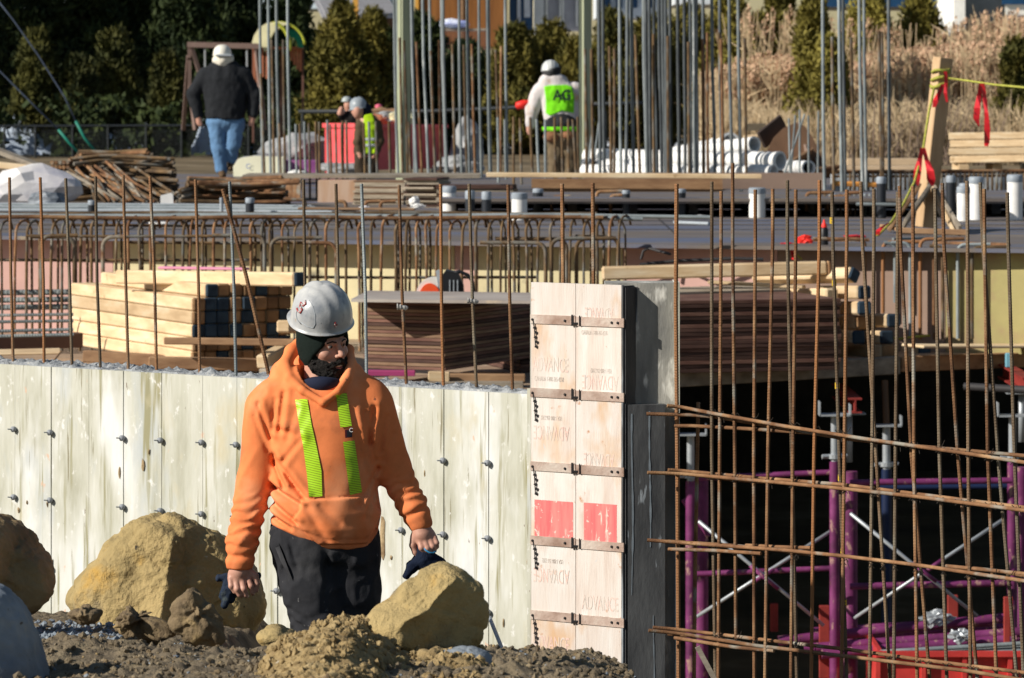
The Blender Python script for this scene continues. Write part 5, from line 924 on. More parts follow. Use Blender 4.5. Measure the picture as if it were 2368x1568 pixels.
h3 = thing('cargo_van', P(1205, 70, 106), 'dark blue box of a vehicle parked behind the cedars', 'van'); boxpx(MB(), 1178, -120, 1232, 75, 106, 3).build('body', VANB, h3); boxpx(MB(), 1196, -60, 1204, 60, 105.95, .04).build('light_panel', PALE, h3); boxpx(MB(), 1212, -20, 1226, 40, 105.95, .04).build('light_panel', PALE, h3)
h4 = house(1290, 70, 108, 'white house with grey upright cladding behind the vest worker'); WH = mat('white_wall', (.80, .78, .72)); GW = mat('grey_clad', (.36, .35, .37))
boxpx(MB(), 1236, -160, 1258, 76, 107.6, 4).build('corner', WH, h4); boxpx(MB(), 1258, -160, 1352, 68, 108, 4).build('wall', GW, h4)
for x in (1262, 1294, 1300, 1332): boxpx(MB(), x, -160, x+4, 72 if x < 1299 else 60, 107.9, .1).build('white_batten', WH, h4)
boxpx(MB(), 1252, 54, 1305, 60, 107.8, .1).build('sill_rail', WH, h4)
h5 = house(1470, 60, 112, 'pale building glimpsed above the cedars beside the right post'); boxpx(MB(), 1380, -100, 1545, 40, 112, 5).build('wall', PALE, h5); boxpx(MB(), 1385, 22, 1440, 28, 111.9, .1).build('ledge', WH, h5)
for x in (1398, 1425, 1460, 1500): boxpx(MB(), x, -40, x+14, 18, 111.9, .06).build('window', VANB, h5)
boxpx(MB(), 1536, -60, 1547, 18, 111.8, .1).build('yellow_post', mat('yellowish', (.8, .7, .4)), h5)
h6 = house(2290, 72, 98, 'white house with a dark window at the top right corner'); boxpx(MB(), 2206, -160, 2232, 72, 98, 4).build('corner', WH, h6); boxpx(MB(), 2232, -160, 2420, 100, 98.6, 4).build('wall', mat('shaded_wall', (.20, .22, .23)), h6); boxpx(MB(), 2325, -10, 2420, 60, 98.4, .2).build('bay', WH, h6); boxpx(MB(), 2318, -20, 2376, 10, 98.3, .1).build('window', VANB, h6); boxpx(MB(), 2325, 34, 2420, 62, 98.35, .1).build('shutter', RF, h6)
boxpx(MB(), 2232, 66, 2420, 74, 97.6, 1.0).build('deck_board', WOODG, h6); boxpx(MB(), 2240, 108, 2420, 116, 97.4, 1.0).build('deck_step', WOODG, h6)
tag(boxpx(MB(), 1900, -30, 2200, 16, 118, 6).build('distant_building', VANB), 'dark blue building strip above the yellow shrub trees', 'building')
tag(boxpx(MB(), 1560, -80, 1680, 10, 118, 6).build('distant_building', PALE), 'pale distant building above the reeds at left', 'building')
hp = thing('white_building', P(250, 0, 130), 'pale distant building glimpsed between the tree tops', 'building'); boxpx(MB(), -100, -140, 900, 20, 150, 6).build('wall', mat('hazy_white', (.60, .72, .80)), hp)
# playground
pl = thing('playground_tower', P(655, 300, 78), 'playground tower with a cream and green plastic dome', 'playground tower'); CREAM = mat('cream_plastic', (.85, .80, .50), rough=.4); GRN = mat('green_plastic', (.01, .22, .12), rough=.4); YG = mat('yellow_green_rim', (.42, .45, .05), rough=.5); RW = mat('red_wood', [(0.3, (.32, .10, .05)), (0.7, (.52, .20, .11))], 3, stretch=(8, 1, .5), rough=.7)
def arc(cx_, cy_, rx, ry, a0, a1, n, Y): return [P(cx_+math.cos(R(a0+(a1-a0)*k/n))*rx, cy_-math.sin(R(a0+(a1-a0)*k/n))*ry, Y) for k in range(n+1)]
for nm, m, cx_, rx, ry, a0, a1, Ya, Yb in (('green_half', GRN, 672, 30, 40, -5, 100, 77.6, 78.8),):
    A = arc(cx_, 108, rx, ry, a0, a1, 14, Ya); B = arc(cx_, 108, rx*.8, ry*.7, a0, a1, 14, Yb); mb = MB(); n = len(A); mb.add(A+B, [(i, i+1, n+i+1, n+i) for i in range(n-1)]); A2 = arc(cx_, 108, rx*.55, ry*.55, a0, a1, 14, Ya-.05); mb.add(A+A2, [(i, i+1, n+i+1, n+i) for i in range(n-1)]); mb.build(nm, m, pl, smooth=False)
MB().tube(arc(645, 108, 60, 56, 5, 178, 20, 77.35), .025, 8).build('rim', YG, pl, smooth=True); MB().tube(arc(628, 108, 42, 55, -10, 80, 12, 77.3), .035, 8).build('inner_rim', YG, pl, smooth=True)
for k, (x, y1) in enumerate(((585, 195), (592, 190), (604, 178), (614, 182), (664, 128), (671, 140), (678, 150), (685, 160), (692, 165))): boxpx(MB(), x, 112, x+5.6, y1, 77.8, .05).build('plank', RW, pl)
dome = [(581, 105), (587, 82), (599, 64), (617, 53), (645, 50), (668, 54), (650, 62), (634, 73), (624, 90), (619, 112), (612, 120), (606, 108)]; MB().prism([(P(x, 0, 77.3).x, P(0, y, 77.3).z) for x, y in dome], 77.3, 77.8).build('cream_shell', CREAM, pl); boxpx(MB(), 583, 108, 702, 114, 77.7, .08).build('beam', RW, pl)
for x in (585, 650, 700): boxpx(MB(), x-2.5, 108, x+2.5, 330, 78, .08).build('post', mat('dark_red_wood', (.14, .07, .055)) if x == 585 else bpy.data.materials['dark_red_wood'], pl)
sw = thing('swing_frame', P(520, 300, 77.2), 'brown wooden swing frame beside the playground dome', 'swing'); DW = mat('grey_brown_wood', (.22, .15, .13), rough=.8)
MB().beam(P(433, 103, 77.2), P(602, 107, 77.2), .10, .10).build('top_beam', DW, sw)
for a, b in (((440, 100), (474, 210)), ((438, 100), (438, 205)), ((436, 130), (424, 300)), ((440, 200), (452, 300)), ((592, 108), (612, 300))): MB().beam(P(a[0], a[1], 77.2), P(b[0], b[1], 77.3 if b[0] > 430 else 78), .07, .07).build('leg', DW, sw)
for x in (474, 571): MB().tube([P(x, 112, 77.2), P(x+1, 200, 77.2)], .02, 6).build('chain', GALV, sw)
# ================================================================ things standing on the back of the deck
def ramp_box(): pass
dm = thing('dumpster', P(890, 405, 57.5), 'bright red steel dumpster behind the crouching worker', 'dumpster')
MB().beam(P(755, 338, 58.4), P(826, 341, 57.0), .05, 93*57/F).build('front_panel', mat('red_sheet', [(0.3, (.74, .08, .09)), (0.7, (.84, .13, .14))], 2, rough=.5), dm); RS2 = bpy.data.materials['red_sheet']
mb = MB(); a = P(826, 290, 57); b = P(1028, 291, 58.8); c2 = P(826, 395, 57); d2 = P(1028, 388, 58.8); mb.add([a, b, d2, c2]+[v+Vector((0, .06, 0)) for v in (a, b, d2, c2)], [(0, 1, 2, 3), (7, 6, 5, 4), (0, 4, 5, 1), (1, 5, 6, 2), (2, 6, 7, 3), (3, 7, 4, 0)]).build('side_panel', RS2, dm)
MB().beam(P(753, 290, 58.4), P(828, 290, 56.95), .1, .06).build('rim', RS2, dm); MB().beam(P(826, 291, 56.95), P(1030, 292, 58.8), .1, .05).build('rim', RS2, dm); MB().beam(P(757, 288, 58.3), P(757, 400, 58.3), .06, .07, up=(0, 1, 0)).build('corner', RS2, dm); MB().beam(P(1010, 292, 58.7), P(1010, 395, 58.7), .06, .06, up=(0, 1, 0)).build('corner', RS2, dm)
for i, x in enumerate((850, 880, 905, 860, 930)): crumple('rubbish_bag', x, 272+i % 2*6, 57.9, .13, (1.3, .9, .7), [WOODO, RW, CONCG, WOODG, CREAM][i], 'heap of %s scrap showing over the dumpster rim' % ['brown', 'reddish', 'grey', 'weathered', 'cream'][i], 'scrap heap', 70+i)
TARP = mat('grey_tarp', [(0.3, (.14, .15, .17)), (0.6, (.36, .37, .38)), (0.75, (.55, .55, .55))], 3.5, rough=.55, bump=.6, bscale=8)
crumple('tarp_heap', 690, 352, 58.8, .42, (1.15, .7, .62), TARP, 'large crumpled grey tarp heap left of the red dumpster', 'tarp', 41, amp=.35); crumple('tarp_heap', 610, 375, 58.2, .26, (1.5, .7, .45), TARP, 'low grey tarp heap behind the cream insulation block', 'tarp', 42, amp=.4)
crumple('tarp_heap', 1078, 340, 58.5, .30, (.7, .6, 1.15), TARP, 'upright bundle of grey tarp right of the red dumpster', 'tarp', 43, amp=.4); crumple('tarp_heap', 1060, 385, 57.2, .22, (1.3, .7, .6), TARP, 'low grey tarp bundle at the foot of the upright one', 'tarp', 44, amp=.4); crumple('tarp_heap', 800, 390, 56.3, .16, (2.2, .7, .5), TARP, 'flat grey plastic heap under the dumpster front', 'tarp', 46, amp=.4)
INS = mat('cream_foam', (.90, .87, .66), rough=.7, scale=1.5); ib = thing('insulation_block', P(598, 408, 54), 'cream wrapped insulation block beside the boots of the walking worker', 'insulation')
pts = [(540, 385), (552, 367), (580, 362), (655, 364), (656, 408), (541, 408)]; MB().prism([(P(x, 0, 54).x, P(0, y, 54).z) for x, y in pts], 53.9, 54.6).build('wrapped_block', INS, ib)
text('C', 'lettering', mat('blue_ink', (.10, .18, .5)), .09, Matrix.Translation(P(574, 385, 53.88)) @ Matrix.Rotation(R(90), 4, 'X'), ib)
PU = mat('purple_wrap', [(0.4, (.22, .05, .22)), (0.6, (.38, .13, .30))], 4, rough=.6); tag(boxpx(MB(), 658, 372, 732, 408, 54.2, .8).build('insulation_block', PU), 'purple wrapped insulation block right of the cream one', 'insulation')
# rebar piles
def pile(x0, x1, yt, yb, Y, n, label, group, slope=0, spread=3, m=(RUSTD, RUST), r=.022, seed=1, curved=0.0, dY=.5):
    g = random.Random(seed)
    for i in range(n):
        t = i/(n-1); y = yb+(yt-yb)*t+g.uniform(-spread, spread); inset = (x1-x0)*.06*t; a = P(x0+inset+g.uniform(-8, 8), y+slope*g.uniform(.6, 1.2), Y+g.uniform(-dY, dY)); b = P(x1-inset+g.uniform(-10, 10), y-slope*.3+g.uniform(-3, 3), Y+g.uniform(-dY, dY)); md = a.lerp(b, .5)+Vector((0, 0, curved*g.uniform(.5, 1.3)-.02))
        tag(MB().tube([a, a.lerp(md, .5)+Vector((0, 0, curved*.3)), md, md.lerp(b, .5), b], r, 6).build('piled_rebar', m[0] if g.random() < .72 else m[1], smooth=True, sharp=60), label, 'rebar', group)
pile(150, 410, 365, 468, 46, 46, 'bent brown rebar in the tangled pile left of the walking worker', 'rebars in the tangled pile', spread=4, curved=.05, seed=2, m=(RUSTD, RUSTD))
pile(175, 350, 350, 372, 46.5, 14, 'brown rebar on top of the tangled pile', 'rebars on top of the tangled pile', seed=3)
g = random.Random(8)
for i in range(26):
    x = g.uniform(118, 300); tag(MB().tube([P(x, 368+g.uniform(0, 40), 46-g.uniform(0, .4)), P(x+g.uniform(45, 80), 420+g.uniform(-5, 20), 45), P(x+g.uniform(80, 150), 466+g.uniform(-4, 5), 44.5)], .017, 6).build('piled_rebar', g.choice([RUSTD, RUST, WOODG]), smooth=True), 'brown rebar sliding down the front of the tangled pile', 'rebar', 'rebars sliding off the tangled pile')
for i in range(14): x = 120+(i % 5)*9; y = 376+(i//5)*11; tag(MB().tube([P(x, y, 45.6), P(x+60, y+4, 47)], .022, 8).build('piled_rebar', RUST, smooth=True, sharp=50), 'cut rebar end pointing out of the left of the tangled pile', 'rebar', 'cut ends of the tangled pile')
pile(420, 665, 412, 476, 44.5, 34, 'brown rebar in the low flat pile below the walking worker', 'rebars in the low flat pile', spread=2, seed=5); pile(455, 690, 415, 424, 44.2, 6, 'pale brown rebar on top of the low flat pile', 'top rebars of the low flat pile', seed=7, m=(RUST, RUST))
g = random.Random(12)
for i in range(16): tag(MB().tube([P(405+g.uniform(0, 20), 440+i*2.2, 44), P(470, 424+i*3, 44.4)], .018, 6).build('piled_rebar', WOODG if i % 2 else RUSTD, smooth=True), 'short pale rebar at the left end of the low flat pile', 'rebar', 'short rebars at the low flat pile')
for i in range(7): y = 474+i*2.2; bar('steel_tube', [P(-200, y-2, 42.8-i*.2), P(400, y, 42.6-i*.2), P(720+i*8, y+4, 42.2-i*.2)], .017, BLUEB if i % 3 else GREYP, 'long grey tube lying across the deck behind the stirrups', 'tube', 'long grey tubes behind the stirrups')
WRAP = mat('white_sheeting', [(0.3, (.42, .42, .50)), (0.6, (.74, .72, .72)), (0.75, (.85, .84, .82))], 2.2, rough=.35, bump=.5, bscale=5); DIRTS = mat('dirty_sheeting', [(0.4, (.10, .12, .15)), (0.7, (.35, .38, .42))], 9, rough=.5)
crumple('plastic_sheet', 60, 448, 44.0, .40, (1.25, .6, .62), WRAP, 'crumpled white plastic sheeting over a heap at the left edge', 'plastic sheet', 51, amp=.28, freq=2.4); crumple('plastic_sheet', 112, 470, 43.5, .17, (1.3, .6, .7), DIRTS, 'dirty grey end of the plastic sheeting', 'plastic sheet', 52, amp=.3)
ps = [(0, 395, 3), (18, 396, 18), (95, 425, 22), (142, 480, 15)]
bt('leaning_plank', -40, 335, 130, 400, 47, 46.5, .16, .05, 'long pale plank leaning down from the left edge', 'plank', m=WOODG); bt('leaning_plank', -40, 378, 105, 392, 46.2, 46.0, .16, .07, 'orange tan plank lying on the heap at the left edge', 'plank', m=TIMB)
crumple('paper_scrap', 681, 404, 48, .09, (1.2, .5, .5), WHITE, 'white paper caught on the rebar ends', 'scrap', 61); tag(MB().prism([(P(x, 0, 43).x, P(0, y, 43).z) for x, y in ((371, 452), (396, 446), (400, 450), (401, 472), (371, 474))], 43, 43.02).build('white_card', WHITE), 'white card leaning between the two rebar piles', 'card')
for i, x in enumerate((668, 675, 683, 692)): bt('rag_bundle', x, 414, x-3, 470, 46, 45.8, .05, .05, 'brown bark like strip hanging under the white paper, %s' % ordn[i], 'strip', m=RUST)
crumple('foam_scrap', 430, 612-12, 45, .01, (1, 1, 1), WHITE, 'tiny white chip', 'scrap', 1) if 0 else None
# plywood stacks at the back and boxes
sheetstack(820, 418, 474, 935, 950, 44.5, 8, 12, [PLYG, PLYG, PLYB], 'weathered plywood sheet in the stack behind the first white sleeve', 'plywood sheets in the back left stack', .55, .6, seed=14, skew=.015)
sheetstack(945, 412, 484, 1010, 1060, 43.5, 10, 14, [PLYG, PLYC, PLYG], 'weathered plywood sheet in the uneven stack left of the white sleeve', 'plywood sheets in the back centre stack', .35, .7, seed=15, skew=.03)
sheetstack(1000, 428, 488, 1190, 1200, 43.0, 5, 6, [PLYG, PLYC], 'weathered plywood sheet between the white pipe sleeves', 'plywood sheets between the sleeves', .8, .5, seed=16, skew=.02)
tag(boxpx(MB(), 735, 418, 822, 474, 45.5, .5).build('plywood_crate', mat('orange_ply', [(0.4, (.55, .33, .20)), (0.6, (.62, .44, .32))], 3, stretch=(3, 1, .4))), 'orange pink plywood box behind the starter bars', 'crate')
tag(boxpx(MB(), 560, 405, 1110, 412, 46, 1.2).build('long_board', WOODG), 'long weathered board on which the crouching worker stands', 'board')
for i, (x, y, Y, sc, m, lab) in enumerate([(958, 466, 42, (1, .6, 1), WHITE, 'crumpled white plastic by the centre plywood stack'), (965, 478, 41.5, (1.4, .6, .5), WHITE, 'flat white plastic below the crumpled piece'), (372, 517, 37, (1.3, .6, .25), WHITE, 'bright white snow patch on the deck behind the stirrups'), (352, 514, 37.2, (.6, .6, .5), WHITE, 'small bright white lump on the deck behind the stirrups'), (800, 484, 41, (1.6, .8, .35), BLK, 'black strap heap on the deck'), (845, 482, 41, (1, .6, .4), WRAP, 'white plastic scrap beside the black strap heap'), (1340, 486, 41.5, (1.5, .8, .5), GREYP, 'grey wire bundle behind the rusty hooks')]): crumple('deck_scrap', x, y, Y, .055, sc, m, lab, 'scrap', 80+i, amp=.5)
bt('orange_plank', 650, 498, 790, 500, 39, 39, .2, .02, 'orange brown plank lying on the deck behind the stirrups', 'plank', m=mat('orange_wood', (.52, .22, .08), rough=.7)); bt('orange_plank', 690, 482, 960, 484, 40.5, 40.5, .3, .02, 'reddish board lying behind the orange plank', 'plank', m=WOODO)
for i, (xv, xt, yt, yb, Y) in enumerate(((706, 655, 462, 485, 42), (800, 775, 466, 490, 41.5), (845, 880, 466, 490, 41.5), (880, 915, 466, 490, 41.4), (1380, 1440, 443, 488, 41), (1412, 1442, 452, 492, 40.8), (1276, 1320, 455, 488, 41.2), (1865, 1925, 446, 490, 41), (1955, 1990, 446, 480, 41), (1915, 1950, 455, 490, 41))): tag(MB().tube(hooked(xv, 0, xt, yt, Y, .02, RUST, 9, yb), .018, 7).build('bent_rebar', RUST, smooth=True, sharp=60), 'rusty bent bar hook on the deck in the background, %s from the left' % ordn[i], 'rebar', 'rusty hooks on the back of the deck')
for i, (x0, x1, y, Y) in enumerate(((1270, 1350, 458, 41.3), (1660, 2010, 455, 41.8), (1830, 2040, 468, 41.0), (1700, 1960, 449, 42.5), (1980, 2120, 472, 39.9))): bar('long_rebar', [P(x0, y, Y), P(x1, y+2, Y)], .017, BLUEB if i != 3 else RUSTD, 'horizontal bar lying on the raised platform, %s' % ['left one', 'long one', 'in front', 'dark rear one', 'nearest the post'][i])
for i in range(12): x = 1885+i*11.5; bar('short_tie_bar', [P(x, 450, 41.2), P(x+2, 500, 40.9)], .013, g.choice([RUSTD, BLUEB]), 'short upright bar at the foot of the far right cage', group='short bars at the far right cage')
# white pipes
WP_ = mat('white_pipe', (.84, .84, .83), rough=.35, scale=2)
def wpipe(x0, y0, Y0, x1, y1, Y1, rpx, lab, ribs=True):
    o = thing('drain_pipe', P((x0+x1)/2, (y0+y1)/2, (Y0+Y1)/2), lab, 'pipe', 'white pipes stacked on the platform'); r = rpx*Y1/F; a = P(x0, y0, Y0); b = P(x1, y1, Y1); d = (b-a).normalized(); L_ = (b-a).length; prof = []
    prof = [(r, 0), (r, L_-.5)]
    for k in range(5): z = L_-.5+k*.1; prof += [(r, z), (r*1.07, z+.015), (r*1.07, z+.045), (r, z+.06)]
    prof += [(r*1.12, L_-.02), (r*1.12, L_), (r*.86, L_), (r*.84, L_-.5)]; MB().lathe(prof, a, 24, axis=d).build('pipe_wall', WP_, o, smooth=True, sharp=35); MB().lathe([(0, 0), (r*.84, 0)], b-d*.3, 24, axis=d).build('dark_bore', BLACKP, o); return o
wpipe(1358, 362, 47.5, 1805, 372, 45.6, 20, 'long white pipe with a wide ribbed collar, front of the bundle'); wpipe(1350, 396, 46.8, 1790, 398, 45.3, 17, 'lower white pipe of the bundle, half hidden'); wpipe(1362, 366, 48.3, 1700, 372, 47.5, 20, 'white pipe behind the ribbed one'); wpipe(1600, 350, 48.5, 1745, 334, 47.6, 17, 'short white pipe tilted up beside the brown drum'); wpipe(1640, 358, 48.8, 1690, 330, 48.2, 22, 'wide white pipe pointing up in the cage'); wpipe(1550, 362, 49.2, 1655, 340, 49, 20, 'white pipe lying highest in the cage'); wpipe(1820, 385, 47.2, 1870, 388, 46.2, 15, 'small white pipe piece right of the ribbed collar'); wpipe(1350, 383, 47.2, 1600, 388, 46.5, 17, 'white pipe between the front ones at left')
dr = thing('plywood_drum', P(1850, 410, 50), 'large brown plywood sheet with a rounded top leaning behind the pipes', 'plywood sheet'); pts = [(1776, 345), (1790, 318), (1812, 297), (1840, 283), (1862, 292), (1880, 318), (1900, 360), (1925, 412), (1790, 412), (1778, 372)]
MB().prism([(P(x, 0, 50).x, P(0, y, 50).z) for x, y in pts], 50, 50.05).build('sheet', mat('drum_brown', [(0.3, (.085, .05, .03)), (0.7, (.20, .115, .07))], 2, rough=.85), dr)
for i, (a, b, w_, m) in enumerate((((1765, 398, 50.3), (1835, 300, 50.6), .30, WOODO), ((1880, 405, 49.6), (1845, 300, 50.5), .22, PLY['brown']), ((1790, 405, 49.5), (1870, 360, 49.8), .35, WOODO), ((1835, 405, 49.4), (1930, 396, 49.7), .30, RUST), ((1900, 410, 49.8), (1872, 330, 50.3), .12, WOODG))): tag(MB().beam(P(*a), P(*b), .03, w_, up=(0, -1, .4), bev=.004).build('scrap_board', m), 'dark broken board leaning in the heap beside the white pipes, %s' % ordn[i], 'board', 'boards of the dark heap')
bt('dark_board', 1760, 325, 1812, 283, 50.4, 50.6, .05, .22, 'dark board sticking up behind the brown plywood sheet', 'board', m=mat('very_dark_wood', (.05, .035, .03))); bt('tan_boards', 1720, 316, 1790, 312, 51, 51, .3, .03, 'tan board resting above the white pipes', 'board')
for i, (x0, x1, y) in enumerate(((1588, 1612, 325), (1655, 1690, 320), (1725, 1770, 296))): tag(boxpx(MB(), x0, y-10, x1, y+24 if i < 2 else y+6, 51.5, .3).build('pallet_board', TIMB), 'pale board end behind the cage bars, %s' % ordn[i], 'board', 'pale board ends behind the pipes')
# pale formwork posts
PGR = mat('pale_green_post', (.34, .37, .25), rough=.6, scale=1.5); PGD = mat('slate_post', (.16, .21, .22), rough=.6, scale=1.5)
for (x0, xm, x1, lab) in ((915, 931, 950, 'pale green square post inside the left centre cage'), (1338, 1350, 1368, 'pale green square post right of the vest worker')):
    a = P(x0, 0, 50.5); b = P(xm, 0, 50.3); c = P(x1, 0, 50.6); dd = c-a
    vs = [(a.x, 50.5), (b.x, 50.3), (c.x, 50.55), (c.x-(b.x-a.x), 50.75)]; z0, z1 = 1.33, 5.2; mb = MB().add([(x, y, z0) for x, y in vs]+[(x, y, z1) for x, y in vs], [(0, 1, 5, 4), (1, 2, 6, 5), (2, 3, 7, 6), (3, 0, 4, 7), (4, 5, 6, 7), (3, 2, 1, 0)])
    tag(mb.build('formwork_post', PGR), lab, 'post', 'pale square posts')
# lumber at right
for r_ in range(4):
    for k in range(6): x0 = 2197+(r_ % 2)*3; bt('lumber_board', x0, 315+r_*18, 2420, 313+r_*17.5, 62+k*.16, 61.4+k*.16, .15, .105, 'pale sawn board in the big lumber stack at the right', 'timber', 'boards of the right lumber stack', bev=.01)
for i, x in enumerate((2230, 2308, 2390)): tag(boxpx(MB(), x-12, 380, x+10, 402, 61.8, 1.0).build('skid', TIMB), 'short skid under the right lumber stack, %s from the left' % ordn[i], 'skid', 'skids of the lumber stack')
tag(boxpx(MB(), 1960, 368, 2130, 382, 60, .8).build('tan_board', mat('tan_ply', (.60, .44, .28))), 'tan board stack behind the leaning post', 'board'); tag(boxpx(MB(), 1920, 386, 2130, 393, 58, 1).build('tan_board', bpy.data.materials['tan_ply']), 'thin tan board lying left of the leaning post', 'board')
tag(MB().tube([P(1925, 424, 45), P(2040, 428, 45)], .03, 6).build('orange_beam', mat('orange_steel', (.6, .26, .06))), 'orange beam lying behind the far right cage', 'beam')
# rear stirrup mat at right
for i in range(42):
    x = 1945+i*10.6; tag(MB().tube([P(x, 440, 46), P(x, 402, 46), P(x+3, 398, 46.1), P(x+9, 397, 46.4), P(x+11, 404, 46.4)], .013, 6).build('stirrup', RUSTD, smooth=True), 'small dark stirrup in the far row at the right', 'stirrup', 'stirrups of the far right row')
for i, y in enumerate((396, 400, 408)): bar('long_rebar', [P(1930, y, 46+i*.15), P(2440, y-2, 46+i*.15)], .015, RUST, 'long bar tying the far right stirrup row, %s' % ordn[i], group='long bars of the far right row')
tag(boxpx(MB(), 1925, 404, 2450, 440, 47, .3).build('low_concrete_wall', CONCG), 'low grey concrete upstand behind the far right stirrup row', 'wall')
# cables at left
CAB = mat('dark_cable', (.06, .08, .12), rough=.6); GC = mat('green_cable', (.01, .18, .13), rough=.5)
for i, (pl_, m, r_) in enumerate((([(-30, -30), (30, 45), (90, 130), (150, 225), (175, 280)], CAB, .013), ([(-60, 110), (0, 165), (60, 225), (135, 300)], CAB, .013), ([(175, 280), (195, 318), (222, 352)], GC, .022), ([(135, 300), (160, 330), (180, 352)], GC, .022))): tag(MB().tube([P(x, y, 60-i*.2) for x, y in pl_], r_, 6).build('cable', m, smooth=True), ['long thin dark cable sloping down from the top left corner', 'second thin dark cable sloping down at the left edge', 'green sleeve at the foot of the long cable', 'green sleeve at the foot of the second cable'][i], 'cable')
# ================================================================ boulders and clods
def boulder(name, sil, Y, dep, m, label, cat='boulder', seed=1, amp=.012, group=None, planes=15, res=6, kk=24, lean=0.0, extra=None):
    """closed rock whose outline follows the silhouette points (px), thickness dep"""
    s = Y/F; pts = np.array([[(x-CX)*s, CZ-(y-HY)*s] for x, y in sil]); c = pts.mean(0); a = np.arctan2(pts[:, 1]-c[1], pts[:, 0]-c[0]); r = np.hypot(pts[:, 0]-c[0], pts[:, 1]-c[1]); o_ = np.argsort(a); a = a[o_]; r = r[o_]
    aa = np.concatenate([a-2*np.pi, a, a+2*np.pi]); rr_ = np.tile(r, 3)
    bm = bmesh.new(); bmesh.ops.create_icosphere(bm, subdivisions=res, radius=1); V = np.array([v.co[:] for v in bm.verts]); Fc = np.array([[v.index for v in f.verts] for f in bm.faces]); bm.free()
    th = np.arctan2(V[:, 2], V[:, 0]); R0 = np.interp(th, aa, rr_)
    hh = np.hypot(V[:, 0], V[:, 2]); g = np.random.RandomState(seed)
    # facet the depth profile with random cutting planes
    N_ = g.normal(size=(planes, 3)); N_ /= np.linalg.norm(N_, axis=1)[:, None]; q = V @ N_.T; cut = g.uniform(.74, .98, planes)
    if extra: E = np.array([e[0] for e in extra], float); E /= np.linalg.norm(E, axis=1)[:, None]; q = np.concatenate([q, V @ E.T], 1); cut = np.concatenate([cut, [e[1] for e in extra]])
    rad = np.min(np.where(q > .05, cut/np.maximum(q, .05), 9), axis=1); rad = -np.log(np.exp(-kk*np.clip(rad, 0, 1.3))+np.exp(-kk*1.0))/kk
    edge = hh**6; f = rad*(1-edge)+edge*1.0
    W = np.stack([c[0]+V[:, 0]*R0*f**.5*(1), Y+V[:, 1]*dep*f, c[1]+V[:, 2]*R0*f**.5], 1); W[:, 0] += lean*V[:, 1]
    nrm = V; d = (fbm(W*4, seed, 3)*1.8+fbm(W*14, seed+5, 4, .6)*.8-np.clip(-fbm(W*9, seed+9, 3)-.35, 0, 1)*2.0+np.clip(fbm(W*40, seed+3, 3), -.3, 1)*.35-np.clip(.10-np.abs(fbm(W*3.2+5, seed+11, 3)), 0, .1)*9)*amp
    W = W+nrm*d[:, None]; return tag(npmesh(name, W, Fc, m, smooth=True), label, cat, group)
boulder('boulder', [(155, 1400), (158, 1370), (185, 1330), (222, 1290), (265, 1240), (310, 1200), (345, 1186), (385, 1192), (430, 1198), (480, 1218), (530, 1252), (575, 1285), (605, 1335), (614, 1385), (608, 1420), (585, 1460), (540, 1480), (440, 1480), (300, 1475), (225, 1455), (180, 1440)], 15.9, .38, ROCKT, 'largest tan boulder standing against the wall left of the worker', seed=4, amp=.014, kk=32, extra=[((.78, -.62, .05), .50), ((-.45, -.85, .25), .60), ((-.6, -.3, .75), .72)])
boulder('boulder', [(-190, 1300), (-120, 1220), (-60, 1185), (-10, 1190), (20, 1205), (60, 1240), (95, 1280), (128, 1340), (135, 1375), (118, 1405), (85, 1430), (-20, 1440), (-160, 1400)], 14.6, .32, ROCKB, 'dark brown boulder at the left edge behind the grey one', seed=9, amp=.012, kk=30, extra=[((.8, -.6, .05), .45)])
boulder('boulder', [(-260, 1450), (-200, 1380), (-120, 1352), (-30, 1345), (20, 1362), (55, 1395), (85, 1450), (105, 1510), (118, 1580), (120, 1660), (-100, 1720), (-250, 1650)], 11.0, .26, ROCKG, 'smooth grey boulder in the lower left corner, tinted blue for shade', seed=12, amp=.005)
boulder('boulder', [(833, 1440), (850, 1418), (900, 1385), (960, 1340), (1000, 1315), (1035, 1308), (1085, 1330), (1118, 1352), (1124, 1380), (1134, 1395), (1130, 1450), (1120, 1480), (1090, 1502), (1040, 1515), (960, 1512), (880, 1505), (845, 1485)], 11.45, .17, ROCKT, 'tan boulder perched on the clod heap right of the worker', seed=21, amp=.007, planes=14, kk=34, extra=[((.62, -.74, -.25), .40), ((-.45, -.45, .77), .55), ((.9, -.2, .3), .7)])
boulder('boulder', [(1000, 1530), (1040, 1500), (1080, 1494), (1110, 1500), (1140, 1522), (1150, 1550), (1145, 1600), (1060, 1620), (990, 1590)], 11.3, .13, ROCKG, 'grey rounded rock half buried under the perched tan boulder', seed=25, amp=.004)
boulder('boulder', [(596, 1470), (615, 1455), (640, 1446), (662, 1455), (690, 1474), (680, 1490), (610, 1490)], 13.3, .09, ROCKT, 'small yellow rock lying in front of the worker legs', seed=31, amp=.006, res=4)
CLOD = mat('clod', [(0.3, (.10, .072, .045)), (0.7, (.25, .185, .105))], 12, rough=.98, bump=1.0, bscale=50, spots=[((.40, .29, .14), 5, .58, .1, (1, 1, 1))])
boulder('dirt_clod', [(413, 1455), (414, 1420), (424, 1392), (445, 1371), (466, 1372), (474, 1390), (482, 1420), (500, 1440), (502, 1462), (440, 1468)], 12.4, .06, CLOD, 'tall crumbly dirt clod standing before the big boulder', 'dirt clod', seed=41, amp=.026, res=5)
boulder('dirt_clod', [(240, 1460), (262, 1432), (268, 1395), (280, 1382), (300, 1395), (322, 1410), (345, 1420), (375, 1412), (400, 1440), (405, 1462), (300, 1475)], 12.5, .10, CLOD, 'ragged heap of dirt at the left foot of the big boulder', 'dirt clod', seed=43, amp=.034, res=5)
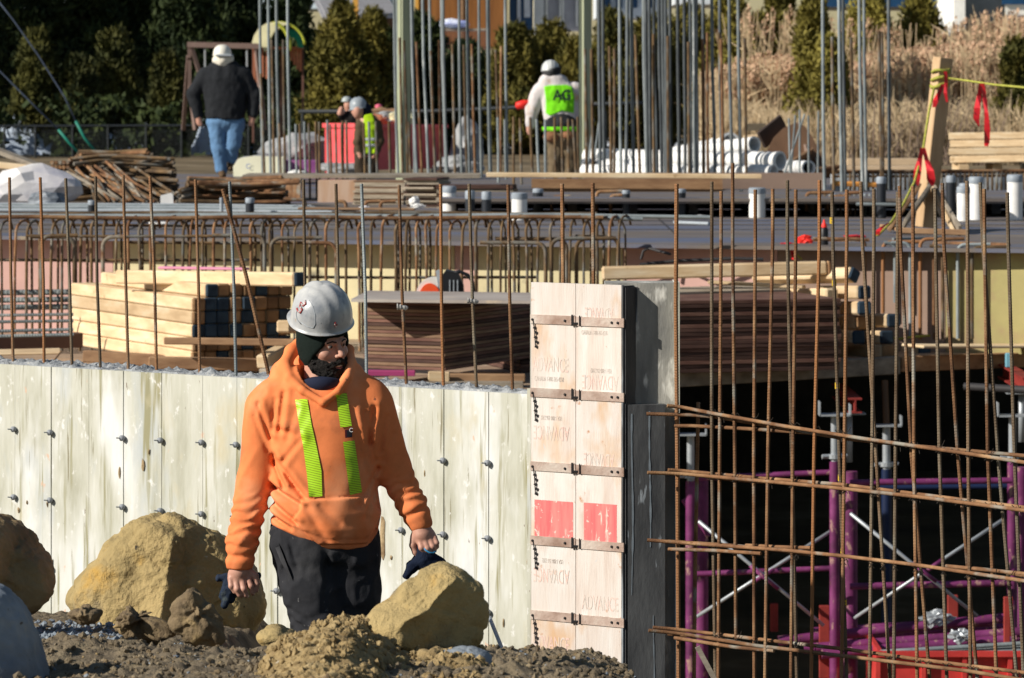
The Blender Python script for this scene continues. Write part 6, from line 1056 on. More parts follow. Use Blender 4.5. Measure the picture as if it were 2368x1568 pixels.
boulder('dirt_clod', [(150, 1420), (175, 1405), (215, 1405), (236, 1415), (232, 1435), (160, 1438)], 12.3, .07, CLOD, 'low dark slab of dirt left of the ragged heap', 'dirt clod', seed=45, amp=.014, res=5)
MND = mat('mound_soil', [(0.25, (0.16, 0.11, 0.055)), (0.5, (0.33, 0.24, 0.115)), (0.75, (0.48, 0.37, 0.20))], 9, rough=.97, bump=1.0, bscale=70, spots=[((0.18, 0.13, 0.08), 6, .60, .1, (1, 1, 1)), ((0.50, 0.46, 0.38), 40, .68, .05, (1, 1, 1))])
mx = np.array([600, 640, 665, 700, 740, 790, 835, 880, 930, 1000, 1060, 1110, 1150, 1190]); my = np.array([1580, 1508, 1486, 1470, 1455, 1436, 1430, 1460, 1500, 1506, 1502, 1512, 1545, 1640])
ux = np.arange(590, 1200, .62); vy = np.arange(9.5, 12.15, .0068); UX, VY = np.meshgrid(ux, vy, indexing='ij'); Yr = 11.45; XW = (UX-CX)*Yr/F; zc = CZ-(np.interp(UX, mx, my)-HY)*Yr/F
pp = np.stack([XW, VY, XW*0], -1); lob = fbm(pp*2.6, 50, 2)*.12; zz = zc-np.where(VY > Yr, 1.5*np.abs(VY-Yr+lob)**1.25, -.055*np.abs(VY-Yr))+.012
rg = 1-np.abs(vn(pp*16, 3)); zz = zz+fbm(pp*6, 21, 3, .5)*.024+(rg**3)*.012+np.clip(fbm(pp*38, 23, 3, .6), -.2, 2)*.007-.02; k_ = UX.shape[1]; I_ = (np.arange(UX.shape[0]-1)[:, None]*k_+np.arange(k_-1)[None]).ravel()
XJ = XW+fbm(pp*20, 31, 2)*.010
tag(npmesh('dirt_mound', np.stack([XJ, VY+fbm(pp*20, 37, 2)*.010, zz], -1).reshape(-1, 3), np.stack([I_, I_+k_, I_+k_+1, I_+1], 1), MND), kind='structure')
HEAP = [(655, 1520, 22, 15, 11.3), (705, 1488, 22, 13, 11.4), (765, 1460, 24, 14, 11.45), (806, 1438, 20, 12, 11.5), (735, 1515, 26, 15, 11.1), (880, 1520, 28, 15, 11.1), (1005, 1520, 30, 18, 11.15), (925, 1540, 26, 15, 10.95), (850, 1552, 34, 20, 10.8), (760, 1560, 26, 18, 10.75), (1040, 1550, 24, 16, 10.9), (958, 1512, 26, 11, 11.2)]
g = random.Random(77)
for i, (x, y, rx, ry, Y) in enumerate(HEAP):
    sil = [(x+math.cos(a)*rx*g.uniform(.65, 1.25), y-math.sin(a)*ry*g.uniform(.6, 1.25)) for a in [k*2*math.pi/13 for k in range(13)]]
    boulder('dirt_clod', sil, Y, rx*.9*Y/F, [MND, ROCKT, MND][i % 3], 'crumbly clod in the heap under the perched boulder', 'dirt clod', seed=100+i, amp=.015, res=5, group='clods of the heap under the perched boulder', planes=16, kk=30)
# loose stones and crumbs: nobody could count them
g = np.random.RandomState(3); bm = bmesh.new(); bmesh.ops.create_icosphere(bm, subdivisions=1, radius=1); V0 = np.array([v.co[:] for v in bm.verts]); F0 = np.array([[v.index for v in f.verts] for f in bm.faces]); bm.free()
def crumbs(n, x0, x1, y0, y1, s0, s1, m, name, seed, fn=None):
    g = np.random.RandomState(seed); X = g.uniform(x0, x1, n); Y = g.uniform(y0, y1, n); s = s0+(s1-s0)*g.uniform(0, 1, n)**3; Z = ground_z(X, Y); Z[Z < -.2] = np.nan; ok = ~np.isnan(Z); X, Y, Z, s = X[ok], Y[ok], Z[ok], s[ok]; n = len(X)
    sc = g.uniform(.6, 1.3, (n, 1, 3)); J = V0[None]*(1+g.normal(0, .16, (n, len(V0), 1)))*sc*s[:, None, None]; a = g.uniform(0, 6.28, n); ca, sa = np.cos(a)[:, None], np.sin(a)[:, None]; W = J.copy(); W[..., 0] = J[..., 0]*ca-J[..., 1]*sa; W[..., 1] = J[..., 0]*sa+J[..., 1]*ca
    W += np.stack([X, Y, Z+s*.25], -1)[:, None]; Fc = (F0[None]+(np.arange(n)*len(V0))[:, None, None]).reshape(-1, 3); return tag(npmesh(name, W.reshape(-1, 3), Fc, m, smooth=False), kind='stuff')
def _mz(X, Y): return None
crumbs(9000, -2.0, .62, 10.2, 13.6, .002, .014, EARTH, 'earth_crumbs', 1); crumbs(2500, -2.0, .60, 10.2, 13.4, .002, .011, CLOD, 'tan_gravel', 2); crumbs(900, -2.0, .60, 10.2, 13.4, .002, .009, ROCKG, 'grey_gravel', 3); crumbs(2600, -1.9, -1.15, 12.4, 15.6, .006, .016, ROCKG, 'pebble_bed', 4)

def scatter_mound(n, seed):
    g = np.random.RandomState(seed); ii = g.randint(0, UX.shape[0], n); jj = g.randint(0, UX.shape[1], n); X = XJ[ii, jj]; Y = VY[ii, jj]; Z = zz[ii, jj]; s = .002+.012*g.uniform(0, 1, n)**2.5; J = V0[None]*(1+g.normal(0, .2, (n, len(V0), 1)))*g.uniform(.6, 1.3, (n, 1, 3))*s[:, None, None]+np.stack([X, Y, Z+s*.2], -1)[:, None]
    return tag(npmesh('mound_crumbs', J.reshape(-1, 3), (F0[None]+(np.arange(n)*len(V0))[:, None, None]).reshape(-1, 3), MND, smooth=False), kind='stuff')
scatter_mound(7000, 9)
# ================================================================ people: bodies and clothes grown from distance fields laid out in photo pixels
def pxw(V, Y, s): return np.stack([(V[:, 0]-CX)*s, Y+V[:, 2]*s, CZ-(V[:, 1]-HY)*s], 1)
def pxobj(name, fns, Y, m, parent, smooth=True, s=None):
    """fns: list of (field, lo, hi, h) in pixels (x, y down, depth away)"""
    s = s or Y/F; VV = []; QQ = []; n = 0
    for fn, lo, hi, h in fns:
        V, Q = nets(fn, lo, hi, h); VV.append(pxw(V, Y, s)); QQ.append(Q[:, ::-1]+n); n += len(V)
    return npmesh(name, np.concatenate(VV), np.concatenate(QQ), m, parent, smooth)
def prof(p, vs, cs, a, b, wc=0.0, e=2.0):
    v = p[:, 1]; c = np.interp(v, vs, cs); A = np.interp(v, vs, a); B = np.interp(v, vs, b); W = np.interp(v, vs, wc) if isinstance(wc, list) else wc
    return ((np.abs((p[:, 0]-c)/A)**e+np.abs((p[:, 2]-W)/B)**e)**(1/e)-1)*np.minimum(A, B)
SKIN = mat('skin', [(0.3, (.44, .22, .16)), (0.7, (.56, .31, .23))], 30, rough=.5, spec=.35)
def clothmat(n, c, sp=None, bs=30, bump=.25): return mat(n, [(0.3, tuple(v*.85 for v in c)), (0.7, tuple(min(1, v*1.1) for v in c))], 9, rough=.9, spec=.1, bump=bump, bscale=bs, bdist=.004, spots=sp)
ORG = clothmat('orange_fleece', (.80, .235, .085), [((.45, .15, .07), 5, .56, .16, (1, 1, 1)), ((.14, .07, .05), 20, .69, .05, (1, 1, 1)), ((.86, .36, .18), 3, .52, .2, (1, 1, 1)), ((.20, .09, .06), 5, .67, .06, (1, 1, 1))], 120, .12)
BLKC = clothmat('black_canvas', (.030, .031, .036), [((.17, .17, .17), 30, .68, .05, (1, 1, 1)), ((.075, .075, .08), 4, .52, .2, (1, 1, 1))], 60, .4)
# ---------------------------------------------------------------- main worker
YM = 15.0; SM = YM/F
wk = thing('person', (P(760, 0, YM).x, YM, 0.02), 'bearded worker in an orange hoodie with lime stripes and a worn white hard hat', 'person')
g2r = lambda pts: [np.array(q, float) for q in pts]
hood_c = [(690, 800, 60), (672, 815, 36), (660, 842, 4), (672, 872, -36), (704, 898, -66), (752, 924, -84), (786, 899, -74), (806, 868, -46), (812, 838, -4), (804, 812, 40), (755, 804, 72), (690, 800, 60)]
folds = [((634, 1050), (708, 1142), 7, 9), ((626, 1118), (698, 1158), 6, 8), ((634, 1064), (660, 1120), 6, 8), ((700, 1010), (660, 1060), 5, 10), ((640, 985), (690, 1000), 4, 11), ((622, 1150), (690, 1200), 5, 8), ((624, 1185), (676, 1214), 5, 7), ((690, 940), (668, 1010), 4, 10), ((660, 905), (650, 990), 5, 9), ((640, 920), (632, 990), 4, 8),
         ((868, 940), (858, 1020), 5, 9), ((846, 950), (868, 1060), 4, 9), ((820, 940), (852, 1090), 3, 10), ((874, 1080), (836, 1160), 5, 9), ((872, 1110), (850, 1190), 4, 8), ((716, 1165), (760, 1245), 4, 12), ((745, 1160), (790, 1200), 3, 10), ((600, 930), (628, 1010), 5, 8), ((590, 960), (622, 1040), 4, 8), ((612, 905), (594, 950), 3, 9), ((896, 960), (882, 1040), 4, 8), ((912, 1000), (890, 1062), 4, 8)]
pock = [(701, 1147), (862, 1140), (863, 1157), (884, 1184), (852, 1250), (742, 1250), (682, 1193), (700, 1170)]
def inpoly(x, y, poly):
    c = np.zeros(len(x), bool); n = len(poly)
    for i in range(n):
        x0, y0 = poly[i]; x1, y1 = poly[(i+1) % n]; t = ((y0 > y) != (y1 > y)) & (x < (x1-x0)*(y-y0)/((y1-y0) or 1e-9)+x0); c ^= t
    return c
def polyd(x, y, poly):
    d = np.full(len(x), 1e9); n = len(poly); p = np.stack([x, y], 1)
    for i in range(n): d = np.minimum(d, segd(p, poly[i], poly[(i+1) % n]))
    return np.where(inpoly(x, y, poly), -d, d)
TV_ = [840, 870, 900, 930, 980, 1050, 1130, 1180, 1215, 1245, 1262]
def hoodie(p):
    t = prof(p, TV_, [742, 742, 742, 744, 750, 754, 752, 754, 752, 758, 768], [48, 78, 112, 130, 134, 128, 120, 128, 126, 116, 104], [48, 60, 70, 82, 92, 94, 92, 94, 92, 86, 80], [10, 10, 8, 5, 0, -2, -4, -5, -4, 0, 2], 2.25)
    t = smax(t, (845-p[:, 1]), 10)
    hem = np.interp(p[:, 0], [600, 640, 700, 760, 850, 885], [1204, 1216, 1240, 1261, 1262, 1222]); t = smax(t, p[:, 1]-hem, 7)
    sh = chain(p, [(690, 900, 6), (640, 925, 6)], [52, 54], 20); sh = smin(sh, cap(p, (800, 895, 6), (850, 922, 6), 50, 50), 12); t = smin(t, sh, 16)
    ar = chain(p, [(622, 945, 4), (591, 1110, 12), (561, 1255, -22), (558, 1298, -30)], [56, 43, 34, 31], 14); al = chain(p, [(860, 940, 4), (906, 1082, 16), (955, 1170, -8), (972, 1206, -18)], [52, 41, 33, 28], 14)
    # rings of wrinkles on the forearms, tight cuffs
    n = vn(p/34.0, 5); z = p[:, 1]; wr = np.clip((z-1120)/60, 0, 1)*np.clip((1275-z)/20, 0, 1); ar = ar-2.6*wr*np.sin(z*.26+4*n+(p[:, 0]-560)*.06); ar = ar+4*np.exp(-((z-1280)/5.0)**2)-2.5*np.exp(-((z-1292)/8.0)**2)
    q = (p[:, 0]-906)*.42+(p[:, 1]-1082)*.9; ar2 = np.clip((q-10)/30, 0, 1)*np.clip((118-q)/15, 0, 1); al = al-2.2*ar2*np.sin(q*.27+4*n); al = al+4*np.exp(-((q-112)/5.0)**2)-2*np.exp(-((q-126)/8.0)**2)
    ar = smax(ar, z-1311-.05*(p[:, 0]-558), 3); al = smax(al, (p[:, 0]-972)*.30+(z-1222)*.95, 3)
    d = smin(smin(t, ar, 10), al, 10)
    h = chain(p, hood_c, [15, 16, 13, 10, 8.5, 8, 8.5, 9, 11, 13, 17, 15], 6); h = smin(h, ell(p, (652, 872, 28), (30, 38, 50)), 16); h = smin(h, ell(p, (818, 874, 26), (24, 34, 48)), 16); h = smin(h, ell(p, (742, 850, 78), (70, 42, 34)), 16); d = smin(d, h, 9)
    # hollow for the neck
    d = smax(d, -ell(p, (744, 856, -4), (54, 66, 68)), 6)
    fr = np.clip((30-p[:, 2])/50, 0, 1)
    for a, b, am, w_ in folds:
        am = am*1.7 if am >= 5 else am*1.2; q = segd(p[:, :2], a, b); d = d+am*.9*np.exp(-(q/(w_*.75))**2)*fr; q2 = segd(p[:, :2], (a[0]+w_, a[1]-w_), (b[0]+w_, b[1]-w_)); d = d-am*.6*np.exp(-(q2/(w_*1.2))**2)*fr
    bodyf = np.clip((p[:, 1]-900)/60, 0, 1); P3 = np.stack([(p[:, 0]+p[:, 1]*.35)/44, (p[:, 1]-p[:, 0]*.3)/90, p[:, 2]/60], 1); d = d-2.0*bodyf*fbm(P3*.7, 3, 2); cr = np.stack([(p[:, 0]*.85+p[:, 1]*.5)/40, (p[:, 1]*.85-p[:, 0]*.5)/220, p[:, 2]/70], 1); cr2 = np.stack([(p[:, 0]*.8-p[:, 1]*.6)/44, (p[:, 1]*.8+p[:, 0]*.6)/230, p[:, 2]/70], 1); rt = np.clip((p[:, 0]-720)/60, 0, 1); r1 = 1-2.2*np.abs(vn(cr, 9)); r2 = 1-2.2*np.abs(vn(cr2, 12)); d = d-(2.2*np.clip(r1, -.2, 1)*(1-rt)+2.2*np.clip(r2, -.2, 1)*rt)*bodyf*np.clip((p[:, 1]-960)/120, .35, 1)
    pd = polyd(p[:, 0], p[:, 1], pock); m = (p[:, 2] < -20); d = d-4.6*np.clip(-pd/2.5+.5, 0, 1)*m+2.0*np.exp(-((pd-2)/2.0)**2)*m
    d = d+2.0*np.exp(-((hem-22-p[:, 1])/3.0)**2)*(np.abs(p[:, 0]-750) < 126)
    return d
def bump_lim(fn): return fn
hoodie_o = pxobj('hoodie', [(hoodie, (495, 780, -130), (1030, 1330, 120), 3.6)], YM, ORG, wk)
def drape(name, quadfn, nu, nv, m, off=2.0, field=hoodie, th=1.2):
    U, W = np.meshgrid(np.linspace(0, 1, nu), np.linspace(0, 1, nv), indexing='ij'); xy = np.array([quadfn(a, b) for a, b in zip(U.ravel(), W.ravel())]); lo = np.full(len(xy), -140.0); hi = np.full(len(xy), 0.0)
    ws = np.linspace(-140, 0, 71); found = np.full(len(xy), np.nan)
    for k in range(len(ws)):
        p = np.column_stack([xy, np.full(len(xy), ws[k])]); dd = field(p); nw = (dd < 0) & np.isnan(found); found[nw] = ws[k]
    found = np.where(np.isnan(found), -80, found); lo = found-2.0; hi = found.copy()
    for k in range(8):
        mid = (lo+hi)/2; dd = field(np.column_stack([xy, mid])); lo = np.where(dd >= 0, mid, lo); hi = np.where(dd < 0, mid, hi)
    Vf = np.column_stack([xy, hi-off]); V = pxw(Vf, YM, SM); I_ = (np.arange(nu-1)[:, None]*nv+np.arange(nv-1)[None]).ravel(); Q = np.stack([I_, I_+1, I_+nv+1, I_+nv], 1)
    o = npmesh(name, V, Q, m, wk); uv = o.data.uv_layers.new(name='uv'); co = np.column_stack([U.ravel(), W.ravel()]); li = np.zeros(len(o.data.loops), np.int32); o.data.loops.foreach_get('vertex_index', li); uv.data.foreach_set('uv', co[li].ravel()); return o
def polyq(L_, R_):                                   # left and right edge polylines, top to bottom
    L_ = np.array(L_, float); R_ = np.array(R_, float); tl = np.linspace(0, 1, len(L_)); tr = np.linspace(0, 1, len(R_))
    return lambda u, v: ((1-u)*np.interp(v, tl, L_[:, 0])+u*np.interp(v, tr, R_[:, 0]), (1-u)*np.interp(v, tl, L_[:, 1])+u*np.interp(v, tr, R_[:, 1]))
def tapemat():
    m = bpy.data.materials.new('lime_tape'); m.use_nodes = True; N = m.node_tree.nodes; L = m.node_tree.links; b = N['Principled BSDF']; uvn = N.new('ShaderNodeTexCoord'); sp = N.new('ShaderNodeSeparateXYZ'); L.new(uvn.outputs['Object'], sp.inputs[0])
    ad = N.new('ShaderNodeMath'); ad.operation = 'MULTIPLY_ADD'; L.new(sp.outputs[0], ad.inputs[0]); ad.inputs[1].default_value = .22; L.new(sp.outputs[2], ad.inputs[2])
    mu = N.new('ShaderNodeMath'); mu.operation = 'MULTIPLY'; L.new(ad.outputs[0], mu.inputs[0]); mu.inputs[1].default_value = 118; fr = N.new('ShaderNodeMath'); fr.operation = 'FRACT'; L.new(mu.outputs[0], fr.inputs[0])
    r = N.new('ShaderNodeValToRGB'); L.new(fr.outputs[0], r.inputs[0]); e = r.color_ramp.elements; e[0].position = 0; e[0].color = (.20, .22, .01, 1); e[1].position = .18; e[1].color = (.20, .22, .01, 1); x = e.new(.30); x.color = (.46, .80, .02, 1); x = e.new(.95); x.color = (.46, .80, .02, 1)
    L.new(r.outputs[0], b.inputs['Base Color']); b.inputs['Roughness'].default_value = .45; return m
LIME = tapemat()
drape('reflective_stripe', polyq([(686, 919), (698, 985), (706, 1026), (714, 1085), (720, 1139)], [(714, 917), (725, 975), (737, 1026), (748, 1080), (750, 1138)]), 9, 70, LIME, 2.4)
drape('reflective_stripe', polyq([(780, 908), (791, 981)], [(804, 904), (817, 978)]), 8, 26, LIME, 2.4); drape('reflective_stripe', polyq([(797, 1014), (813, 1136)], [(823, 1011), (840, 1131)]), 8, 40, LIME, 2.4)
pt = drape('chest_patch', polyq([(801, 986), (802, 1005)], [(818, 985), (818, 1004)]), 5, 5, mat('maroon_patch', (.10, .012, .02), rough=.6), 3.4); drape('chest_patch', polyq([(805, 988), (805.5, 1003)], [(818, 987), (818, 1002)]), 5, 5, mat('black_patch', (.02, .02, .03), rough=.6), 4.2)
tc_ = np.array([811.5, 995.0]); dd = [-140]; 
_w = -140.0
while hoodie(np.array([[811.5, 995.0, _w]]))[0] > 0: _w += 1
text('C', 'patch_letter', WHITE, .021, Matrix.Translation(P(811.8, 995, YM+(_w-6.5)*SM)) @ Matrix.Rotation(R(90), 4, 'X'), wk)
# hood draw of a thin undershirt showing in the neck opening
pxobj('undershirt', [(lambda p: smax(ell(p, (748, 882, -6), (54, 34, 62)), -(p[:, 1]-868-(p[:, 0]-748)**2*.004), 3), (690, 850, -75), (806, 918, 60), 3)], YM, clothmat('dark_shirt', (.02, .025, .05)), wk)
# head ---------------------------------------------------------------
HC = np.array([748, 796, 0.0]); yaw = R(41); rl = R(-7)
HL = np.array([math.cos(yaw)*math.cos(rl), math.sin(rl), math.sin(yaw)*math.cos(rl)]); HF = np.array([math.sin(yaw), .10, -math.cos(yaw)]); HF /= np.linalg.norm(HF); HU = np.cross(HL, HF); HU /= np.linalg.norm(HU)
if HU[1] > 0: HU = -HU
HF = HF-HU*(HF@HU); HF /= np.linalg.norm(HF)
def loc(p): q = p-HC; return np.stack([q@HL, q@HU, q@HF], 1)
def headf(p):
    q = loc(p); d = ell(q, (0, 12, -6), (47, 60, 58)); d = smin(d, ell(q, (0, -34, 20), (35, 36, 36)), 16); d = smin(d, ell(q, (0, -62, 38), (16, 12, 14)), 12)
    for s in (-1, 1):
        d = smin(d, ell(q, (s*24, -14, 34), (16, 14, 16)), 10); d = smax(d, -ell(q, (s*19, 5, 60), (12, 8, 12)), 6); d = smin(d, ell(q, (s*18.5, 4, 44), (8.5, 8.5, 8.5)), 2); d = smin(d, cap(q, (s*8, 13, 53), (s*27, 13, 44), 6, 5), 5)
        d = smin(d, cap(q, (s*10, 8.5, 53.5), (s*26, 7.5, 46), 2.6, 2.2), 1.5); d = smin(d, ell(q, (s*7, -19, 58), (5, 4.5, 6)), 3); d = smin(d, ell(q, (s*48, 0, -6), (6, 17, 11)), 4)
    d = smin(d, cap(q, (0, 12, 51), (0, -15, 67), 4.5, 7), 4); d = smax(d, -ell(q, (0, -43, 58), (13, 3.2, 10)), 3); d = smin(d, cap(q, (-11, -39, 53), (11, -39, 53), 3, 3), 2.5); d = smin(d, cap(q, (-10, -48, 51), (10, -48, 51), 4, 4), 3)
    d = smin(d, cap(p, (742, 822, 18), (742, 900, 14), 37, 42), 14); return d
def fing(p, pts, r0, r1): n = len(pts); return chain(p, pts, [r0+(r1-r0)*i/(n-1) for i in range(n)], 2.5)
def handR(p):                                          # picture left
    d = ell(p, (556, 1326, -32), (27, 19, 15)); d = smin(d, cap(p, (557, 1290, -30), (556, 1318, -32), 22, 23), 8); d = smin(d, ell(p, (552, 1334, -36), (22, 14, 12)), 6)
    for pts, r0, r1 in (([(536, 1333, -40), (538, 1350, -47), (546, 1362, -42), (551, 1367, -32)], 7, 5.5), ([(549, 1337, -42), (552, 1356, -50), (557, 1369, -44), (560, 1373, -34)], 7.5, 5.8), ([(563, 1337, -42), (567, 1356, -49), (571, 1370, -42), (572, 1374, -32)], 7.5, 5.8), ([(576, 1332, -38), (583, 1350, -44), (586, 1364, -38), (586, 1369, -28)], 7, 5.3), ([(578, 1316, -30), (592, 1328, -34), (596, 1346, -34), (594, 1361, -31)], 9, 6)): d = smin(d, fing(p, pts, r0, r1), 3.5)
    return d
def handL(p):                                          # picture right
    d = ell(p, (982, 1240, -24), (28, 22, 16)); d = smin(d, cap(p, (970, 1204, -18), (978, 1232, -22), 21, 24), 8)
    for pts, r0, r1 in (([(972, 1248, -34), (976, 1262, -42), (983, 1272, -36), (986, 1273, -26)], 8, 6), ([(984, 1250, -36), (989, 1264, -43), (994, 1273, -36), (995, 1273, -26)], 8, 6), ([(996, 1247, -34), (1001, 1260, -40), (1004, 1268, -33), (1003, 1268, -24)], 7.6, 5.6), ([(1005, 1240, -30), (1010, 1252, -35), (1010, 1261, -28), (1008, 1262, -20)], 7, 5), ([(958, 1238, -24), (955, 1258, -28), (961, 1274, -28), (967, 1283, -26)], 9, 6.2)): d = smin(d, fing(p, pts, r0, r1), 3.5)
    return d
def trunk(p):
    d = prof(p, [880, 930, 1050, 1180, 1260], [742, 744, 750, 752, 756], [40, 105, 95, 88, 96], [40, 58, 66, 62, 66], 6.0); d = smax(d, 882-p[:, 1], 8); d = smax(d, p[:, 1]-1275, 8)
    for pts, rr in (([(640, 945, 5), (592, 1108, 12), (560, 1270, -26), (557, 1305, -30)], [34, 28, 21, 19]), ([(846, 938, 5), (905, 1080, 16), (958, 1180, -10), (972, 1210, -18)], [34, 28, 21, 19]), ([(705, 1260, 5), (742, 1470, -15), (745, 1800, 20)], [58, 42, 26]), ([(805, 1265, 10), (815, 1480, 25), (800, 1800, 60)], [56, 42, 26])): d = smin(d, chain(p, pts, rr, 10), 12)
    return d
pxobj('body', [(headf, (690, 700, -75), (815, 915, 75), 2.0), (handR, (520, 1286, -62), (608, 1384, 0), 1.7), (handL, (944, 1200, -56), (1024, 1292, 12), 1.7), (trunk, (520, 870, -75), (1000, 1830, 100), 8)], YM, SKIN, wk)
EYEW = mat('eye_white', (.26, .23, .21), rough=.3); EYED = mat('iris', (.03, .02, .015), rough=.2)
for s in (-1, 1):
    c = HC+HL*s*18.5+HU*4.6+HF*46.6; cw = Vector(pxw(c[None], YM, SM)[0]); fw = Vector((HF[0], HF[2], -HF[1])); MB().lathe([(0, -7*SM), (5*SM, -5*SM), (7*SM, 0), (5*SM, 5*SM), (0, 7*SM)], cw, 12).build('eyeball', EYEW, wk, smooth=True); MB().lathe([(3.4*SM, 6.2*SM), (0, 7.4*SM)], cw, 10, axis=fw+Vector((.25, 0, -.2))).build('iris', EYED, wk)
    MB().tube([Vector(pxw((HC+HL*s*a+HU*b+HF*cc)[None], YM, SM)[0]) for a, b, cc in ((8, 14, 59.5), (18, 17, 56), (28, 13, 48))], 1.7*SM, 6).build('eyebrow', mat('dark_hair', (.012, .010, .009), rough=.9) if s < 0 else bpy.data.materials['dark_hair'], wk, smooth=True)
MB().tube([Vector(pxw((HC+HL*a+HU*b+HF*cc)[None], YM, SM)[0]) for a, b, cc in ((-12, -42, 54), (0, -42, 59), (12, -42, 54))], 2.4*SM, 6).build('teeth', mat('tooth', (.5, .42, .33), rough=.4), wk, smooth=True); MB().tube([Vector(pxw((HC+HL*a+HU*b+HF*cc)[None], YM, SM)[0]) for a, b, cc in ((-11, -47, 54), (0, -49, 59), (11, -47, 54))], 3.4*SM, 6).build('lower_lip', mat('lip', (.30, .10, .09), rough=.5), wk, smooth=True)
def beardf(p):
    q = loc(p); d = ell(q, (0, -42, 18), (45, 36, 43)); d = smin(d, ell(q, (0, -66, 36), (28, 22, 24)), 14)
    d = smin(d, cap(q, (-40, -8, 6), (-36, -40, 12), 9, 14), 8); d = smin(d, cap(q, (40, -8, 6), (36, -40, 12), 9, 14), 8); ms = smin(cap(q, (0, -31, 60), (-20, -42, 50), 6, 6), cap(q, (0, -31, 60), (20, -42, 50), 6, 6), 4)
    cut = ell(q, (0, -6, 58), (40, 31, 46)); d = smax(d, -cut, 6); d = smin(d, ms, 4); d = smax(d, -ell(q, (0, -44.5, 66), (14, 5.5, 14)), 2.5)
    return d-2.4*fbm(p/7.0, 4, 3, .7)-1.5*vn(p/3.2, 8)
pxobj('beard', [(beardf, (690, 770, -85), (825, 895, 60), 1.9)], YM, mat('beard_hair', [(0.4, (.010, .009, .009)), (0.66, (.022, .019, .017)), (0.8, (.14, .12, .11))], 130, rough=.9, bump=1.0, bscale=260), wk, smooth=True)
# cloth liner with ear flaps under the hat
FL = [(677, 752), (740, 770), (738, 787), (723, 813), (709, 836), (698, 838), (689, 823), (679, 785)]
def linerf(p):
    q = loc(p); sh = np.abs(ell(q, (0, 20, -6), (51, 58, 61)))-2.6; sh = smax(sh, -(q[:, 1]-24), 3)
    PL = [(-46, 34), (46, 26), (43, 8), (22, -18), (4, -40), (-12, -45), (-28, -32), (-44, 0)]; side = np.abs(ell(q, (0, 4, -4), (53, 84, 62)))-4.0
    fl = smax(smax(side, polyd(q[:, 2], q[:, 1], PL)-1, 3), q[:, 0]+14, 4); fr_ = smax(smax(side, polyd(q[:, 2], q[:, 1], PL)-1, 3), 30-q[:, 0], 4)
    return smin(smin(sh, fl, 4), fr_, 4)-.8*fbm(p/9, 3, 2)
pxobj('ear_flap_liner', [(linerf, (664, 715, -85), (830, 848, 80), 2.4)], YM, clothmat('dark_green_black', (.010, .016, .014), None, 200, .6), wk)
# hard hat -----------------------------------------------------------
HATM = mat('worn_hat_shell', [(0.3, (.22, .24, .27)), (0.5, (.42, .43, .44)), (0.72, (.62, .62, .60))], 7, rough=.34, spec=.6, bump=.12, bscale=40, detail=9, spots=[((.11, .12, .14), 9, .56, .12, (1, 1, 1)), ((.36, .32, .27), 34, .64, .06, (1, 1, 1)), ((.72, .72, .70), 5, .60, .12, (1, 1, 1)), ((.10, .10, .12), 60, .68, .04, (1, 3, 1))])
def hat(parent, cx_, cy_, Y, s, a, b, h, tilt, peakaz, pk, m, roll=0.0, ribs=True, w0=0.0):
    """dome with rolled brim; a,b half axes and h height in px; peak toward azimuth peakaz (deg, 0 = toward camera, 90 = picture left)"""
    n = 64; rows = []; 
    for i in range(17): t = i/16*math.pi/2; rows.append((math.sin(t)**.84, math.cos(t)**.90 if t < math.pi/2-1e-6 else 0.0, 0))
    rows += [(1.015, -.03, .4), (1.05, -.06, 1.0), (1.062, -.075, 1.0), (1.045, -.085, .95), (.99, -.03, 0), (.96, .1, 0)]
    V = []; M3 = Matrix.Rotation(R(roll), 3, 'Y') @ Matrix.Rotation(R(tilt), 3, 'X')
    for (rr_, zz, k) in rows:
        for j in range(n):
            az = 2*math.pi*j/n; dz = az-R(peakaz); pkf = max(0, math.cos(dz))**6*pk*k; x = -math.sin(az); y = -math.cos(az); la = -math.sin(dz)
            rb_ = 1.0
            if ribs and k == 0 and rr_ > .05:
                lat = rr_*math.sin(dz); bulge = .045*math.exp(-(lat/.15)**2)+.030*math.exp(-((abs(lat)-.40)/.06)**2); rb_ = 1+bulge*min(1, zz*2.2+.0)
            V.append(M3 @ Vector((x*a*(rr_*rb_+pkf)*s, y*b*(rr_*rb_+pkf)*s, h*zz*rb_*s-pkf*6*s)))
    c = P(cx_, cy_, Y)+Vector((0, w0*s, 0)); mb = MB(); nr = len(rows); mb.add([v+c for v in V], [(i*n+j, i*n+(j+1) % n, (i+1)*n+(j+1) % n, (i+1)*n+j) for i in range(nr-1) for j in range(n)]); return mb.build('hard_hat', m, parent, smooth=True)
hh = hat(wk, 743.5, 738, YM, SM, 72, 80, 86, 20, 132, .24, HATM, roll=3)
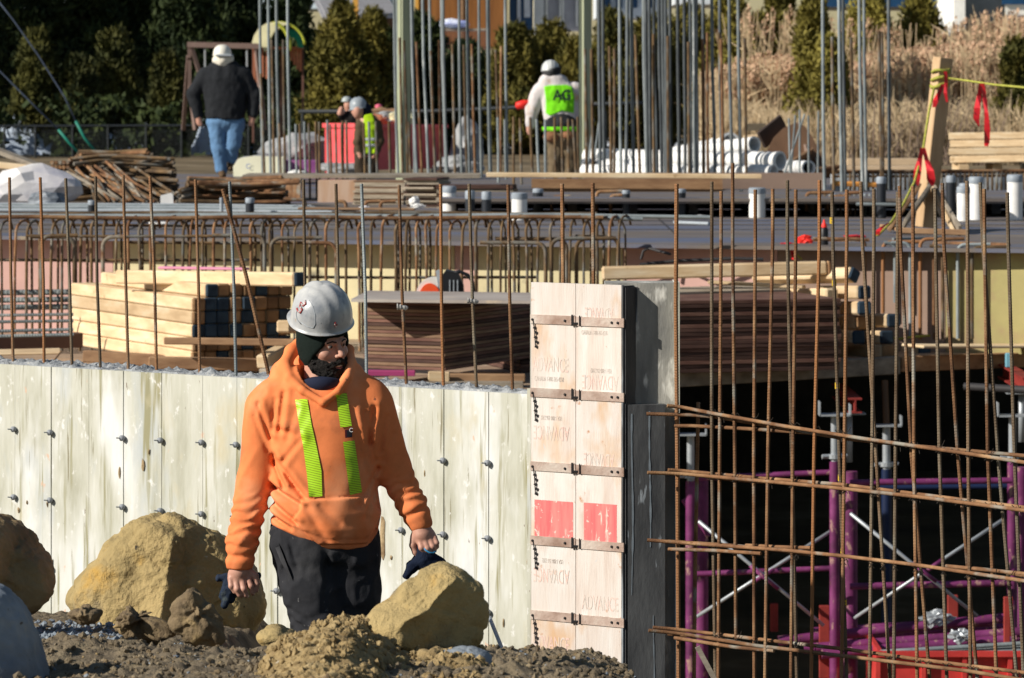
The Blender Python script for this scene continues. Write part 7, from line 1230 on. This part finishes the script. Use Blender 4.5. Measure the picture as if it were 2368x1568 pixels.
# paint marks on the hat, laid a little proud of the shell
def hatmark(pl, r, m, nm='paint_mark'):
    pts = []
    for x, y in pl:
        best = None; dg = None; o = Vector((P(x, y, YM).x, YM-.3, P(x, y, YM).z)) - Vector(hh.location)-wloc(wk); ok, lo_, no_, ix = hh.ray_cast(o, Vector((0, 1, 0)))
        if ok: pts.append(lo_+Vector(hh.location)+wloc(wk)+no_*.0012)
    if len(pts) > 1: MB().tube(pts, r, 5).build(nm, m, wk, smooth=True)
bpy.context.view_layer.update()
RDM = mat('worn_red_mark', (.36, .06, .06), rough=.5, spots=[((.5, .5, .5), 60, .5, .08, (1, 1, 1))]); hatmark([(709, 692), (711, 700), (705, 704), (699, 697), (697, 705), (703, 713), (699, 720), (692, 716), (690, 710)], .0042, RDM); hatmark([(778, 740), (777, 746), (779, 752), (781, 747), (779, 742)], .0042, RDM); hatmark([(718, 690), (728, 705), (733, 725), (733, 745), (728, 754), (716, 752), (700, 742)], .0010, GREYP, 'emblem_outline'); hatmark([(692, 708), (688, 722), (690, 735), (700, 746)], .0016, GREYP, 'emblem_outline')
# trousers and boots --------------------------------------------------
def pants(p):
    d = prof(p, [1190, 1240, 1300], [750, 752, 754], [116, 118, 112], [80, 84, 80], 6.0, 2.3); d = smax(d, 1195-p[:, 1], 6); d = smax(d, p[:, 1]-1300, 20)
    lr = chain(p, [(700, 1255, 0), (722, 1350, -8), (744, 1470, -22), (742, 1620, 10), (744, 1815, 24)], [76, 69, 58, 52, 46], 20); ll = chain(p, [(808, 1262, 12), (812, 1370, 18), (815, 1480, 30), (806, 1640, 55), (800, 1815, 66)], [68, 62, 56, 50, 44], 20); d = smin(d, smin(lr, ll, 8), 16)
    d = smax(d, p[:, 1]-1828, 4)
    P3 = np.stack([(p[:, 0]+p[:, 1]*.3)/36, (p[:, 1]-p[:, 0]*.25)/60, p[:, 2]/50], 1); kn = np.exp(-((p[:, 1]-1440)/50)**2); d = d-3*fbm(P3, 13, 2)-2.4*kn*np.sin(p[:, 1]*.20+4*vn(p/40, 2))-3.2*np.clip(1-2.4*np.abs(vn(p/np.array([30., 44, 40])+p[:, :1]*.006, 6)), -.2, 1)
    for a, b, am, w_ in (((672, 1240), (690, 1300), 4, 5), ((650, 1262), (668, 1350), 4, 6), ((760, 1275), (752, 1400), 6, 8), ((690, 1290), (740, 1330), 3, 9), ((700, 1420), (740, 1440), 4, 6), ((705, 1450), (755, 1462), 4, 6)):
        d = d+am*np.exp(-(segd(p[:, :2], a, b)/w_)**2)*(p[:, 2] < 10)
    return d
pxobj('trousers', [(pants, (600, 1185, -105), (900, 1835, 125), 4.4)], YM, BLKC, wk)
MB().add([P(*q) for q in ((628, 1214, YM-.03), (622, 1232, YM-.06), (650, 1300, YM-.10), (690, 1372, YM-.105), (672, 1330, YM-.115), (646, 1262, YM-.10), (640, 1220, YM-.08))], [(0, 1, 2, 3, 4, 5, 6)]).build('pocket_flap', BLKC, wk)
for cx_, w_, nm in ((738, 0, 'boot'), (796, 45, 'boot')):
    pxobj(nm, [(lambda p, c=cx_, w=w_: smax(smin(cap(p, (c, 1790, w+25), (c, 1838, w+22), 40, 40), ell(p, (c-4, 1844, w-30), (34, 26, 62)), 18), p[:, 1]-1856, 3), (cx_-60, 1745, w_-110), (cx_+60, 1862, w_+90), 6)], YM, mat('brown_boot', (.10, .06, .03), rough=.8, scale=10) if w_ == 0 else bpy.data.materials['brown_boot'], wk)
# gloves held in the hands: things of their own
GLV = clothmat('navy_glove', (.022, .032, .055), [((.12, .14, .12), 8, .60, .12, (1, 1, 1))], 160, .7)
def glR(p):
    d = cap(p, (545, 1338, -26), (533, 1356, -26), 16, 14)
    for a, b, r0, r1 in (((530, 1330, -24), (508, 1334, -26), 9, 8.5), ((528, 1340, -26), (517, 1376, -28), 10, 8.5), ((538, 1352, -28), (521, 1396, -30), 10, 8.5), ((545, 1360, -22), (536, 1386, -20), 9, 8), ((560, 1345, -20), (590, 1340, -14), 12, 10), ((590, 1338, -14), (598, 1330, -12), 9, 8)): d = smin(d, cap(p, a, b, r0, r1), 4)
    return d-1.4*fbm(p/9, 2, 3)
gl1 = thing('work_glove', P(540, 1398, YM), 'dark grey work glove bunched in the hand at the worker left side of the picture', 'glove'); gl1['label'] = 'navy work gloves bunched in the hand nearest the big boulder'
pxobj('glove_fabric', [(glR, (492, 1312, -62), (618, 1412, 16), 2.2)], YM, GLV, gl1)
def glL(p):
    d = cap(p, (976, 1258, -24), (984, 1290, -24), 14, 24)
    for a, b, r0, r1 in (((985, 1290, -24), (1000, 1312, -24), 24, 22), ((985, 1285, -24), (1022, 1300, -22), 18, 12), ((972, 1290, -24), (953, 1308, -26), 15, 13), ((953, 1308, -26), (941, 1328, -28), 12, 9), ((1000, 1310, -24), (1010, 1340, -24), 20, 18)): d = smin(d, cap(p, a, b, r0, r1), 6)
    return d-1.4*fbm(p/10, 6, 3)
gl2 = thing('work_glove', P(985, 1340, YM), 'navy work glove with a light blue cuff hanging from the hand above the perched boulder', 'glove')
pxobj('glove_fabric', [(glL, (922, 1236, -60), (1048, 1368, 16), 2.4)], YM, clothmat('navy_glove_dark', (.010, .016, .035), None, 160, .7), gl2)
MB().tube([P(x, y, YM+w_*SM) for x, y, w_ in ((979, 1264, -44), (984, 1272, -50), (993, 1278, -52), (1002, 1279, -50), (1008, 1275, -40))], .0032, 6).build('blue_cuff', mat('cuff_blue', (.03, .22, .42), rough=.6), gl2, smooth=True)
# ---------------------------------------------------------------- workers in the background
def person(x, yb, Y, label): return thing('person', P(x, yb, Y), label, 'person')
def simplehead(c, r): return lambda p: smin(ell(p, c, (r*.78, r*1.1, r*.95)), cap(p, (c[0], c[1]+r*.6, c[2]+2), (c[0], c[1]+r*1.7, c[2]+2), r*.5, r*.6), 3)
def wr(p, am, sc, sd): return am*fbm(p/sc, sd, 3)
# walking away, black jacket and jeans
YW = 56.0; b1 = person(515, 408, YW, 'worker in a black jacket and blue jeans walking away over the bars')
def b1body(p):
    d = simplehead((516, 124, -4), 17)(p); d = smin(d, chain(p, [(516, 150, 0), (520, 210, 0), (521, 282, 0)], [16, 22, 18], 8), 8)
    for pts, r_ in (([(478, 172, 2), (450, 218, 0), (459, 268, -4), (461, 283, -6)], [13, 11, 8, 7]), ([(558, 170, 2), (586, 220, 2), (584, 268, -4), (582, 283, -6)], [13, 11, 8, 7]), ([(506, 285, 0), (508, 342, 0), (512, 398, 4)], [19, 12, 8]), ([(538, 285, 0), (538, 334, -4), (533, 374, 14)], [18, 12, 8])): d = smin(d, chain(p, pts, r_, 5), 5)
    for cx_, sgn, wy in ((461, 1, -8), (582, -1, -8)):
        for k in range(4): d = smin(d, cap(p, (cx_-4+k*2.6, 282, wy), (cx_-3+k*2.4+sgn, 292-abs(k-1.5), wy-2), 2.0, 1.6), 1.2)
        d = smin(d, cap(p, (cx_+sgn*5, 278, wy), (cx_+sgn*7, 287, wy-2), 2.2, 1.7), 1.2)
    return d
pxobj('body', [(b1body, (430, 95, -34), (610, 412, 40), 2.3)], YW, SKIN, b1)
def jk(p):
    d = prof(p, [140, 158, 180, 230, 272], [518, 518, 518, 521, 522], [24, 44, 52, 48, 44], [16, 24, 30, 34, 32], 0.0, 2.3); d = smax(d, 140-p[:, 1], 4); d = smax(d, p[:, 1]-275-.03*(p[:, 0]-520), 3)
    for pts, r_ in (([(476, 174, 2), (448, 218, 0), (458, 266, -4)], [20, 15.5, 12]), ([(562, 172, 2), (588, 220, 2), (585, 264, -4)], [20, 16, 12])): d = smin(d, chain(p, pts, r_, 6), 4)
    return d-wr(p, 1.6, np.array([14., 22, 14]), 4)
pxobj('jacket', [(jk, (425, 130, -42), (615, 284, 42), 2.2)], YW, clothmat('black_jacket', (.022, .024, .028)), b1)
pxobj('jeans', [(lambda p: smax(smax(smin(smin(ell(p, (522, 282, 0), (44, 20, 28)), chain(p, [(503, 284, 0), (507, 342, 0), (512, 396, 4)], [25, 17, 13], 6), 5), chain(p, [(543, 284, 0), (540, 334, -4), (534, 368, 12)], [24, 16, 12], 6), 4), p[:, 1]-400, 2), 268-p[:, 1], 2)-wr(p, 1.6, np.array([9., 14, 9]), 8), (465, 262, -36), (590, 404, 40), 2.0)], YW, clothmat('blue_denim', (.12, .23, .40)), b1)
for c in (((513, 400, -4), (516, 404, -14)), ((534, 372, 16), (533, 388, 10))): pxobj('boot', [(lambda p, c=c: smin(cap(p, c[0], c[1], 8.5, 7.5), ell(p, (c[1][0], c[1][1]+2, c[1][2]-4), (8, 6, 14)), 3), (c[0][0]-16, c[0][1]-12, -36), (c[0][0]+18, c[1][1]+14, 34), 1.8)], YW, bpy.data.materials['brown_boot'], b1)
pxobj('cream_hood', [(lambda p: smax(ell(p, (516, 140, 0), (25, 22, 25)), p[:, 1]-156, 3)-wr(p, 1, 7., 5), (484, 112, -34), (548, 162, 34), 2)], YW, clothmat('cream_cloth', (.72, .68, .58)), b1); hat(b1, 514, 126, YW, YW/F, 21, 24, 23, 4, 160, .2, mat('cream_hat', (.80, .77, .68), rough=.4, scale=8), ribs=False); MB().box(P(519, 128, YW-.02), (.22, .30, .03), bev=.008).build('hat_strap', GREYP, b1)
# vest worker
YA_ = 56.5; b2 = person(1298, 400, YA_, 'worker in a lime green vest lettered on the back over a grey hooded sweater')
def b2body(p):
    d = simplehead((1274, 160, -2), 17)(p); d = smin(d, chain(p, [(1280, 186, 0), (1294, 240, 0), (1298, 310, 0)], [16, 22, 18], 8), 8)
    for pts, r_ in (([(1246, 212, 2), (1230, 254, 0), (1226, 290, -6), (1223, 302, -8)], [14, 11, 8, 6]), ([(1330, 210, 2), (1352, 258, 0), (1340, 294, -8), (1336, 304, -8)], [14, 11, 8, 6]), ([(1284, 310, 0), (1284, 350, 0), (1284, 402, 4)], [19, 13, 9]), ([(1314, 310, 0), (1316, 352, 2), (1318, 402, 4)], [19, 13, 9])): d = smin(d, chain(p, pts, r_, 5), 5)
    for cx_, sgn, wy in ((1223, 1, -10), (1336, -1, -10)):
        for k in range(4): d = smin(d, cap(p, (cx_-4+k*2.6, 302, wy), (cx_-3+k*2.4+sgn, 312-abs(k-1.5), wy-2), 2.0, 1.6), 1.2)
        d = smin(d, cap(p, (cx_+sgn*5, 298, wy), (cx_+sgn*7, 307, wy-2), 2.2, 1.7), 1.2)
    return d
pxobj('body', [(b2body, (1205, 130, -34), (1375, 410, 36), 2.3)], YA_, SKIN, b2)
def swt(p):
    d = prof(p, [172, 188, 205, 250, 300], [1278, 1280, 1290, 1295, 1298], [26, 34, 50, 42, 38], [18, 24, 28, 30, 28], 0.0, 2.3); d = smax(d, 176-p[:, 1], 5); d = smax(d, p[:, 1]-300, 3); d = smin(d, ell(p, (1277, 184, -2), (30, 15, 22)), 5)
    for pts, r_ in (([(1250, 212, 2), (1230, 254, 0), (1226, 288, -6)], [21, 16, 11]), ([(1328, 210, 2), (1352, 256, 0), (1341, 290, -8)], [21, 16, 11])): d = smin(d, chain(p, pts, r_, 6), 4)
    return d-wr(p, 1.6, np.array([12., 20, 14]), 14)
pxobj('sweater', [(swt, (1200, 160, -42), (1380, 306, 40), 2.2)], YA_, clothmat('pale_sweater', (.62, .58, .58), [((.55, .38, .24), 3, .58, .1, (1, 1, 1))]), b2)
VST = clothmat('lime_vest', (.20, .72, .02)); vp = [(1258, 200), (1272, 197), (1310, 196), (1323, 200), (1328, 225), (1327, 262), (1300, 256), (1272, 268), (1262, 262), (1262, 230)]
pxobj('vest', [(lambda p: smax(swt(p)-2.6, polyd(p[:, 0], p[:, 1], vp), 2), (1250, 188, -48), (1336, 275, 34), 2)], YA_, VST, b2)
text('AG', 'vest_letters', mat('dark_ink', (.01, .025, .02)), .19, Matrix.Translation(P(1300, 221, YA_-.215)) @ Matrix.Rotation(R(90), 4, 'X'), b2, 0.9, bold=.006)
pxobj('harness_belt', [(lambda p: smax(smax(swt(p)-2.4, 262-p[:, 1]+(np.abs(p[:, 0]-1298)/9)**2, 2), p[:, 1]-297, 2), (1245, 248, -46), (1345, 304, 40), 2.2)], YA_, BLKC, b2); pxobj('lime_belt', [(lambda p: smax(smax(swt(p)-4.6, 293-p[:, 1], 1.5), p[:, 1]-303, 1.5), (1250, 288, -48), (1345, 307, 40), 2)], YA_, VST, b2)
pxobj('tool_pouch', [(lambda p: np.minimum(ell(p, (1274, 316, -24), (18, 13, 12)), ell(p, (1312, 312, -24), (14, 10, 12)))-wr(p, 1, 6., 3), (1250, 298, -44), (1332, 334, -6), 2)], YA_, mat('leather', (.26, .12, .06), rough=.8, scale=8), b2)
pxobj('trousers', [(lambda p: smax(smin(smin(ell(p, (1299, 318, 0), (42, 24, 28)), chain(p, [(1284, 315, 0), (1285, 352, 0), (1284, 398, 4)], [23, 18, 15], 6), 5), chain(p, [(1315, 315, 0), (1317, 352, 2), (1318, 398, 4)], [23, 18, 15], 6), 3), 298-p[:, 1], 2)-wr(p, 1.6, np.array([9., 14, 9]), 8), (1245, 292, -36), (1352, 414, 38), 2.2)], YA_, clothmat('khaki', (.16, .12, .075)), b2)
for cx_ in (1283, 1318): pxobj('boot', [(lambda p, c=cx_: smax(smin(cap(p, (c, 398, 0), (c, 404, 0), 10, 9), ell(p, (c, 406, -8), (9, 6, 16)), 3), p[:, 1]-410, 1), (cx_-16, 384, -32), (cx_+16, 412, 16), 2)], YA_, bpy.data.materials['brown_boot'], b2)
hat(b2, 1273, 163, YA_, YA_/F, 21, 24, 24, -4, 175, .15, mat('silver_hat', (.52, .54, .54), rough=.35, scale=8), ribs=True); pxobj('ear_band', [(lambda p: smax(np.abs(ell(p, (1275, 162, 0), (21, 22, 23)))-2, -(p[:, 1]-158+(p[:, 0]-1275)*.25), 2), (1248, 138, -30), (1302, 190, 30), 2)], YA_, BLKC, b2)
# gas torch / pole end with red top left of him
tag(MB().lathe([(0, -.12), (.05, -.10), (.06, .0), (.03, .10), (0, .12)], P(1211, 241, YA_), 12, axis=(1, 0, .25)).build('rail_bulb', REDC, smooth=True), 'red rounded cap on the guard rail left of the vest worker', 'cap')
# kneeling worker with lime vest
YK = 56.2; b3 = person(845, 410, YK, 'worker in a brown coat and striped lime vest looking down by the dumpster')
def b3body(p):
    d = ell(p, (828, 256, -6), (14, 19, 17)); d = smin(d, cap(p, (834, 262, 0), (846, 280, 2), 10, 12), 4); d = smin(d, ell(p, (817, 259, -6), (5, 3.5, 4)), 3); d = smin(d, chain(p, [(848, 285, 0), (850, 345, 0)], [22, 22], 5), 5)
    for pts, r_ in (([(868, 290, -2), (876, 325, -6), (868, 352, -14), (864, 362, -16)], [10, 8, 6, 5]), ([(834, 295, -10), (828, 330, -16), (832, 352, -20), (834, 362, -22)], [10, 8, 6, 5]), ([(836, 348, 0), (834, 405, 0)], [15, 10]), ([(858, 348, 0), (858, 405, 0)], [15, 10])): d = smin(d, chain(p, pts, r_, 4), 4)
    return d
pxobj('body', [(b3body, (800, 228, -36), (895, 414, 34), 2.2)], YK, SKIN, b3)
def coat(p):
    d = prof(p, [262, 280, 300, 350, 362], [848, 850, 852, 846, 845], [14, 26, 28, 26, 26], [14, 20, 24, 24, 22], 0.0, 2.3); d = smax(d, 264-p[:, 1], 3); d = smax(d, p[:, 1]-360, 2)
    for pts, r_ in (([(870, 288, -2), (878, 325, -6), (870, 350, -14)], [13, 11, 9]), ([(834, 292, -10), (828, 328, -16), (832, 350, -20)], [13, 10, 8])): d = smin(d, chain(p, pts, r_, 5), 3)
    return d-wr(p, 1.4, 10., 6)
pxobj('coat', [(coat, (805, 255, -42), (900, 366, 34), 2.2)], YK, clothmat('brown_coat', (.09, .065, .04)), b3)
v3 = [(842, 266), (862, 262), (870, 290), (868, 355), (842, 356), (840, 300)]; pxobj('vest', [(lambda p: smax(coat(p)-2.2, polyd(p[:, 0], p[:, 1], v3), 2), (832, 256, -46), (878, 362, 0), 2)], YK, clothmat('yellow_lime_vest', (.42, .66, .02)), b3)
for y in (322, 336): pxobj('reflective_band', [(lambda p, y=y: smax(smax(coat(p)-3.8, polyd(p[:, 0], p[:, 1], v3), 1), np.abs(p[:, 1]-y)-3.2, 1), (834, y-6, -48), (878, y+6, 0), 1.6)], YK, mat('silver_band', (.60, .64, .66), rough=.4) if y == 322 else bpy.data.materials['silver_band'], b3)
pxobj('trousers', [(lambda p: smin(chain(p, [(836, 346, 0), (834, 404, 0)], [18, 14], 4), chain(p, [(860, 346, 0), (859, 404, 0)], [17, 13], 4), 3)-wr(p, 1.2, 9., 9), (812, 326, -26), (885, 414, 26), 2.2)], YK, clothmat('dark_brown_trousers', (.06, .045, .032)), b3)
pxobj('dark_hood', [(lambda p: smax(ell(p, (842, 256, 4), (18, 20, 18)), -(p[:, 0]-826), 4), (818, 232, -20), (866, 282, 28), 2)], YK, clothmat('navy_hood', (.012, .016, .03)), b3); hat(b3, 829, 249, YK, YK/F, 20, 21, 24, 2, 100, .22, mat('blue_grey_hat', (.30, .34, .38), rough=.35, scale=8), roll=-10)
# worker partly hidden behind the dumpster
YH = 60.5; b4 = person(800, 420, YH, 'worker in dark clothes mostly hidden behind the red dumpster raising one arm')
pxobj('body', [(lambda p: smin(smin(smin(smin(ell(p, (806, 243, 0), (11, 15, 13)), chain(p, [(808, 254, 0), (812, 300, 0), (812, 340, 0)], [9, 18, 18], 5), 4), chain(p, [(800, 268, -6), (788, 262, -16), (790, 252, -18)], [8, 7, 6], 3), 3), chain(p, [(824, 268, 0), (834, 300, -8), (830, 320, -14)], [8, 7, 5], 3), 3), np.minimum(chain(p, [(804, 340, 0), (804, 405, 0)], [13, 9], 3), chain(p, [(820, 340, 0), (820, 405, 0)], [13, 9], 3)), 4), (774, 222, -32), (846, 415, 26), 2.2)], YH, SKIN, b4)
pxobj('jacket', [(lambda p: smax(smin(smin(prof(p, [254, 272, 345], [811, 811, 812], [14, 24, 22], [12, 18, 18], 0.0), chain(p, [(800, 270, -6), (789, 266, -14)], [11, 9], 3), 3), chain(p, [(824, 270, 0), (834, 300, -8), (830, 316, -14)], [11, 9, 7], 3), 3), 256-p[:, 1], 3)-wr(p, 1.2, 9., 3), (770, 248, -32), (852, 350, 28), 2.2)], YH, clothmat('dark_jacket', (.02, .018, .018)), b4)
pxobj('trousers', [(lambda p: np.minimum(chain(p, [(803, 340, 0), (803, 400, 0)], [16, 12], 3), chain(p, [(821, 340, 0), (821, 400, 0)], [16, 12], 3)), (780, 320, -22), (845, 414, 22), 2.4)], YH, BLKC, b4); hat(b4, 802, 234, YH, YH/F, 12, 13, 11, 0, 120, .2, mat('grey_hat', (.40, .44, .44), rough=.4, scale=8), ribs=False)
crumple('pink_ball', 876, 247, 58.4, .05, (1, 1, .8), mat('pink_plastic', (.65, .12, .20), rough=.5), 'small pink rounded object poking up above the dumpster heap', 'object', 91, amp=.15); crumple('rubbish_heap', 890, 272, 58.2, .17, (1.7, .8, .75), WOODO, 'tan and brown heap of waste showing above the dumpster', 'scrap heap', 92, amp=.4)
